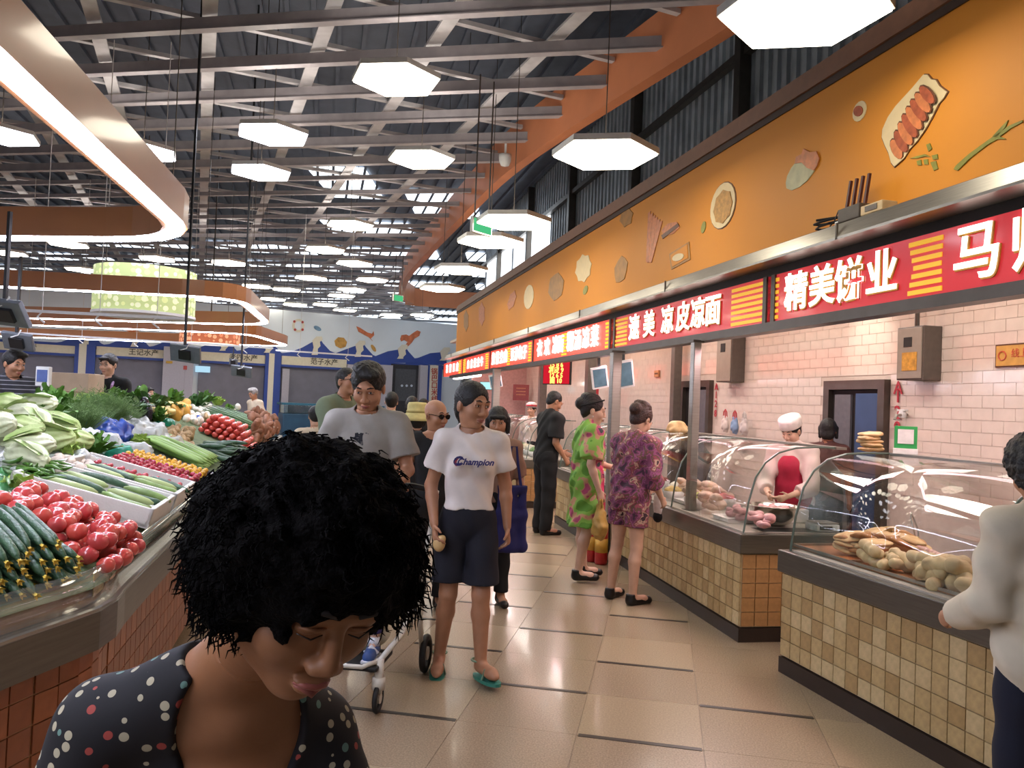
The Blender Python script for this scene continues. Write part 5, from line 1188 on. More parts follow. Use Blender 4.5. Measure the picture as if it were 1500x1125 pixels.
for q in (-1, 1):
    S = Sdf((q * .105 - .06, -.40, .24), (q * .105 + .06, -.17, .36), .005); S.cone((q * .10, -.235, .285), (q * .106, -.335, .272), .034, .032, .01); S.cut((0, 0, .305), (0, 0, 1)); S.cut((0, 0, .25), (0, 0, -1)); V, Fq = S.mesh(); npmesh('sandal', V, Fq, mat('sandal_blue', '#2f4a80', .5), kid)
    MB().tube([(q * .105 - .034, -.29, .28), (q * .105, -.29, .312), (q * .105 + .034, -.29, .28)], .011, 6).build('white_strap', mat('strap_white', '#c9ccd4', .5), kid, True)
    MB().tube([(q * .10, -.237, .30), (q * .10, -.23, .345)], .031, 10).build('sock', mat('strap_white', '#c9ccd4', .5), kid, True)
    MB().box((q * .106 - .033, -.37, .246), (q * .106 + .033, -.21, .262), .006).build('sole', mat('strap_white', '#c9ccd4', .5), kid)

# people behind them
def at_top(px, Y): p = at(px, 583, Y); return Vector((p.x, p.y, 0))
person('bald man in sunglasses and black vest behind the woman in white', at_top(640, 6.0), .25, 1.575, sw=1.05, g=1.05, hs=1.08, head=(.55, .15, 0), hair=('', None), glasses=True, skin=m_skin_t, top=dict(m=m_blk, sleeve=0, hem=.9, neck=(.11, .1, .1)), bottom=dict(m=m_blk2, hem=.1, name='trousers'), shoes=('shoe', m_bsh), hands=False, vox=.012, hv=.006)
lb = put_on(718, 884)
person('woman in tan blouse with black fringe carrying a navy tote behind the woman in white', lb, .1, 1.53, sw=.95, hs=1.1, lean=.03, J=dict(elL=(.22, .03, 1.1), wrL=(.24, -.03, .93)), head=(-.1, .12, 0), hair=('bob', None), skin=m_skin_t, top=dict(m=m_tan, sleeve=.95, hem=.9), bottom=dict(m=m_blk2, hem=.1, name='trousers'), shoes=('shoe', m_bsh), vox=.011, hv=.0055)
pb = at(747, 812, lb.y - .16); t = thing('tote_bag', 'navy cloth tote bag hanging from the hand of the woman in tan', 'bag', pb, .2); S = Sdf((-.2, -.12, -.04), (.2, .12, .62), .008)
for zz in (.06, .3, .52): S.cone((-.085 + .02 * (zz > .4), 0, zz), (.085 - .02 * (zz > .4), 0, zz), .045, .045, .05, flat=.8)
S.cone((-.09, 0, .05), (-.08, 0, .53), .035, .03, .03); S.cone((.09, 0, .05), (.08, 0, .53), .035, .03, .03); S.cone((0, 0, .05), (0, 0, .53), .05, .03, .04); S.disp(lambda X, Y, Z: .005 * nz(X, Y, Z, 30)); S.cut((0, 0, .53), (0, 0, 1)); S.cut((0, 0, .015), (0, 0, -1)); V, Fq = S.mesh(); npmesh('bag_body', V, Fq, cloth('navy_tote', '#1a1a52'), t)
for q in (-1, 1): MB().tube([(-.07, q * .02, .50), (-.035, q * .01, .70), (-.02, 0, .83), (.02, 0, .83), (.035, q * .01, .70), (.07, q * .02, .50)], .009, 6).build('handle', cloth('navy_tote', '#1a1a52'), t)
p = at_top(488, 7.0)
person('man in sage polo and sunglasses turned to the right beside the vegetables', p, 1.0, 1.86, sw=1.0, lean=.22, head=(-.1, -.12, 0), hs=.95, hair=('buzz', None), glasses=True, skin=m_skin_t, J=dict(elL=(.22, -.2, 1.08), wrL=(.2, -.36, .88), elR=(-.22, -.22, 1.08), wrR=(-.2, -.36, .86)), top=dict(m=m_grn, sleeve=.8, hem=.92, inf=.022), bottom=dict(m=m_navy, hem=.1, name='trousers'), shoes=('shoe', m_bsh), vox=.012, hv=.006, hands=True)
person('woman under a pale yellow bucket hat seen from behind in the crowd', at_top(612, 7.6), PI + .3, 1.5, hair=('bob', None), top=dict(m=m_blk, sleeve=.8, hem=.9), bottom=dict(m=m_blk2, hem=.1, name='trousers'), shoes=('shoe', m_bsh), vox=.014, hv=.009, hands=False)
p = at(612, 588, 7.6); t = thing('bucket_hat', 'pale yellow bucket hat worn by a woman in the crowd', 'hat', Vector((p.x, 7.6, 1.405)), 0)
MB().lathe([(.165, -.02), (.15, .01), (.105, .055), (.1, .06), (.098, .13), (.085, .155), (0, .16)], 24).build('brim_and_crown', mat('pale_yellow_cloth', '#c9bd7e', .8, bump=.1), t, True); MB().lathe([(.107, .055), (.107, .075), (.102, .078)], 24).build('hat_band', mat('hat_band', '#a89c62', .8), t, True)
person('man in dark navy t-shirt standing behind the sage polo man', at_top(507, 8.6), .5, 1.68, head=(.2, .2, 0), top=dict(m=cloth('dark_blue_tee', '#1c1e34'), sleeve=.8, hem=.9), bottom=dict(m=m_blk2, hem=.1, name='trousers'), shoes=('shoe', m_bsh), vox=.014, hv=.008, hands=False)
person('person with a black ponytail next to the man in grey, in black', at_top(519, 9.5), PI - .4, 1.72, hair=('nape', None), top=dict(m=m_blk, sleeve=.8, hem=.9), bottom=dict(m=m_blk2, hem=.1, name='trousers'), shoes=('shoe', m_bsh), vox=.014, hv=.009, hands=False)
person('person in cream shirt seen from behind, right of the grey t-shirt man', at_top(574, 9.6), PI + .2, 1.66, hair=('flat', None), lean=.1, top=dict(m=m_cream, sleeve=.9, hem=.9), bottom=dict(m=m_blk2, hem=.1, name='trousers'), shoes=('shoe', m_bsh), vox=.014, hv=.009, hands=False)
person('long-haired person in black walking away beyond the yellow hat', at_top(604, 11), PI, 1.62, hair=('bob', None), top=dict(m=m_blk, sleeve=1.8, hem=.9), bottom=dict(m=m_blk2, hem=.1, name='trousers'), shoes=('shoe', m_bsh), vox=.016, hv=.01, hands=False)
person('dark-haired person farthest down the aisle, over the yellow hat', at_top(621, 13), PI - .3, 1.6, hair=('flat', None), top=dict(m=m_navy, sleeve=.9, hem=.9), bottom=dict(m=m_blk2, hem=.1, name='trousers'), shoes=('shoe', m_bsh), vox=.016, hv=.01, hands=False)
person('person in pale cream top half hidden behind the sage polo man', at_top(464, 8.0), PI + .3, 1.47, lean=.1, head=(0, .2, 0), hair=('flat', None), top=dict(m=cloth('off_white_top', '#c2b49c'), sleeve=.95, hem=.88), bottom=dict(m=m_navy, hem=.1, name='trousers'), shoes=('shoe', m_bsh), vox=.014, hv=.009, hands=False)

# shoppers at the stall counters (facing the counters, to the right)
mb_ = put_on(795, 782)
person('man in black t-shirt and black trousers looking down into a glass case', mb_, math.radians(115), 1.75, sw=1.05, g=1.05, hs=1.0, lean=.12, head=(0, .5, 0), hair=('buzz', None), skin=m_skin_t, J=dict(elR=(-.2, -.02, 1.1), wrR=(-.19, -.15, .93), elL=(.2, -.12, 1.08), wrL=(.15, -.3, .98)), top=dict(m=m_blk, sleeve=.8, hem=.84, inf=.03, flare=.05, fold=.008), bottom=dict(m=m_blk2, hem=.06, inf=.03, name='trousers'), shoes=('shoe', m_bsh), vox=.011, hv=.006)
lg = put_on(852, 850)
m_multi = ramp_mat('green_pink_print', [(0, '#5a8f30'), (.46, '#7fae48'), (.56, '#b98a6a'), (.60, '#a8456a'), (.68, '#2c3430')], 5.5, detail=2.5, rough=.75)
gw = person('woman in loose green and pink printed dress with a black hairband', lg, math.radians(100), 1.66, sw=1.0, g=1.12, hs=1.12, lean=.06, head=(-.2, .15, 0), hair=('updo', mat('dark_brown_hair', '#1c100e', .5, bump=.4, bscale=120)), skin=m_skin_p, fem=True, J=dict(elR=(-.24, .02, 1.1), wrR=(-.25, -.06, .87), elL=(.22, -.1, 1.1), wrL=(.15, -.3, 1.05), ankL=(.1, -.04, .11), ankR=(-.09, .06, .11), toeL=(.12, -.19, .05), toeR=(-.1, -.09, .05)),
    top=dict(m=m_multi, sleeve=.85, hem=.52, inf=.03, flare=.08, fold=.012, hemcone=(.5, .23), name='dress'), shoes=('shoe', m_bsh), vox=.01, hv=.005)
pnk = Sdf((-.3, -.35, .45), (.35, .3, 1.5), .012)
pnk.ell((.03, -.05, 1.24), (.16, .125, .19), .04); pnk.cone((.03, -.04, 1.1), (.03, -.04, .55), .15, .2, .05, flat=.85); pnk.disp(lambda X, Y, Z: .012 * np.sin(Z * 30 + 5 * np.sin(X * 11)) * np.sin(X * 19)); pnk.cut((.0, -.03, 0), (-.35, 1, 0)); pnk.cut((0, 0, .56), (0, 0, -1)); pnk.cut((0, 0, 1.38), (0, 0, 1))
V, Fq = pnk.mesh(); o = npmesh('pink_front', V * 1.66 / 1.7, Fq, ramp_mat('pink_print', [(0, '#c8305c'), (.55, '#d0486c'), (.62, '#3a2030'), (.66, '#c8305c')], 7, rough=.7), gw)
jj, Rh_, P_, hz_ = root_data[gw.name]
MB().tube([P_ + Rh_ @ (Vector((.0865 * math.cos(a), .100 * math.sin(a) + .026, .062 - .045 * math.sin(a))) * hz_) for a in np.linspace(0, 2 * PI, 25)[:-1]], .007, 6, closed=True).build('hairband', m_blk, gw, True)
MB().lathe([(0, -.01), (.008, 0), (0, .01)], 8, P_ + Rh_ @ Vector((-.082, .0, -.045)) * hz_).build('earring', mat('pearl', '#d8d0c4', .2), gw, True)
GMx = frame_xy(lg, math.radians(100)); hb = GMx @ (jj['wrR'] + Vector((0, -.02, -.08)))
bag('plastic_bag', 'thin plastic bag of yellow buns hanging from the hand of the green-dressed woman', 'bag', hb + Vector((0, 0, -.34)), 1.6, .2, .14, .30, mat('bag_yellow_buns', '#b8924a', .45, var=.3, scale=9), .05, .62, .012)
lf = put_on(916, 880)
m_flor = ramp_mat('floral_print', [(0, '#3c2434'), (.38, '#6a3050'), (.45, '#8f4a70'), (.5, '#5f4438'), (.55, '#8a4050'), (.60, '#b0907c'), (.65, '#3a2028')], 13, detail=3.5, rough=.75, dist=.6)
fw = person('woman in purple and pink floral blouse with brown pinned-up hair and bare legs', lf, math.radians(128), 1.60, sw=1.02, g=1.12, hs=1.1, lean=.16, head=(.1, .55, 0), hair=('updo', m_hairb), skin=m_skin, J=dict(elR=(-.24, -.04, 1.08), wrR=(-.22, -.17, .92), elL=(.22, -.12, 1.08), wrL=(.14, -.3, .98), ankL=(.13, .05, .085), kneeL=(.12, 0, .485), toeL=(.17, -.11, .028), ankR=(-.13, .05, .085), kneeR=(-.11, 0, .485), toeR=(-.15, -.11, .028)),
    top=dict(m=m_flor, sleeve=1.25, hem=.80, inf=.035, flare=.05, fold=.014, hemcone=(.78, .2), name='blouse'), bottom=dict(m=m_flor, hem=.66, top=.95, inf=.02, flare=.03), shoes=('shoe', m_bsh), vox=.009, hv=.005)
FMx = frame_xy(lf, math.radians(128)); jf = root_data[fw.name][0]
t = thing('hand_bag', 'small white and black bag held low by the floral-bloused woman', 'bag', FMx @ Vector((.0, -.36, .66)), 2.2); S = Sdf((-.1, -.08, -.02), (.1, .08, .26), .008); S.ell((0, 0, .12), (.05, .03, .12), .02); S.disp(lambda X, Y, Z: .006 * nz(X, Y, Z, 60)); V, Fq = S.mesh(); npmesh('bag_body', V, Fq, m_wtee, t)
S = Sdf((-.1, -.08, -.08), (.1, .08, .1), .008); S.ell((0, 0, .01), (.045, .035, .05), .02); V, Fq = S.mesh(); npmesh('dark_purse', V, Fq, m_blk, t); MB().tube([(0, 0, .23), (.01, .02, .30), (0, 0, .37)], .006, 6).build('handle', m_wtee, t)

# customer at the right edge, back to the camera
lr = at(1540, 620, 2.62)
rc = person('customer in cream jacket with a dark crossbody strap at the right edge', Vector((lr.x, lr.y, 0)), math.radians(188), 1.52, sw=.98, g=1.08, hs=1.1, lean=.05, head=(-.3, .25, 0), hair=('curly', None), skin=m_skin_t, J=dict(elL=(.215, -.03, 1.1), wrL=(.19, -.24, 1.0), elR=(-.22, -.05, 1.1), wrR=(-.16, -.26, 1.05), kneeL=(.1, -.02, .48), ankL=(.15, .03, .085), toeL=(.17, -.12, .03)),
    top=dict(m=m_wjac, sleeve=1.9, hem=.80, inf=.027, fold=.010, name='jacket', hemcone=(.78, .18), neck=(.07, .07, .04), vox=.008), bottom=dict(m=m_jean, hem=.06, top=.9, inf=.015, name='jeans'), shoes=('shoe', m_bsh), vox=.008, hv=.005)
tg = [c for c in rc.children if c.name.split('.')[0] == 'jacket'][0]; bv = BVHTree.FromPolygons([v.co for v in tg.data.vertices], [list(p.vertices) for p in tg.data.polygons])
def back_path(a, b, n, y=.6):
    out = []
    for i in range(n + 1):
        p = Vector(a).lerp(Vector(b), i / n); h = bv.ray_cast(Vector((p.x, y, p.z)), Vector((0, -1 if y > 0 else 1, 0)))
        if h[0] is not None: out.append(h[0] + Vector((0, .006 if y > 0 else -.006, 0)))
    return out
P1 = back_path((.10, 0, 1.24), (-.15, 0, .86), 22); mb = MB()
for a, b in zip(P1, P1[1:]): mb.bar(a, b + (b - a) * .1, .034, .006, up=(0, 1, 0)) if False else mb.bar(a, b + (b - a) * .1, .007, .036, up=(.84, 0, .54))
mb.build('crossbody_strap', cloth('dark_strap', '#14141c'), rc)
P2 = back_path((-.07, 0, 1.262), (.07, 0, 1.262), 12)
if len(P2) > 2: MB().tube(P2, .004, 5).build('teal_collar_trim', mat('teal_trim', '#2f6f8a', .6), rc)

# stall workers
pc = at(1168, 615, 7.0)
cf = person('stall worker in white coat, red apron and striped white cap leaning over the pink trays', Vector((pc.x, pc.y, 0)), math.radians(-40), 1.56, lean=.22, head=(-.15, .45, 0), hair=('bun', None), J=dict(elL=(.22, -.2, 1.05), wrL=(.1, -.42, .98), elR=(-.22, -.2, 1.05), wrR=(-.1, -.42, .98)), skin=m_skin_p, top=dict(m=cloth('white_coat', '#d8c4bc'), sleeve=1.6, hem=.8, inf=.03, name='coat'), bottom=dict(m=m_navy, hem=.1, name='trousers'), shoes=('shoe', m_bsh), vox=.011, hv=.0055)
jc, Rc, Pc, hc = root_data[cf.name]; m_cap = mat('white_cap', '#dcd2cc', .8); m_rs = mat('red_cap_stripe', '#b8323c', .7)
cp = MB()
pr = [(.094, .045), (.097, .05), (.1, .115), (.095, .13), (.05, .142), (0, .145)]; cp.lathe(pr, 24); o = cp.build('cap', m_cap, cf, True); o.matrix_local = Matrix.Translation(Pc) @ Rc.to_4x4() @ Matrix.Translation((0, .015, 0)) @ Matrix.Diagonal((.95, 1.12, 1, 1))
for z in (.066, .088):
    o2 = MB().lathe([(.099, z - .006), (.1025, z - .004), (.1035, z + .004), (.099, z + .006)], 24).build('cap_stripe', m_rs, cf, True); o2.matrix_local = o.matrix_local
S = Sdf((-.25, -.45, .5), (.25, .2, 1.45), .01); R0c = Matrix.Rotation(.22, 3, 'X'); k_ = 1.56 / 1.7
S.ell(jc['chest'], np.array((.13, .16, .15)) , .03, R0c); S.ell(jc['waist'], np.array((.165, .155, .17)), .05, R0c); S.ell(jc['pel'], np.array((.18, .155, .16)), .05); S.cut((0, -.04, .9), (0, 1, -.2)); S.cut((0, 0, .72), (0, 0, -1)); S.cut((0, 0, 1.27), (0, 0, 1)); V, Fq = S.mesh(); npmesh('apron', V, Fq, cloth('red_apron', '#b02040'), cf)
pc = at(1213, 615, 7.6)
person('stall worker with black ponytail and brown apron straps before the blue curtain', Vector((pc.x, pc.y, 0)), math.radians(150), 1.55, lean=.05, head=(0, .1, 0), hair=('bob', None), skin=m_skin_d, top=dict(m=cloth('dark_brown_top', '#4a2a26'), sleeve=.8, hem=.85), bottom=dict(m=m_blk2, hem=.1, name='trousers'), shoes=('shoe', m_bsh), vox=.013, hv=.007, hands=False)
pc = at(719, 590, 14.2)
w3 = person('far stall worker in red and white striped cap behind the far case', Vector((pc.x + .75, pc.y + .2, 0)), math.radians(-30), 1.6, hair=('short', None), top=dict(m=cloth('white_coat', '#d8c4bc'), sleeve=1.6, hem=.8), bottom=dict(m=m_navy, hem=.1, name='trousers'), shoes=('shoe', m_bsh), vox=.016, hv=.01, hands=False)
o = MB().lathe([(.094, .045), (.1, .115), (.05, .142), (0, .145)], 16).build('cap', m_cap, w3, True); o.matrix_local = Matrix.Translation(root_data[w3.name][2])
o = MB().lathe([(.0992, .06), (.102, .075), (.0995, .09)], 16).build('cap_stripe', m_rs, w3, True); o.matrix_local = Matrix.Translation(root_data[w3.name][2])

# vegetable sellers inside the left island
def stand(px, Y, zoff): p = at(px, 570, Y); return Vector((p.x, p.y, zoff))
m_stripe = ramp_mat('dark_striped_knit', [(0, '#23242c'), (.62, '#8a8c94'), (.8, '#23242c')], 26, 'stripes')
def plinth(p, label):
    t = thing('wooden_step', label, 'step', (p.x, p.y, 0), 0); MB().box((-.3, -.3, .0), (.3, .3, p.z - .03), .01).build('box', mat('rough_wood', '#7a6248', .7, var=.25, scale=6), t); MB().box((-.32, -.32, p.z - .03), (.32, .32, p.z), .006).build('top_board', mat('rough_wood_top', '#8a7050', .7, var=.25, scale=6), t)
pv_ = stand(157, 8.8, .25); plinth(pv_, 'wooden step under the seller in lilac apron')
vd = person('vegetable seller in glasses, black t-shirt and lilac apron straps', pv_, .1, 1.7, g=1.1, hs=1.0, head=(-.15, .1, 0), hair=('flat', None), skin=m_skin, top=dict(m=m_blk, sleeve=.8, hem=.9, inf=.025), bottom=dict(m=m_blk2, hem=.1, name='trousers'), shoes=('shoe', m_bsh), vox=.012, hv=.006, J=dict(wrL=(.2, -.3, 1.0), wrR=(-.2, -.3, 1.0)))
m_lil = cloth('lilac_apron', '#a88ab4')
S = Sdf((-.25, -.3, .6), (.25, .1, 1.5), .01); S.ell((0, 0, 1.2), (.12, .155, .13), .03); S.ell((0, 0, 1.0), (.19, .155, .2), .04); S.cut((0, -.05, 0), (0, 1, 0)); V, Fq = S.mesh(); npmesh('apron', V, Fq, m_lil, vd)
for q in (-1, 1): MB().tube([(q * .09, -.135, 1.26), (q * .095, -.12, 1.36), (q * .085, -.02, 1.435), (q * .08, .06, 1.41)], .014, 6).build('apron_strap', m_lil, vd)
MB().box((.2, -.03, 1.22), (.245, .05, 1.3), .005).build('sleeve_badge', mat('pink_badge', '#c08ab8', .6), vd)
jv, Rv, Pv, hv_ = root_data[vd.name]
for q in (-1, 1): MB().tube([Pv + Rv @ Vector((q * .032 + .022 * math.cos(a), -.104, .010 + .015 * math.sin(a))) for a in np.linspace(0, 2 * PI, 13)[:-1]], .002, 4, closed=True).build('spectacle_rim', m_dsteel, vd)
ps_ = stand(12, 7.2, .2); plinth(ps_, 'wooden step under the man in striped knit')
person('man in dark striped t-shirt facing right at the left edge of the vegetables', ps_, 1.0, 1.68, sw=1.08, g=1.1, lean=.12, head=(.1, .2, 0), hair=('short', None), skin=m_skin_t, top=dict(m=m_stripe, sleeve=.9, hem=.88, inf=.03), bottom=dict(m=m_blk2, hem=.1, name='trousers'), shoes=('shoe', m_bsh), vox=.012, hv=.007, J=dict(elL=(.24, -.25, 1.2), wrL=(.22, -.48, 1.2), elR=(-.24, -.2, 1.15), wrR=(-.2, -.42, 1.1)))
p = stand(219, 17, 0); person('small distant person in dark top before the grey shop openings', p, .8, 1.62, hair=('flat', None), head=(.3, 0, 0), top=dict(m=cloth('maroon_top', '#3a2430'), sleeve=.8, hem=.9), bottom=dict(m=m_blk2, hem=.1, name='trousers'), shoes=('shoe', m_bsh), vox=.018, hv=.011, hands=False)
p = stand(379, 16.6, .1); plinth(p, 'wooden step under the white-haired person'); person('white-haired person beyond the far end of the vegetable display', p, -.6, 1.6, lean=.2, hair=('short', m_hairg), head=(0, .4, 0), skin=m_skin_t, top=dict(m=cloth('off_white_top', '#c2b49c'), sleeve=.9, hem=.9), bottom=dict(m=m_blk2, hem=.1, name='trousers'), shoes=('shoe', m_bsh), vox=.016, hv=.01, hands=False)
# ------------------------------------------------------------------ woman close to the camera
Lw = Vector((-.40, 1.42, 0)); rw = .30; W2L = frame_xy(Lw, rw).inverted(); sw_ = 1.55 / 1.7
def loc_(px, py, Y): return (W2L @ at(px, py, Y)) / sw_
m_dots = ramp_mat('polka_dot_print', [(0, '#a8a088'), (.45, '#9a4038'), (.62, '#5f8078'), (.75, '#a8a088')], 44, 'dots', .8, .29, '#0a0810')
Jf = dict(head=loc_(448, 858, .95), neckb=loc_(352, 968, 1.12), shR=loc_(150, 1062, 1.12), shL=loc_(455, 1075, 1.24), chest=loc_(325, 1170, 1.21), waist=loc_(320, 1330, 1.32), pel=Vector((0, 0, .93)),
          elR=loc_(60, 1330, 1.12), wrR=loc_(190, 1480, .98), elL=loc_(560, 1330, 1.22), wrL=loc_(470, 1480, 1.05))
Rbf = Matrix.Rotation(.45, 3, 'X')
fgw = person('woman close to the camera with big black curly hair, looking down in a polka-dot top', Lw, rw, 1.55, J=Jf, lean=.45, head=(.36, .50, .16), hs=1.13, fem=False, skin=skinm('skin_brown', '#8c5e3e', .1), hair=('', None), closed=True, chub=1.2, g=1.05,
    top=dict(m=m_dots, sleeve=.55, hem=.86, inf=.012, flare=.03, fold=.004, vox=.006, name='blouse', neck=(.088, .085, .06), scoop=((.01, -.09, -.07), (.10, .12, .14))), bottom=dict(m=m_blk2, hem=.1, name='trousers'), shoes=('shoe', m_bsh), vox=.0065, hv=.0026, Rbody=Rbf)
jw, Rw, Pw, hw = root_data[fgw.name]
V, Fq = hair_sdf(Pw, Rw, hw, 'big', .0045); m_bighair = mat('curly_black_hair', '#040303', .8, var=.4, scale=70, bump=.7, bscale=160, spec=.08); npmesh('hair', V, Fq, m_bighair, fgw)
rng = np.random.default_rng(3); mb = MB(); ctr = Pw + Rw @ Vector((0, .03, .04)) * hw; idx = rng.choice(len(V), 2600, replace=False)
for i in idx:
    p = Vector(V[i]); q = Rw.transposed() @ (p - Pw) / hw
    if q.y < -.02 and q.z < .085 and abs(q.x) < .085: continue
    d = (p - ctr).normalized(); t1 = d.orthogonal().normalized(); t2 = d.cross(t1); L = float(rng.uniform(.008, .022)); ph = float(rng.uniform(0, 6.28)); R_ = float(rng.uniform(.004, .008))
    pts = [p - d * .004 + d * L * k / 5 + (t1 * math.cos(ph + k * 1.5) + t2 * math.sin(ph + k * 1.5)) * R_ * (k / 5) - Vector((0, 0, .012)) * (k / 5) ** 2 for k in range(6)]
    mb.tube(pts, [.0011] * 5 + [.0003], 3, caps=False)
props(mb.build('hair_wisps', m_bighair, fgw, True), kind='stuff')
# nose-to-mouth creases and lids
T_ = lambda p: Pw + Rw @ (Vector(p) * hw)
for q in (-1, 1): MB().tube([T_((q * .016, -.0895, .0165)), T_((q * .03, -.0935, .0175)), T_((q * .046, -.084, .014))], [.001, .0026, .001], 6).build('eyelid', skinm('skin_brown', '#8c5e3e', .1), fgw, True)
# ------------------------------------------------------------------ vegetable island
def xe(Y):
    a = -.74 - .24 * Y; b = -1.42 - (2.85 - Y) * .18; t = min(1, max(0, (Y - 2.55) / .6)); t = t * t * (3 - 2 * t); return a * t + b * (1 - t)
def hs_(d): return .86 + .36 * max(0, min(d, 1.5))
def sp(Y, d, dz=0.0): return Vector((xe(Y) - d, Y, hs_(d) + dz))
def hit(px, py, dz=0.0):
    r = ray(px, py); t = 1.0
    while t < 20:
        p = CAM + r * t; d = xe(p.y) - p.x
        if d > -.05 and p.z < hs_(d) + dz: return (p.y, min(max(d, .05), 1.40)) if p.y < 15.05 else None
        t += .02
    return None
def place(o, p, rz=0.0, rx=0.0, ry=0.0, s=1.0):
    o.location = p; o.rotation_euler = (rx, ry, rz); o.scale = (s, s, s) if not isinstance(s, tuple) else s; return o
isl = thing('vegetable_counter', 'long terracotta-tiled counter with a steel rim carrying all the vegetables', 'counter', (-2, 5, 0), 0)
IO = Vector((-2, 5, 0)); Ys = [1.2, 1.6, 2.0, 2.3, 2.5, 2.65, 2.8, 2.95, 3.1, 3.3, 3.6, 4.2, 5, 6, 7, 8, 9, 10, 11, 12.5, 14, 15.2]
def strip(d0, d1, z0, z1, name, m, Ys=Ys):
    v = []; f = []
    for Y in Ys: v += [Vector((xe(Y) - d0, Y, z0)) - IO, Vector((xe(Y) - d1, Y, z0)) - IO, Vector((xe(Y) - d1, Y, z1)) - IO, Vector((xe(Y) - d0, Y, z1)) - IO]
    for i in range(len(Ys) - 1): f += [(4 * i + j, 4 * i + (j + 1) % 4, 4 * i + 4 + (j + 1) % 4, 4 * i + 4 + j) for j in range(4)]
    f += [(3, 2, 1, 0), tuple(4 * (len(Ys) - 1) + j for j in range(4))]; return meshobj(name, v, f, m, isl)
m_igr = mat('orange_tile_grout', '#a8825e', .8, var=.08); m_it = [mat('terracotta_tile_a', '#9a5a34', .4, var=.15, scale=20), mat('terracotta_tile_b', '#8a4e2c', .4, var=.15, scale=20)]
strip(.09, 1.5, 0.05, .665, 'body', m_igr); strip(.12, 1.48, 0, .05, 'plinth', m_kick); strip(0, .10, .655, .79, 'steel_rim', m_band); strip(.005, .05, .79, .80, 'rim_lip', m_steel)
v = []; f = []; ds = [.04, .3, .6, .9, 1.2, 1.5]
for Y in Ys:
    for d in ds: v.append(sp(Y, d, -.01) - IO)
for Y in Ys: v.append(Vector((xe(Y) - 1.5, Y, .3)) - IO)
nd = len(ds)
for i in range(len(Ys) - 1):
    for k in range(nd - 1): f.append((i * nd + k, (i + 1) * nd + k, (i + 1) * nd + k + 1, i * nd + k + 1))
    f.append((i * nd + nd - 1, (i + 1) * nd + nd - 1, len(Ys) * nd + i + 1, len(Ys) * nd + i))
meshobj('sloping_bed', v, f, mat('green_cloth_bed', '#5a6a48', .9, var=.3, scale=8), isl)
v = []; f = []
for Y in Ys: v += [Vector((xe(Y) - .02, Y, .795)) - IO, Vector((xe(Y) - .05, Y, .93)) - IO, Vector((xe(Y) - .056, Y, .93)) - IO, Vector((xe(Y) - .026, Y, .795)) - IO]
for i in range(len(Ys) - 1): f += [(4 * i + j, 4 * i + (j + 1) % 4, 4 * i + 4 + (j + 1) % 4, 4 * i + 4 + j) for j in range(4)]
meshobj('clear_guard', v, f, gmat('acrylic_guard', (.93, .93, .9), .10, .05, milky=.05), isl, True)
tmh = [None, None]; n = 0; Y = 1.25; k = 0; restt = MB()
while Y < 8.0:
    a = Vector((xe(Y) - .09, Y, 0)); b = Vector((xe(Y + .01) - .09, Y + .01, 0)); dr = (b - a).normalized(); ang = math.atan2(dr.y, dr.x)
    for r_ in range(6):
        M_ = Matrix.Translation(a + Vector((0, 0, .055 + r_ * .1)) - IO) @ Matrix.Rotation(ang, 4, 'Z')
        if n < 290:
            i = (k * 3 + r_ * 5 + k * r_) % 2
            if tmh[i] is None: tmh[i] = MB().box((.003, -.008, .003), (.097, .0, .097)).build('tile', m_it[i], isl); o = tmh[i]
            else: o = inst(tmh[i], 'tile', isl)
            o.matrix_local = M_; n += 1
        else: restt.box((.003, -.008, .003), (.097, 0, .097), M=M_)
    Y += .1 * dr.y; k += 1
props(restt.build('far_tiles', m_it[0], isl), kind='stuff')

def small(name, label, cat, group, mesh_o, p, rot=(0, 0, 0), s=1.0, kids=()):
    o = bpy.data.objects.new(name, mesh_o); C.objects.link(o); o.location = p; o.rotation_euler = rot; o.scale = (s, s, s) if not isinstance(s, tuple) else s
    props(o, label, cat, group)
    for nm, me in kids: k = bpy.data.objects.new(nm, me); link(k, o)
    return o
def mesh_of(mb, m, smooth=True, name='m'):
    me = bpy.data.meshes.new(name); me.from_pydata([tuple(v) for v in mb.v], [], mb.f); me.materials.append(m)
    if smooth: me.polygons.foreach_set('use_smooth', [True] * len(me.polygons))
    me.update(); return me
# --- prototypes (meshes)
def tomato_me(r, m, n=12, nm='tomato'):
    return mesh_of(MB().lathe([(0, -.82 * r), (.45 * r, -.78 * r), (.85 * r, -.45 * r), (1.0 * r, 0), (.92 * r, .42 * r), (.6 * r, .76 * r), (.25 * r, .82 * r), (0, .72 * r)], n, wob=lambda a, z: 1 + .03 * math.cos(5 * a)), m, name=nm)
def calyx_me(r): 
    mb = MB()
    for k in range(5): a = k * 2 * PI / 5; mb.add([(0, 0, .74 * r), (math.cos(a - .25) * .18 * r, math.sin(a - .25) * .18 * r, .85 * r), (math.cos(a) * .5 * r, math.sin(a) * .5 * r, .86 * r), (math.cos(a + .25) * .18 * r, math.sin(a + .25) * .18 * r, .85 * r)], [(0, 1, 2, 3)])
    mb.tube([(0, 0, .74 * r), (.05 * r, 0, 1.0 * r)], .05 * r, 5); return mesh_of(mb, m_vleaf)
m_vleaf = mat('leaf_green', '#55822f', .55, var=.3, scale=12); m_vleaf2 = mat('leaf_green_light', '#a2bf5e', .55, var=.25, scale=10); m_dill = mat('dark_feathery_green', '#66864a', .6, var=.3, scale=20)
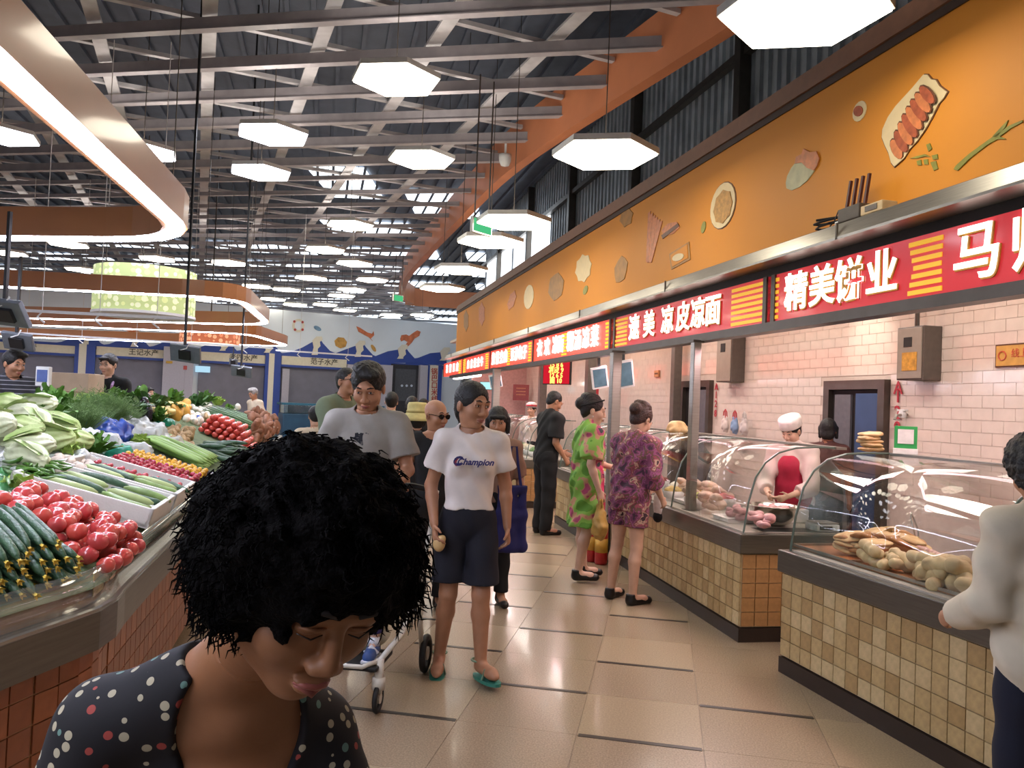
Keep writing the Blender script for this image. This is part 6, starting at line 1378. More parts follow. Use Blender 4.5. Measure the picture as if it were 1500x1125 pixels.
m_tom = mat('tomato_skin', '#cc5248', .22, var=.12, scale=6, coat=.4); m_tomp = mat('tomato_skin_pink', '#c64a4a', .22, var=.15, scale=6, coat=.4); m_cher = mat('cherry_red', '#a82c3c', .2, coat=.4); m_chy = mat('cherry_yellow', '#d09a20', .2, coat=.4)
m_cuc = mat('cucumber_skin', '#2c4a34', .35, var=.35, scale=30, bump=.4, bscale=90, col2='#46664a'); m_cucl = mat('pale_cucumber_skin', '#7f9a58', .35, var=.2, scale=20, stretch=(1, 1, .3)); m_flow = mat('yellow_blossom', '#d8b848', .6, var=.2)
m_cab = mat('pale_cabbage', '#c8d0a4', .5, var=.2, scale=9, bump=.5, bscale=18, col2='#dfe2c4'); m_cabg = mat('green_cabbage', '#8fae5a', .5, var=.2, scale=9, bump=.5, bscale=18, col2='#c9d69a'); m_wht = mat('white_vegetable', '#dcd8c8', .5, var=.08, scale=6)
def cuc_mb(L, r, bend, n=9, taper=.6):
    pts = []; rr = []
    for i in range(9):
        t = i / 8; pts.append((L * t, bend * math.sin(t * PI), 0)); rr.append(r * (taper + (1 - taper) * min(1, math.sin(PI * min(1, t * 1.0 + .06)) ** .5)) * (1 if 0 < i < 8 else .45))
    return MB().tube(pts, rr, n)
cuc_me = [mesh_of(cuc_mb(.27, .0175, b), m_cuc) for b in (.0, .012, -.012)]
fl_mb = MB()
for k in range(5): a = k * 2 * PI / 5; fl_mb.add([(.268, 0, 0), (.278, .009 * math.cos(a - .6), .009 * math.sin(a - .6)), (.286, .013 * math.cos(a), .013 * math.sin(a)), (.278, .009 * math.cos(a + .6), .009 * math.sin(a + .6))], [(0, 1, 2, 3)])
fl_mb.tube([(.262, 0, 0), (.275, 0, 0)], .006, 5); bl_me = mesh_of(fl_mb, m_flow, False)
rg = random.Random(5)
def P3(a, b): return a
# cucumbers: tips towards the aisle, nearest the camera
cl = {0: 'cucumber in the bottom layer of the heap nearest the camera', 1: 'cucumber in the middle layer of the heap nearest the camera', 2: 'cucumber on top of the heap nearest the camera, with a yellow blossom end'}
for lay in range(4):
    for k in range(20 - lay):
        Y = 2.0 + k * .044 + lay * .02 + rg.uniform(-.006, .006)
        if Y > 2.84: continue
        L0 = .33 + rg.uniform(-.02, .03) + lay * .01; tip = sp(Y, .085 + rg.uniform(-.02, .02) + lay * .012, .025 + lay * .034); st_ = sp(Y + .10, .35, .05 + lay * .036)
        d = (tip - st_).normalized(); rz = math.atan2(d.y, d.x); ry = -math.asin(d.z)
        small('cucumber', 'dark green cucumber, %s from the camera end, %s layer of the nearest heap' % (ORD[k], ('bottom', 'second', 'third', 'top')[lay]), 'vegetable', 'blossom-ended cucumbers nearest the camera', cuc_me[k % 3], tip - d * .27, (rg.uniform(0, 6), ry, rz), 1.0 + rg.uniform(-.05, .08), [('blossom', bl_me)])
def heap(me, name, label, cat, group, Y0, d0, nY, nd_, lay, r, jit=.15, s=(.92, 1.08), kids=(), dz=0.0, shrink=1, skip=0.0):
    c = 0
    for L in range(lay):
        for i in range(nY - L * shrink):
            for k in range(nd_ - L * shrink):
                if rg.random() < skip: continue
                Y = Y0 + (i + .5 * L * shrink + .5 * (k % 2)) * 2 * r + rg.uniform(-jit, jit) * r; d = d0 + (k + .5 * L * shrink) * 1.9 * r + rg.uniform(-jit, jit) * r
                lb_ = '%s, %s layer, %s, %s' % (label, 'bottom' if L == 0 else 'top' if L == lay - 1 else 'middle', ('camera end', 'mid-length', 'far end')[min(2, 3 * i // max(1, nY - L * shrink))], ('aisle edge', 'mid-width', 'inner edge')[min(2, 3 * k // max(1, nd_ - L * shrink))])
                small(name, lb_, cat, group, me if not isinstance(me, list) else me[c % len(me)], sp(Y, d, dz + r * (.85 + 1.45 * L)), (rg.uniform(-.5, .5), rg.uniform(-.5, .5), rg.uniform(0, 6)), rg.uniform(*s), kids); c += 1
tome = [tomato_me(.041, m_tom), tomato_me(.041, m_tomp)]
heap(tome, 'tomato', 'large pinkish-red tomato behind the nearest cucumbers', 'vegetable', 'large tomatoes behind the nearest cucumbers', 2.97, .05, 7, 7, 2, .041, .55, (.82, 1.14), skip=.06)
tof = tomato_me(.037, m_tom, 10)
heap(tof, 'tomato', 'red tomato in the far neat pyramid', 'vegetable', 'tomatoes in the far pyramid', 9.2, .10, 11, 8, 4, .043, .10, (.95, 1.06))
# styrofoam boxes and trays
m_foamb = mat('styrofoam', '#dad8d2', .7, var=.03, bump=.1, bscale=120)
def box_open(name, label, Y0, Y1, d0, d1, h, m, th=.022, lift=.02, group=None):
    c = sp((Y0 + Y1) / 2, (d0 + d1) / 2, lift); w_ = (d1 - d0) / 2; l_ = (Y1 - Y0) / 2; t = thing(name, label, 'box', c, SRZ, group); t.rotation_euler = (0, math.atan(.36) * .8, SRZ)
    MB().box((-w_, -l_, 0), (w_, l_, th)).build('base', m, t)
    for a, b in (((-w_, -l_, 0), (-w_ + th, l_, h)), ((w_ - th, -l_, 0), (w_, l_, h)), ((-w_, -l_, 0), (w_, -l_ + th, h)), ((-w_, l_ - th, 0), (w_, l_, h))): MB().box(a, b, .005).build('side_wall', m, t)
    return t
b1 = box_open('styrofoam_box', 'white foam box of bagged cucumbers beside the large tomatoes', 3.62, 4.18, .05, .68, .095, m_foamb)
b2 = box_open('styrofoam_box', 'white foam box holding courgettes and red cherry tomatoes', 4.22, 4.85, .05, .68, .095, m_foamb)
b3 = box_open('produce_tray', 'dark tray of red and yellow cherry tomatoes', 4.95, 5.75, .05, .62, .07, mat('grey_tray', '#4a4650', .4), .012)
def in_box(b, x, y, z): return b.matrix_basis @ Vector((x, y, z))
mcu = [mesh_of(cuc_mb(.24, .02, .01), m_cucl), mesh_of(cuc_mb(.26, .02, -.012), m_cuc), mesh_of(cuc_mb(.22, .022, .0), mat('pale_marrow', '#a8b87a', .4, var=.15))]
for b, lab, grp in ((b1, 'cucumber lying in the nearer white foam box', 'cucumbers in the nearer foam box'), (b2, 'courgette lying in the farther white foam box', 'courgettes in the farther foam box')):
    for k in range(9):
        for L in range(2):
            p = in_box(b, -.26 + (L * .06) + rg.uniform(-.02, .06) + (.26 if k % 2 else 0), -.21 + k * .046 - (.0 if b is b1 else .02), .052 + L * .036)
            if b is b2 and k > 5: continue
            small('cucumber' if b is b1 else 'courgette', lab, 'vegetable', grp, mcu[(k + L * 2) % 3], p, (rg.uniform(0, 6), .30, SRZ + rg.uniform(-.25, .25)), 1.0)
ch_r = tomato_me(.016, m_cher, 8, 'cherry'); ch_y = tomato_me(.016, m_chy, 8, 'cherry'); ch_y.transform(Matrix.Diagonal((1, 1, 1.4, 1)))
for k in range(16):
    for q in range(3): small('cherry_tomato', 'red cherry tomato at the far side of the white foam box', 'vegetable', 'cherry tomatoes in the foam box', ch_r, in_box(b2, -.27 + k * .034, .17 + q * .033, .05 + .012 * (k % 2)), (rg.uniform(0, 3), 0, rg.uniform(0, 6)), rg.uniform(.9, 1.15))
for k in range(14):
    for q in range(20):
        yy = -.36 + q * .037; y_ = q > 10
        if rg.random() < .06: continue
        small('cherry_tomato', ('yellow cherry tomato' if y_ else 'red cherry tomato') + ' in the dark tray, ' + ('inner', 'middle', 'aisle')[min(2, k * 3 // 14)] + ' side, ' + ('near', 'middle', 'far')[(q * 3 // 11) if not y_ else min(2, (q - 11) * 3 // 9)] + ' row', 'vegetable', 'yellow cherry tomatoes in the tray' if y_ else 'red cherry tomatoes in the tray', ch_y if y_ else ch_r, in_box(b3, -.25 + k * .037 + rg.uniform(-.006, .006), yy, .05 + .012 * ((k + q) % 3)), (rg.uniform(0, 3), 0, rg.uniform(0, 6)), rg.uniform(.95, 1.2))
# leafy things
def leaf(mb, base, d, up, L, W, curl=.6, nL=5, cr=.15, seed=0):
    d = Vector(d).normalized(); up = Vector(up); sd = d.cross(up).normalized(); up = sd.cross(d).normalized(); r = random.Random(seed); vs = []; fs = []
    for i in range(nL + 1):
        t = i / nL; c = Vector(base) + d * (L * math.sin(t * (1.2)) / math.sin(1.2) * (1 - .25 * curl * t)) + up * (L * curl * t * (1 - t * .5) * .5); w_ = W * (math.sin(PI * (t * .82 + .12)) ** .7)
        for k in range(5): u = (k - 2) / 2; vs.append(c + sd * (u * w_ / 2) + up * (abs(u) * w_ * .22 + cr * W * r.uniform(-1, 1) * (.3 + abs(u))))
    for i in range(nL):
        for k in range(4): fs.append((i * 5 + k, i * 5 + k + 1, (i + 1) * 5 + k + 1, (i + 1) * 5 + k))
    mb.add(vs, fs)
def leafy(n, L, W, spread=1.0, seed=1, m=None, curl=.6, zb=0.3):
    mb = MB(); r = random.Random(seed)
    for i in range(n):
        a = r.uniform(0, 2 * PI); el = r.uniform(.1, 1.3) * spread; d = Vector((math.cos(a) * math.sin(el), math.sin(a) * math.sin(el), math.cos(el) * zb + .12)); leaf(mb, Vector((r.uniform(-1, 1), r.uniform(-1, 1), 0)) * L * .25, d, (0, 0, 1) if abs(d.z) < .8 else (1, 0, 0), L * r.uniform(.7, 1.15), W * r.uniform(.7, 1.2), curl, seed=r.random())
    return mesh_of(mb, m or m_vleaf)
lf_l = leafy(26, .17, .11, 1.1, 2, m_vleaf2, 1.0, .7); lf_g = leafy(34, .22, .07, 1.2, 3, m_vleaf, .5, .5); lf_d = leafy(30, .25, .09, 1.2, 4, mat('dark_leaf', '#446a34', .5, var=.3, scale=12), .5, .4)
db = MB(); rr_ = random.Random(9)
for i in range(420):
    a = rr_.uniform(0, 2 * PI); q = rr_.uniform(.1, 1); b = Vector((math.cos(a) * .1 * q, math.sin(a) * .1 * q, 0)); d = Vector((math.cos(a) * q * .9, math.sin(a) * q * .9, .8)).normalized() * rr_.uniform(.14, .27); p1 = b + d; db.tube([b, b + d * .5, p1 + Vector((rr_.uniform(-.02, .02), rr_.uniform(-.02, .02), -.02))], [.0018, .0022, .0008], 3, caps=False)
    for q2 in range(3): e = b + d * rr_.uniform(.5, 1); db.tube([e, e + Vector((rr_.uniform(-.03, .03), rr_.uniform(-.03, .03), rr_.uniform(0, .03)))], [.0022, .001], 3, caps=False)
dill_me = mesh_of(db, m_dill)
def napa(seed, m, rx=.085, rz=.085, L=.15):
    S = Sdf((-L * 1.4, -rx * 1.5, -rz * 1.5), (L * 1.4, rx * 1.5, rz * 1.5), .010); S.ell((0, 0, 0), (L, rx, rz), .02)
    S.disp(lambda X, Y, Z: .007 * np.sin(9 * np.arctan2(Z, Y) + 2 * np.sin(X * 20 + seed)) + .006 * nz(X, Y, Z, 38, seed)); V, Fq = S.mesh()
    me = npmesh('m', V, Fq, m); d = me.data; bpy.data.objects.remove(me); return d
nap = [napa(0, m_cab), napa(2, m_cabg), napa(4, m_cab, .075, .07, .13)]
leafm = MB(); [leaf(leafm, (-.13, .05 * math.sin(k * 2.1), .035), (1, .25 * math.sin(k * 2.1), .12), (0, 0, 1), .22, .10, .35, cr=.02, seed=k) for k in range(2)]; nap_leaf = mesh_of(leafm, m_cabg)
cabs = [(12, 642, 0, 'pale napa cabbage in front at the left edge of the cabbage pile'), (30, 606, 2, 'big pale cabbage on top of the pile at the left'), (55, 618, 0, 'pale cabbage high in the middle of the cabbage pile'), (6, 592, 1, 'greenish cabbage at the top left of the pile'), (70, 640, 1, 'loose green lettuce-like cabbage at the right of the pile'), (45, 650, 2, 'small cabbage half tucked under the pile'), (82, 622, 1, 'green leafy cabbage at the right end of the pile'), (26, 628, 1, 'pale green cabbage in the middle of the pile'), (55, 592, 0, 'whitish cabbage behind the top of the pile'), (105, 645, 1, 'small green cabbage lying apart at the right'), (40, 668, 0, 'cabbage with wrinkled leaves at the foot of the pile'), (-12, 620, 2, 'cabbage cut by the left edge of the picture')]
for k, (px, py, i, lb) in enumerate(cabs):
    h = hit(px, py, .08 + .04 * (k % 3)); 
    if not h: continue
    small('napa_cabbage', lb, 'vegetable', 'cabbages in the left pile', nap[i], sp(h[0], h[1], .07 + .04 * (k % 3)), (rg.uniform(-.3, .3), rg.uniform(-.3, .2), rg.uniform(-.6, .6) + (.3 if k % 2 else 2.9)), rg.uniform(.85, 1.05), [('outer_leaf', nap_leaf)])
def bunch(me, name, label, px, py, dz=.05, s=1.0, group=None, cat='vegetable'):
    h = hit(px, py, dz + .06)
    if h: return small(name, label, cat, group, me, sp(h[0], h[1], dz), (0, 0, rg.uniform(0, 6)), s)
gr = 'bunches of greens across the back of the display'
for px, py, me, nm, s, dz, lb in ((143, 606, dill_me, 'dill_bunch', 1.5, .05, 'large feathery dark green herb bunch in the middle of the display'), (165, 612, dill_me, 'dill_bunch', 1.3, .03, 'feathery herb bunch right of the large one'), (118, 615, dill_me, 'dill_bunch', 1.2, .03, 'feathery herb bunch left of the large one'),
    (95, 590, lf_g, 'greens_bunch', 1.3, .05, 'leafy greens at the back beside the cabbage pile'), (75, 582, lf_g, 'greens_bunch', 1.3, .08, 'leafy greens at the back left below the seller with boxes'), (120, 578, lf_l, 'lettuce', 1.2, .08, 'light green lettuce standing up before the seller in lilac apron'), (135, 572, lf_l, 'lettuce', 1.2, .1, 'frilly light lettuce highest in front of the seller'), (170, 578, lf_g, 'greens_bunch', 1.2, .08, 'bunch of dark leaves right of the seller'), (190, 585, lf_d, 'spinach_bunch', 1.3, .07, 'dark spinach bunch behind the black bag'), (215, 584, lf_d, 'spinach_bunch', 1.3, .06, 'dark spinach bunch above the yellow peppers'), (240, 588, lf_d, 'spinach_bunch', 1.4, .05, 'broad dark leaves behind the orange mangoes'), (150, 590, lf_g, 'greens_bunch', 1.2, .06, 'mid-green leaf bunch behind the feathery herbs'),
    (175, 598, lf_l, 'lettuce', 1.0, .04, 'pale leaf bunch right of the feathery herbs'), (285, 582, lf_d, 'spinach_bunch', 1.4, .06, 'dark green mound next to the white bags near the back'), (300, 575, lf_g, 'greens_bunch', 1.4, .08, 'tall green leaves at the back near the tiled pillar'), (320, 580, lf_l, 'lettuce', 1.5, .1, 'pale lettuce at the back right'), (345, 575, lf_l, 'lettuce', 1.5, .12, 'pale leafy head at the far right back'), (85, 640, lf_l, 'lettuce', 1.1, .08, 'curly lettuce in front of the cabbage pile'), (95, 655, lf_l, 'lettuce', 1.0, .06, 'curly lettuce at the foot of the cabbage pile'), (140, 648, lf_g, 'greens_bunch', .9, .03, 'small green bunch between plastic bags'), (232, 606, lf_g, 'greens_bunch', 1.0, .04, 'flat green bunch below the yellow peppers'), (205, 640, lf_l, 'lettuce', .9, .05, 'greens showing through a plastic bag'), (265, 600, lf_l, 'lettuce', 1.1, .04, 'pale greens beside the mangoes'), (335, 600, lf_g, 'greens_bunch', 1.2, .05, 'green leaves with yellow ties near the potatoes'), (60, 600, lf_g, 'greens_bunch', 1.2, .14, 'greens sticking out over the cabbages'), (200, 575, lf_g, 'greens_bunch', 1.4, .1, 'rear bunch of long leaves in the middle'), (255, 578, lf_g, 'greens_bunch', 1.4, .1, 'rear bunch of long leaves on the right'), (30, 700, lf_l, 'lettuce', .8, .02, 'crumpled green leaves beside the large tomatoes')):
    bunch(me, nm, lb, px, py + (9 if py < 600 else 3), dz * .35, s * .78, gr)
# plastic bags
def plastic(px, py, w_, h_, m, label, seed=0, dz=0.0, name='plastic_bag', sy=1.0):
    h = hit(px, py, dz + h_ * .3)
    if not h: return
    S = Sdf((-w_ * .8, -w_ * .8 * sy, -.04), (w_ * .8, w_ * .8 * sy, h_ * 1.6 + .04), max(.010, w_ / 30)); S.ell((0, 0, h_ * .35), (w_ / 2, w_ / 2 * sy, h_ * .6), .02); S.ell((w_ * .22, w_ * .1, h_ * .4), (w_ * .22, w_ * .3, h_ * .7), .02)
    S.disp(lambda X, Y, Z: (.022 * nz(X, Y, Z, 24, seed) + .010 * nz(X, Y, Z, 60, seed + 1) + .004 * nz(X, Y, Z, 120, seed)) * (w_ / .3)); S.cut((0, 0, -.01), (0, 0, -1)); V, Fq = S.mesh(); t = npmesh(name, V, Fq, m); t.location = sp(h[0], h[1], dz); t.rotation_euler = (0, math.atan(.36), rg.uniform(-.5, .5)); props(t, label, 'bag', 'plastic bags among the vegetables'); return t
m_pb = gmat('white_plastic_film', (.9, .92, .92), .12, .15, milky=.5, mcol='#f0f3f2'); m_pbb = gmat('blue_plastic_film', (.3, .45, .9), .08, .25, milky=.75, mcol='#2f5cc0'); m_pbt = gmat('teal_plastic_film', (.3, .8, .7), .08, .25, milky=.7, mcol='#3fae90'); m_pbg = gmat('green_plastic_film', (.5, .85, .5), .08, .25, milky=.7, mcol='#6fb87a'); m_pbk = mat('black_plastic_film', '#14161a', .3, var=.2, coat=.3)
plastic(157, 632, .34, .14, m_pbb, 'bright blue plastic bag in the middle of the display', 0)
plastic(205, 634, .42, .17, m_pb, 'large clear-white plastic bag right of the blue bag', 1); plastic(240, 650, .34, .12, m_pb, 'white plastic bag over pale greens above the luffas', 2)
plastic(140, 650, .36, .12, m_pb, 'white plastic bag in front of the blue bag', 3); plastic(170, 665, .20, .10, m_pbt, 'teal plastic bag by the garlic', 4); plastic(195, 660, .25, .09, m_pb, 'clear plastic bag right of the teal bag', 5)
plastic(282, 614, .26, .08, m_pbb, 'small blue plastic bag beside the tomato pyramid', 6); plastic(235, 616, .3, .06, m_pbt, 'flat teal bag near the back', 7); plastic(55, 700, .40, .06, m_pb, 'white plastic sheet in front of the green beans', 8, sy=1.3); plastic(15, 672, .30, .06, m_pb, 'white plastic sheet behind the green beans', 9)
plastic(20, 712, .26, .05, m_pbg, 'flat green plastic bag behind the large tomatoes', 10); plastic(205, 592, .30, .10, m_pbk, 'black plastic bag of aubergines at the back', 11); plastic(150, 697, .30, .06, m_pb, 'clear plastic film over the nearer foam box', 12); plastic(330, 578, .5, .16, m_pb, 'white bag of pale vegetables at the back right', 13); plastic(352, 590, .45, .16, m_pb, 'white bag left of the potatoes', 14); plastic(275, 576, .4, .14, m_pb, 'white bag at the back before the tiled pillar', 15); plastic(320, 603, .35, .08, m_pb, 'white bag above the tomato pyramid', 16); plastic(100, 672, .3, .09, m_pb, 'white bag holding garlic bulbs', 17); plastic(365, 600, .3, .1, m_pb, 'white bag with green ties near the potatoes', 18)
# green beans / chillies, garlic, ginger, potatoes, luffas, scallions, mangoes, peppers
bm_ = mesh_of(MB().tube([(0, 0, 0), (.06, .006, .004), (.12, .004, .0), (.17, -.01, -.004)], [.005, .009, .008, .0015], 6), mat('chilli_green', '#4f7a2c', .35, var=.3, scale=20, coat=.3))
for k in range(46):
    h = hit(rg.uniform(2, 68), rg.uniform(676, 700), .05)
    if h: small('green_chilli', 'long green chilli in the white bag behind the large tomatoes', 'vegetable', 'green chillies in the white bag', bm_, sp(h[0], h[1], .04 + rg.uniform(0, .04)), (rg.uniform(0, 6), rg.uniform(-.2, .2), -.5 + rg.uniform(-.5, .5)), rg.uniform(.9, 1.3))
def lump(seed, r, m, kx=1.0): 
    S = Sdf((-r * 2,) * 3, (r * 2,) * 3, r / 5); S.ell((0, 0, 0), (r * kx, r * .8, r * .75), .01); S.disp(lambda X, Y, Z: .12 * r * nz(X, Y, Z, 2.2 / r, seed)); V, Fq = S.mesh(); o = npmesh('m', V, Fq, m); d = o.data; bpy.data.objects.remove(o); return d
gar = lump(1, .032, mat('garlic_skin', '#d8c8b8', .6, var=.12, scale=20)); gin = lump(2, .04, mat('ginger_skin', '#b0946c', .7, var=.2, scale=20), 1.4); pot = lump(3, .06, mat('sweet_potato_skin', '#8a5f48', .7, var=.2, scale=14), 1.5); man = lump(4, .075, mat('mango_skin', '#d8a850', .45, var=.15), 1.3); mus = lump(5, .05, m_wht)
def scat(me, name, label, group, n, x0, x1, y0, y1, dz=.03, s=(.85, 1.2), h_=.06, lie=False):
    for k in range(n):
        h = hit(rg.uniform(x0, x1), rg.uniform(y0, y1), dz + h_)
        if h: small(name, label, 'vegetable', group, me, sp(h[0], h[1], dz + rg.uniform(0, h_)), (rg.uniform(0, 6), rg.uniform(-.15, .3), .2 + rg.uniform(-.3, .3)) if lie else tuple(rg.uniform(0, 6) for _ in range(3)), rg.uniform(*s))
scat(gar, 'garlic_bulb', 'pinkish-white garlic bulb in the heap behind the foam boxes', 'garlic bulbs', 46, 82, 138, 664, 694, .03)
scat(gin, 'ginger_root', 'knobbly ginger root beside the tomato pyramid', 'ginger roots', 40, 248, 282, 624, 648, .03, h_=.05)
scat(gin, 'ginger_root', 'ginger root behind the tomato pyramid', 'ginger roots at the back', 18, 300, 340, 606, 616, .05)
scat(pot, 'sweet_potato', 'brown sweet potato in the heap at the far right end', 'sweet potatoes', 90, 366, 412, 596, 622, .04, h_=.24)
scat(man, 'mango', 'orange-yellow mango in the small heap at the back', 'mangoes', 14, 252, 274, 593, 602, .05)
scat(mesh_of(MB().lathe([(0, -.07), (.03, -.06), (.042, 0), (.036, .05), (.01, .07), (0, .06)], 10), mat('yellow_pepper', '#c9b468', .35, var=.2, coat=.3)), 'yellow_pepper', 'pale yellow pepper in the row behind the flat greens', 'yellow peppers', 26, 214, 250, 586, 602, .04)
scat(mus, 'white_radish', 'short white radish near the back on the right', 'white radishes', 26, 280, 330, 590, 606, .04, h_=.08)
scat(mus, 'cauliflower', 'white floret head at the far back', 'cauliflowers', 24, 335, 375, 572, 600, .06, (1.2, 1.8), .12)
scat(mus, 'pale_turnip', 'pale turnip along the middle of the display', 'pale turnips', 26, 270, 345, 606, 616, .03, h_=.05)
scat(lump(7, .055, mat('aubergine_skin', '#1c1626', .25, coat=.4), 1.9), 'aubergine', 'dark aubergine near the blue bag', 'aubergines', 10, 196, 226, 588, 602, .05)
scat(mesh_of(cuc_mb(.3, .022, .02), m_cuc), 'cucumber', 'dark cucumber in the heap before the tomato pyramid', 'far dark cucumbers', 30, 283, 322, 646, 660, .02, h_=.05, lie=True)
lufm = [mesh_of(cuc_mb(.55, .024, b), mat('luffa_skin', '#7f9f50', .4, var=.25, scale=14, stretch=(.3, 3, 3))) for b in (.03, -.02)]
for k in range(22):
    Y = 6.35 + (k % 11) * .075; L = k // 11; a = sp(Y, .68, .05 + L * .04); b = sp(Y - .05, .1, .04 + L * .04); d = (b - a).normalized()
    small('luffa', 'long pale green luffa lying towards the aisle behind the cherry tomatoes', 'vegetable', 'luffas', lufm[k % 2], a, (rg.uniform(-.4, .4), -math.asin(d.z), math.atan2(d.y, d.x) + rg.uniform(-.06, .06)), 1.0)
scm = MB(); r5 = random.Random(4); scw = MB()
for k in range(46):
    y = r5.uniform(-.09, .09); z = .02 + r5.uniform(0, .07); e = r5.uniform(-.1, .1); scm.tube([(.1, y, z), (.35, y * 1.3 + e * .3, z + .01), (.6 + r5.uniform(-.05, .1), y * 1.6 + e, z - .01)], [.006, .007, .002], 5); scw.tube([(-.02, y * .8, z), (.1, y, z)], [.009, .006], 5)
scm_ = mesh_of(scm, mat('scallion_green', '#5f7f58', .5, var=.25)); scw_ = mesh_of(scw, m_wht)
for k, (Y, d, lb) in enumerate(((11.6, .80, 'scallion bundle nearest the tomato pyramid'), (12.1, .78, 'middle scallion bundle of three'), (12.6, .78, 'farthest scallion bundle, against the sweet potatoes'))):
    a = sp(Y, d, .05); b = sp(Y, .1, .05); dd = (b - a).normalized(); t = small('scallion_bundle', lb, 'vegetable', 'scallion bundles', scw_, b, (0, -math.asin(-dd.z), math.atan2(-dd.y, -dd.x)), 1.4); k_ = bpy.data.objects.new('green_tops', scm_); link(k_, t)
# price cards lying inside the clear guard
for (Y, w_, c, lb) in ((3.25, .10, '#c8703a', 'orange price card behind the clear guard by the foam box'), (2.95, .07, '#d8c070', 'small yellow card behind the clear guard')):
    p = Vector((xe(Y) - .075, Y, .86)); t = thing('price_card', lb, 'card', p, SRZ, 'price cards'); MB().box((-.003, -w_, -.045), (.0, w_, .045)).build('card', mat('card_' + c[1:], c, .5), t); MB().box((.0, -w_ * .7, -.01), (.001, w_ * .7, .01)).build('print_line', m_pline, t)
# cardboard stand-up pieces between guard and bed near the corner
t = thing('cardboard_liner', 'torn brown cardboard liner under the cucumbers inside the clear guard', 'cardboard', (xe(2.4) - .09, 2.4, .8), 0)
v = []; f = []; ys = np.linspace(1.8, 3.1, 14)
for i, Y in enumerate(ys): v += [Vector((xe(Y) - .075, Y, .795)) - t.location, Vector((xe(Y) - .095, Y, .885 + .012 * math.sin(i * 2.3))) - t.location, Vector((xe(Y) - .101, Y, .885 + .012 * math.sin(i * 2.3))) - t.location, Vector((xe(Y) - .081, Y, .795)) - t.location]
for i in range(len(ys) - 1): f += [(4 * i + j, 4 * i + (j + 1) % 4, 4 * i + 4 + (j + 1) % 4, 4 * i + 4 + j) for j in range(4)]
meshobj('sheet', v, f, mat('cardboard', '#8a6a48', .8, var=.3, scale=7), t)

# ------------------------------------------------------------------ hung over the island: round lantern, scale screens, rails
p = at(213, 428, 10.9); t = thing('grape_lantern', 'round hanging drum printed with pale green grapes above the vegetables', 'lantern', p, 0)
def drum_mat(name, base, spots, dark):
    m = ramp_mat(name, [(0, spots), (.5, base), (.8, spots)], 11, 'dots', .6, .45, dark)
    b = m.node_tree.nodes['Principled BSDF']; src = b.inputs['Base Color'].links[0].from_socket; m.node_tree.links.new(src, b.inputs['Emission Color']); b.inputs['Emission Strength'].default_value = .55; return m
MB().lathe([(.655, -.33), (.655, .30)], 36).build('printed_drum', drum_mat('grape_print', '#ccd496', '#dfe4bc', '#b2be84'), t, True)
MB().lathe([(.60, -.345), (.665, -.345), (.665, -.31), (.65, -.31)], 36).build('lower_hoop', m_white, t); MB().lathe([(0, -.335), (.64, -.335)], 36).build('glowing_base', emat('lantern_base', '#fff6e0', 1.2), t)
mb = MB()
for a in (0, 2.1, 4.2): mb.bar((.6 * math.cos(a), .6 * math.sin(a), .3), (.6 * math.cos(a), .6 * math.sin(a), 5.3 - p.z), .01)
mb.build('hanging_wires', m_dsteel, t)
p = at(308, 489, 16); t = thing('fruit_lantern', 'flat hanging drum printed with orange fruit, beyond the grape lantern', 'lantern', p, 0)
MB().lathe([(.58, -.2), (.58, .16)], 30).build('printed_drum', drum_mat('fruit_print', '#c87a54', '#d8a078', '#a85a3a'), t, True); MB().lathe([(0, -.21), (.57, -.21)], 30).build('glowing_base', emat('lantern_base', '#fff6e0', 1.2), t); MB().bar((0, 0, .16), (0, 0, 7.33 - p.z), .02).build('hanging_rod', m_dsteel, t)
m_scrb = mat('screen_back_grey', '#6a7078', .4, .2, var=.1)
def hang_screen(px, py, Y, w_, h_, label, tilt=.5, yaw=0.0, ztop=2.75):
    p = at(px, py, Y); t = thing('hanging_scale_screen', label, 'screen', p, yaw, 'grey screens hanging over the vegetable stalls'); R_ = Matrix.Rotation(tilt, 4, 'X') @ Matrix.Rotation(.12, 4, 'Y')
    MB().box((-w_ / 2, -.02, -h_ / 2), (w_ / 2, .02, h_ / 2), .008, M=R_).build('casing', m_scrb, t); MB().box((-w_ * .42, .018, -h_ * .4), (w_ * .42, .024, h_ * .4), M=R_).build('glass', m_shade, t)
    MB().box((-.06, -.045, -.05), (.06, -.015, .05), .004, M=R_).build('mount_plate', m_black, t); MB().bar((0, -.03, 0), (0, -.03, max(.3, ztop - p.z)), .022).build('hanging_pole', m_black, t); MB().tube([(-.04, -.05, .03), (.03, -.06, .05), (.05, -.05, .1)], .006, 5).build('cable', m_white, t)
hang_screen(12, 458, 5.2, .26, .2, 'large grey screen hanging at the left edge below the ring lights', .7, -.2, 2.72)
hang_screen(27, 500, 7.0, .26, .17, 'grey screen below the large one at the left edge', .6, 0, 2.72); hang_screen(272, 518, 8.2, .31, .19, 'grey screen on a black pole below the grape lantern', .5, 0, 7.33); hang_screen(354, 544, 11.5, .3, .17, 'grey screen at the right, before the sign over the tanks', .5, 0, 7.33); hang_screen(342, 530, 19, .2, .15, 'far small screen beside the lit one', .4, 0, 2.9)
def rail(p0, p1, label, hooks=3):
    t = thing('hanging_rail', label, 'rail', (p0 + p1) / 2, 0, 'white rails hung over the stalls'); c = (p0 + p1) / 2; MB().bar(p0 - c, p1 - c, .03).build('tube', m_white, t)
    for k in range(hooks): q = p0.lerp(p1, (k + .5) / hooks) - c; MB().bar(q, q + Vector((0, 0, 5.3 - (q + c).z)), .006).build('drop_rod', m_white, t); MB().tube([q, q + Vector((-.05, 0, -.06)), q + Vector((.03, 0, -.12))], .01, 6).build('hook', m_white, t)
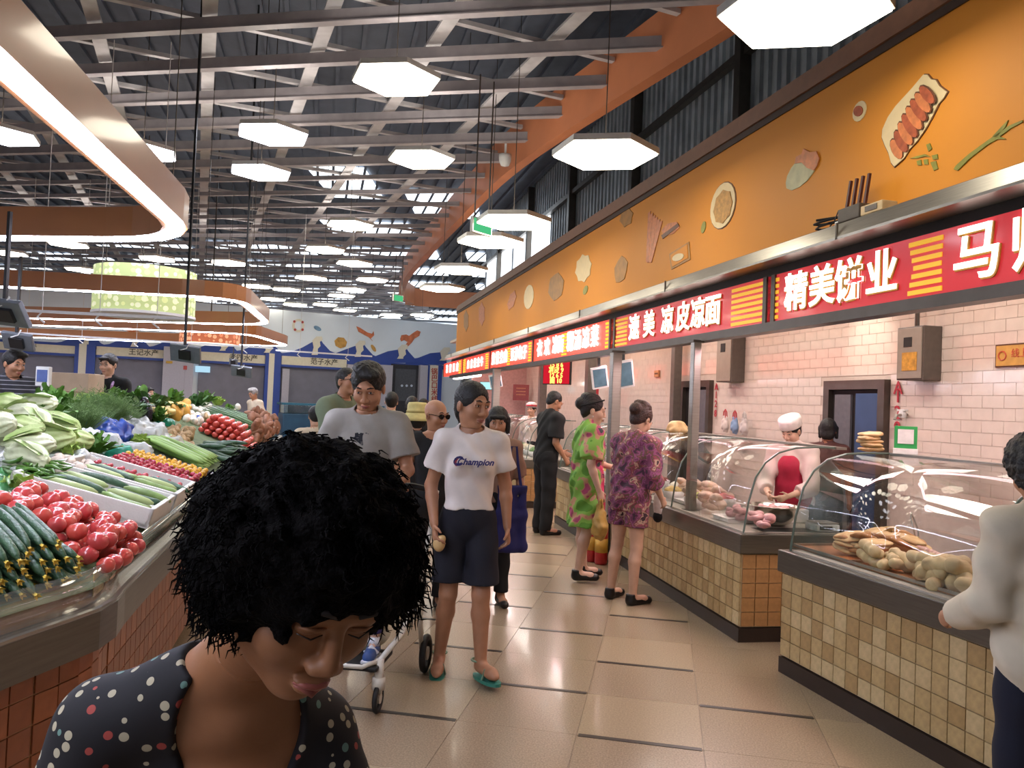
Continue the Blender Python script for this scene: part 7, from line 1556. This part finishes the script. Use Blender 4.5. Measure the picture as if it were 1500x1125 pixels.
rail(at(20, 454, 8.3), at(272, 467, 8.3), 'white rail carrying the screen below the grape lantern', 3); rail(at(0, 486, 14), at(400, 510, 14), 'long white rail in front of the blue mural edge', 5); rail(at(404, 513, 16), at(545, 522, 16), 'white rail before the far signboards', 2)
# cartons and electronic scale beside the sellers
p = at(102, 556, 8.2); t = thing('cardboard_carton', 'wide pale cardboard carton standing beside the seller in lilac apron', 'carton', Vector((p.x, p.y + .1, 1.0)), .1)
MB().box((-.24, -.2, 0), (.22, .2, .72), .008).build('carton_body', mat('pale_cardboard', '#b09a80', .75, var=.12, scale=6), t)
for k in range(2): MB().box((-.22, -.204, .3 + k * .22), (.2, -.2, .31 + k * .22)).build('print_line', mat('card_line', '#8a7458', .7), t)
MB().box((-.24, -.2, -1.0), (.22, .2, 0), .008).build('lower_carton', mat('brown_cardboard', '#8f6848', .75, var=.15), t)
p = at(64, 553, 7.2); t = thing('electronic_scale', 'pale electronic scale with an upright display beside the striped-knit man', 'scale', p - Vector((0, 0, .1)), .1)
MB().box((-.06, -.03, .02), (.06, .03, .2), .01).build('display_head', m_white, t); MB().box((-.045, -.035, .06), (.045, -.03, .17)).build('screen', mat('lcd_blue', '#4a5a8a', .3, emit=.2), t); MB().bar((0, 0, -.35), (0, 0, .04), .03).build('pole', m_white, t); MB().box((-.18, -.14, -.40), (.18, .14, -.35), .01).build('pan', m_steel, t); MB().box((-.16, -.12, -p.z + .1), (.16, .12, -.4), .01).build('base', mat('brown_cardboard', '#8f6848', .75, var=.15), t)
# ------------------------------------------------------------------ food and tools inside the glass cases
def on_floor(px, py, z=.76): p = onz(px, py, z); return p
def sdf_me(fn, lo, hi, vox, m):
    S = Sdf(lo, hi, vox); fn(S); V, Fq = S.mesh(); o = npmesh('m', V, Fq, m); d = o.data; bpy.data.objects.remove(o); return d
m_tray = mat('orange_brown_tray', '#a8683a', .45, var=.12, scale=5); m_bread = mat('flatbread_crust', '#c09a68', .7, var=.25, scale=14, bump=.4, bscale=30, col2='#d8bc8c'); m_bread2 = mat('browned_bread', '#a87848', .65, var=.3, scale=12, bump=.4); m_pork = mat('pale_pink_pork', '#d4a098', .45, var=.2, scale=12, col2='#e0c0b4'); m_meatp = mat('pink_meat', '#cc9494', .4, var=.2, scale=14, bump=.4, bscale=40); m_tripe = mat('pale_tripe', '#d8b8a4', .5, var=.15, scale=12, bump=.5, bscale=30)
def tray(px, py, w_, l_, rz, m, label, name='tray', h=.02, group='trays in the glass cases', z=.757):
    p = on_floor(px, py, z); t = thing(name, label, 'tray', (p.x, p.y, z), rz, group); MB().box((-w_ / 2, -l_ / 2, 0), (w_ / 2, l_ / 2, .006)).build('base', m, t)
    for a, b in (((-w_ / 2, -l_ / 2, 0), (-w_ / 2 + .008, l_ / 2, h)), ((w_ / 2 - .008, -l_ / 2, 0), (w_ / 2, l_ / 2, h)), ((-w_ / 2, -l_ / 2, 0), (w_ / 2, -l_ / 2 + .008, h)), ((-w_ / 2, l_ / 2 - .008, 0), (w_ / 2, l_ / 2, h))): MB().box(a, b).build('rim', m, t)
    return t
def caseA(x, y, z=.757): return FA @ Vector((x, y, z))
def A_loc(px, py, z=.78): q = FA.inverted() @ onz(px, py, z); return q.x, q.y
for (px, py, lb) in ((1215, 812, 'orange-brown tray at the far end of the nearest case'), (1290, 840, 'orange-brown tray in the middle of the nearest case'), (1380, 875, 'orange-brown tray at the near end of the nearest case')):
    x, y = A_loc(px, py, .76); p = caseA(max(.30, x), y); t = thing('tray', lb, 'tray', p, rzA, 'orange trays of the nearest case'); MB().box((-.22, -.26, 0), (.36, .26, .008)).build('base', m_tray, t)
    for a, b in (((-.22, -.26, 0), (-.21, .26, .022)), ((.35, -.26, 0), (.36, .26, .022)), ((-.22, -.26, 0), (.36, -.25, .022)), ((-.22, .25, 0), (.36, .26, .022))): MB().box(a, b).build('rim', m_steel, t)
fb = [sdf_me(lambda S, q=q: (S.ell((0, 0, 0), (.085, .07, .016), .005), S.ell((.02, .01, .006), (.06, .04, .014), .01), S.disp(lambda X, Y, Z: .004 * nz(X, Y, Z, 50, q))), (-.11, -.1, -.04), (.11, .1, .05), .006, (m_bread, m_bread2, m_bread)[q]) for q in range(3)]
def pile(me, name, label, group, pts, n, r, z0, dz, sc=(.9, 1.15), cat='food', tilt=.35):
    FX = FB if 'middle' in group else FA
    for k in range(n):
        px, py = pts[k % len(pts)]; p = onz(px, py, z0 + .02); L = k // len(pts); q_ = FX.inverted() @ p; q_.x = max(q_.x, .155 + .03 * (k % 3)); p = FX @ q_
        small(name, label, cat, group, me if not isinstance(me, list) else me[k % len(me)], (p.x + rg.uniform(-r, r), p.y + rg.uniform(-r, r), z0 + .018 + L * dz), (rg.uniform(-tilt, tilt), rg.uniform(-tilt, tilt), rg.uniform(0, 6)), rg.uniform(*sc))
pile(fb, 'flatbread', 'browned flatbread in the loose stack at the far end of the nearest case', 'flatbreads in the nearest case', [(1240, 803), (1262, 806), (1285, 812), (1300, 800), (1320, 812)], 20, .02, .78, .024)
pile(fb, 'flatbread', 'flatbread behind the others along the back of the nearest case', 'back row of flatbreads', [(1275, 790), (1300, 787), (1320, 793), (1335, 800)], 12, .02, .79, .022)
pk = sdf_me(lambda S: (S.cone((-.09, 0, 0), (.09, .012, .005), .016, .015, .01), S.disp(lambda X, Y, Z: .003 * nz(X, Y, Z, 60))), (-.13, -.04, -.04), (.13, .05, .04), .006, m_pork)
for k in range(16):
    p = onz(1352 + (k % 8) * 5.5, 812 + (k % 8) * 2.2, .80); small('pork_strip', 'pink and white strip in the neat fan of pork in the nearest case', 'food', 'pork strips in the nearest case', pk, (p.x, p.y, .80 + .028 * (k // 8)), (0, .15, rzA + .9 + rg.uniform(-.08, .08)), rg.uniform(.95, 1.1))
roll = sdf_me(lambda S: (S.cone((-.07, 0, 0), (.07, 0, 0), .034, .03, .01), S.disp(lambda X, Y, Z: .004 * nz(X, Y, Z, 45) + .003 * np.sin(X * 90))), (-.13, -.06, -.06), (.13, .06, .06), .006, mat('steamed_bread', '#c9b084', .6, var=.2, scale=10, bump=.3))
pile(roll, 'bread_roll', 'thick pale bread roll in the front heap of the nearest case', 'bread rolls in the nearest case', [(1312, 845), (1335, 850), (1360, 858), (1385, 866), (1405, 874), (1350, 838), (1375, 846)], 21, .015, .785, .036, (1.0, 1.2))
pile(roll, 'pork_piece', 'pinkish cooked piece in the middle of the nearest case', 'cooked pieces in the nearest case', [(1275, 818), (1300, 824), (1325, 828)], 7, .015, .785, .03, (.8, 1.0))
sg = sdf_me(lambda S: (S.cone((-.06, 0, 0), (0, .02, .01), .02, .022, .01), S.cone((0, .02, .01), (.06, 0, 0), .022, .018, .01)), (-.1, -.04, -.04), (.1, .06, .05), .005, mat('brown_sausage', '#8a5c38', .35, var=.2))
pile(sg, 'sausage', 'dark brown bent sausage at the near end of the nearest case', 'sausages in the nearest case', [(1400, 862), (1412, 868)], 5, .015, .83, .02)
t = thing('tongs', 'thin steel tongs standing up in the nearest case', 'tongs', on_floor(1345, 800, .78), .4)
for q in (-1, 1): MB().tube([(q * .004, 0, .0), (q * .02, .02, .10), (q * .012, .05, .17), (0, .06, .2)], .005, 5).build('arm', m_steel, t)
MB().tube([(-.004, .06, .195), (.004, .06, .205)], .009, 6).build('joint', m_steel, t)
# dark cooker behind the nearest case
p = FA @ Vector((1.15, LA - 1.25, 0)); t = thing('steamer_cabinet', 'dark steel cooker standing behind the nearest glass case', 'cooker', p, rzA); MB().box((-.22, -.3, 0), (.25, .3, 1.12), .01).build('body', m_dsteel, t); MB().box((-.23, -.26, .3), (-.22, .26, .9)).build('door', m_black, t); MB().tube([(-.25, -.2, .85), (-.25, .2, .85)], .012, 8).build('handle', m_steel, t)
# flatbreads on top of the case
q = on_case(1285, 668, FA, .74, 1.36); zt = 1.366
for k in range(5): small('flatbread', ('bottom', 'second lowest', 'middle', 'second highest', 'topmost')[k] + ' flatbread of the short stack on the nearest glass case', 'food', 'stack of flatbreads on the glass case', fb[2 if k % 2 else 0], FA @ Vector((.70 + rg.uniform(-.008, .008), q.y + .02 + rg.uniform(-.012, .012), zt + .014 + k * .024)), (rg.uniform(-.08, .08), rg.uniform(-.08, .08), k * 1.3), 1.0)
# middle case: meat trays, bowl, chopping block, scale
m_wtray = mat('white_tray', '#d4cfcc', .4); 
def B_at(px, py, z=.76): return onz(px, py, z)
for (px, py, w_, l_, nm, lb) in ((1035, 738, .5, .42, 'meat_tray', 'white tray under the large heap of pale pink meat'), (1050, 762, .44, .26, 'meat_tray', 'white tray with flat pink cuts in front of the heap')):
    p = B_at(px, py); q = FB.inverted() @ p; q.x = min(max(q.x, .30), .48); p = FB @ q; t = thing(nm, lb, 'tray', (p.x, p.y, .757), rzB, 'meat trays in the middle case'); MB().box((-w_ / 2 + .0, -l_ / 2, 0), (w_ / 2, l_ / 2, .03), .01).build('base', m_wtray, t); MB().box((-w_ / 2 - .01, -l_ / 2 - .01, .028), (w_ / 2 + .01, l_ / 2 + .01, .034)).build('rim', m_wtray, t)
cut_ = [sdf_me(lambda S, q=q: (S.ell((0, 0, 0), (.075, .05, .03), .01), S.ell((.03, .01, .01), (.045, .04, .03), .01), S.disp(lambda X, Y, Z: .006 * nz(X, Y, Z, 40, q))), (-.12, -.1, -.06), (.12, .1, .07), .007, (m_tripe, m_meatp)[q]) for q in range(2)]
pile(cut_[0], 'tripe_piece', 'pale pink folded piece in the big heap of the middle case', 'pale meat heap in the middle case', [(1000, 722), (1020, 724), (1040, 728), (1058, 733), (1012, 732), (1032, 738), (1050, 742)], 24, .02, .80, .036)
pile(cut_[1], 'meat_cut', 'bright pink meat cut on the front tray of the middle case', 'pink cuts in the middle case', [(1022, 752), (1040, 757), (1060, 763), (1072, 768)], 12, .015, .79, .026, (.6, .85))
p = B_at(1118, 768, .76); q = FB.inverted() @ p; bp_ = FB @ Vector((max(q.x, .42), max(q.y, .24), .757))
t = thing('steel_bowl', 'big round steel bowl of red meat at the near corner of the middle case', 'bowl', bp_, 0); MB().lathe([(.07, 0), (.12, .02), (.165, .08), (.185, .14), (.195, .142), (.195, .148), (.178, .148), (.158, .085), (.11, .03), (0, .018)], 30).build('bowl_body', mat('polished_steel', '#b8b4ac', .18, .95, var=.08), t, True); MB().lathe([(0, .10), (.1, .104), (.163, .098)], 20, wob=lambda a, z: 1).build('red_sauce', mat('red_sauce', '#7a2420', .3, var=.3, scale=20, bump=.4), t, True)
pile(cut_[1], 'meat_cut', 'dark meat chunk lying in the steel bowl', 'meat chunks in the bowl', [(1108, 742), (1128, 742)], 0, .02, .86, .02)
for k in range(5): a = k * 1.3; small('meat_chunk', 'reddish meat chunk in the big steel bowl', 'food', 'meat chunks in the bowl', cut_[1], bp_ + Vector((.07 * math.cos(a), .07 * math.sin(a), .125)), (0, 0, a), .6)
t = thing('chopping_block', 'pale square chopping block behind the steel bowl', 'board', FB @ Vector((.62, .55, .757)), rzB + .2); MB().box((-.15, -.11, 0), (.15, .11, .10), .008).build('block', m_wtray, t); MB().box((-.13, -.09, .1), (.13, .09, .106), .003).build('worn_top', m_pork, t)
t = thing('black_mat', 'black rubber mat under the bowl at the counter corner', 'mat', FB @ Vector((.45, .12, .745)), rzB); MB().box((-.3, -.12, 0), (.30, .12, .009), .003).build('sheet', m_black, t); MB().box((-.28, -.1, .009), (.28, .1, .0105)).build('ribbed_face', m_bsh, t)
t = thing('electronic_scale', 'small steel scale beside the bowl at the passage corner', 'scale', FB @ Vector((.68, .12, .757)), rzB); MB().box((-.09, -.08, 0), (.09, .08, .05), .008).build('base', m_white, t); MB().box((-.085, -.075, .055), (.085, .075, .062), .003).build('pan', m_steel, t); MB().box((-.07, -.083, .012), (.03, -.08, .04)).build('display', m_dark, t)
# farther goods along the middle case
tub = lambda m, r=.1, h=.09: MB().lathe([(r * .8, 0), (r, h), (r * .93, h), (r * .75, .01), (0, .01)], 18)
cols = [('#b8c04a', 'yellow-green'), ('#d0a030', 'bright yellow'), ('#5f8a3a', 'green'), ('#c86a6a', 'salmon pink'), ('#d8c8a8', 'cream'), ('#8a3a2a', 'dark red'), ('#b89a50', 'mustard'), ('#c9c4b4', 'off-white')]
for k in range(16):
    y = 1.25 + (k // 2) * .50; x = .20 + .26 * (k % 2); c, nm = cols[(k * 3) % 8]
    if y > LB - .2: continue
    t = thing('salad_tub', '%s salad tub, %s row, %s from the near end of the middle case' % (nm, ('front', 'back')[k % 2], ('first', 'second', 'third', 'fourth', 'fifth', 'sixth', 'seventh', 'eighth')[k // 2]), 'tub', FB @ Vector((x, y, .757)), rzB, 'salad tubs in the middle case')
    tub(None, .105).build('tub_body', m_wtray, t, True); S = Sdf((-.12, -.12, .02), (.12, .12, .16), .009); S.ell((0, 0, .085), (.09, .09, .045), .01); S.disp(lambda X, Y, Z: .008 * nz(X, Y, Z, 55, k)); V, Fq = S.mesh(); npmesh('salad', V, Fq, mat('salad_' + c[1:], c, .5, var=.3, scale=25), t)
for k in range(10):
    y = .35 + k * .38; c, nm = cols[(k * 5 + 2) % 8]; t = thing('salad_tub', '%s food in a tub, %s along the far greenish case' % (nm, ('nearest', 'second', 'third', 'fourth', 'fifth', 'sixth', 'seventh', 'eighth', 'ninth', 'last')[k]), 'tub', FC @ Vector((.25, y, .757)), rzC, 'tubs in the far case')
    tub(None, .13).build('tub_body', m_wtray, t, True); S = Sdf((-.14, -.14, .02), (.14, .14, .22), .012); S.ell((0, 0, .1), (.115, .115, .07), .01); S.disp(lambda X, Y, Z: .012 * nz(X, Y, Z, 45, k)); V, Fq = S.mesh(); npmesh('food', V, Fq, mat('green_food', '#5f7f4a', .5, var=.35, scale=20) if k % 3 == 0 else mat('salad_' + c[1:], c, .5, var=.3, scale=25), t)
# bags hanging on the tiled wall, bun bag on the case, fire extinguishers, ribbed kettle
for i, (px, py, c, lb) in enumerate(((1062, 618, '#d0c4bc', 'white cloth bag hanging from a hook left of the others by the far doorway'), (1076, 620, '#7f98b8', 'pale blue bag hanging between two white ones'), (1090, 622, '#c4bcb8', 'grey-white bag hanging on the right by the far doorway'))):
    p = wallpt(px, py, 1.93); bag('hanging_bag', lb, 'bag', p - Vector((0, 0, .12)), SRZ + PI / 2, .13, .07, .2, cloth('bag_cloth_%d' % i, c), .08, .7, .012, group='bags hanging on the tiled wall', ms=mat('red_hook', '#b03038', .4) if i < 2 else None)
q = on_case(985, 622, FB, .55, 1.33)
bag('bun_bag', 'clear bag of round pale buns lying on the middle glass case', 'bag', FB @ Vector((.60, q.y, 1.345)), .4, .22, .16, .13, m_bread, 0, .9, .014)
for k, (px, py) in enumerate(((866, 822), (880, 826))):
    g0 = onz(px, py); g0 = g0 if k else g0; t = thing('fire_extinguisher', ('red fire extinguisher, the left one by the counter foot behind the green-dressed woman', 'red fire extinguisher, the right one by the steel post')[k], 'fire extinguisher', (g0.x, g0.y, 0), .3, 'fire extinguishers by the counter')
    MB().lathe([(0, 0), (.06, 0), (.065, .02), (.065, .36), (.045, .41), (.018, .43), (.018, .46), (0, .46)], 18).build('cylinder', mat('extinguisher_red', '#b01f24', .3, coat=.4), t, True); MB().lathe([(.0655, .12), (.0665, .12), (.0665, .26), (.0655, .26)], 18).build('yellow_label', mat('label_yellow', '#c9a040', .5), t, True); MB().bar((-.05, 0, .47), (.07, 0, .49), .02).build('handle', m_black, t); MB().tube([(.02, 0, .45), (.08, 0, .4), (.085, 0, .2), (.075, 0, .12)], .009, 6).build('hose', m_black, t)
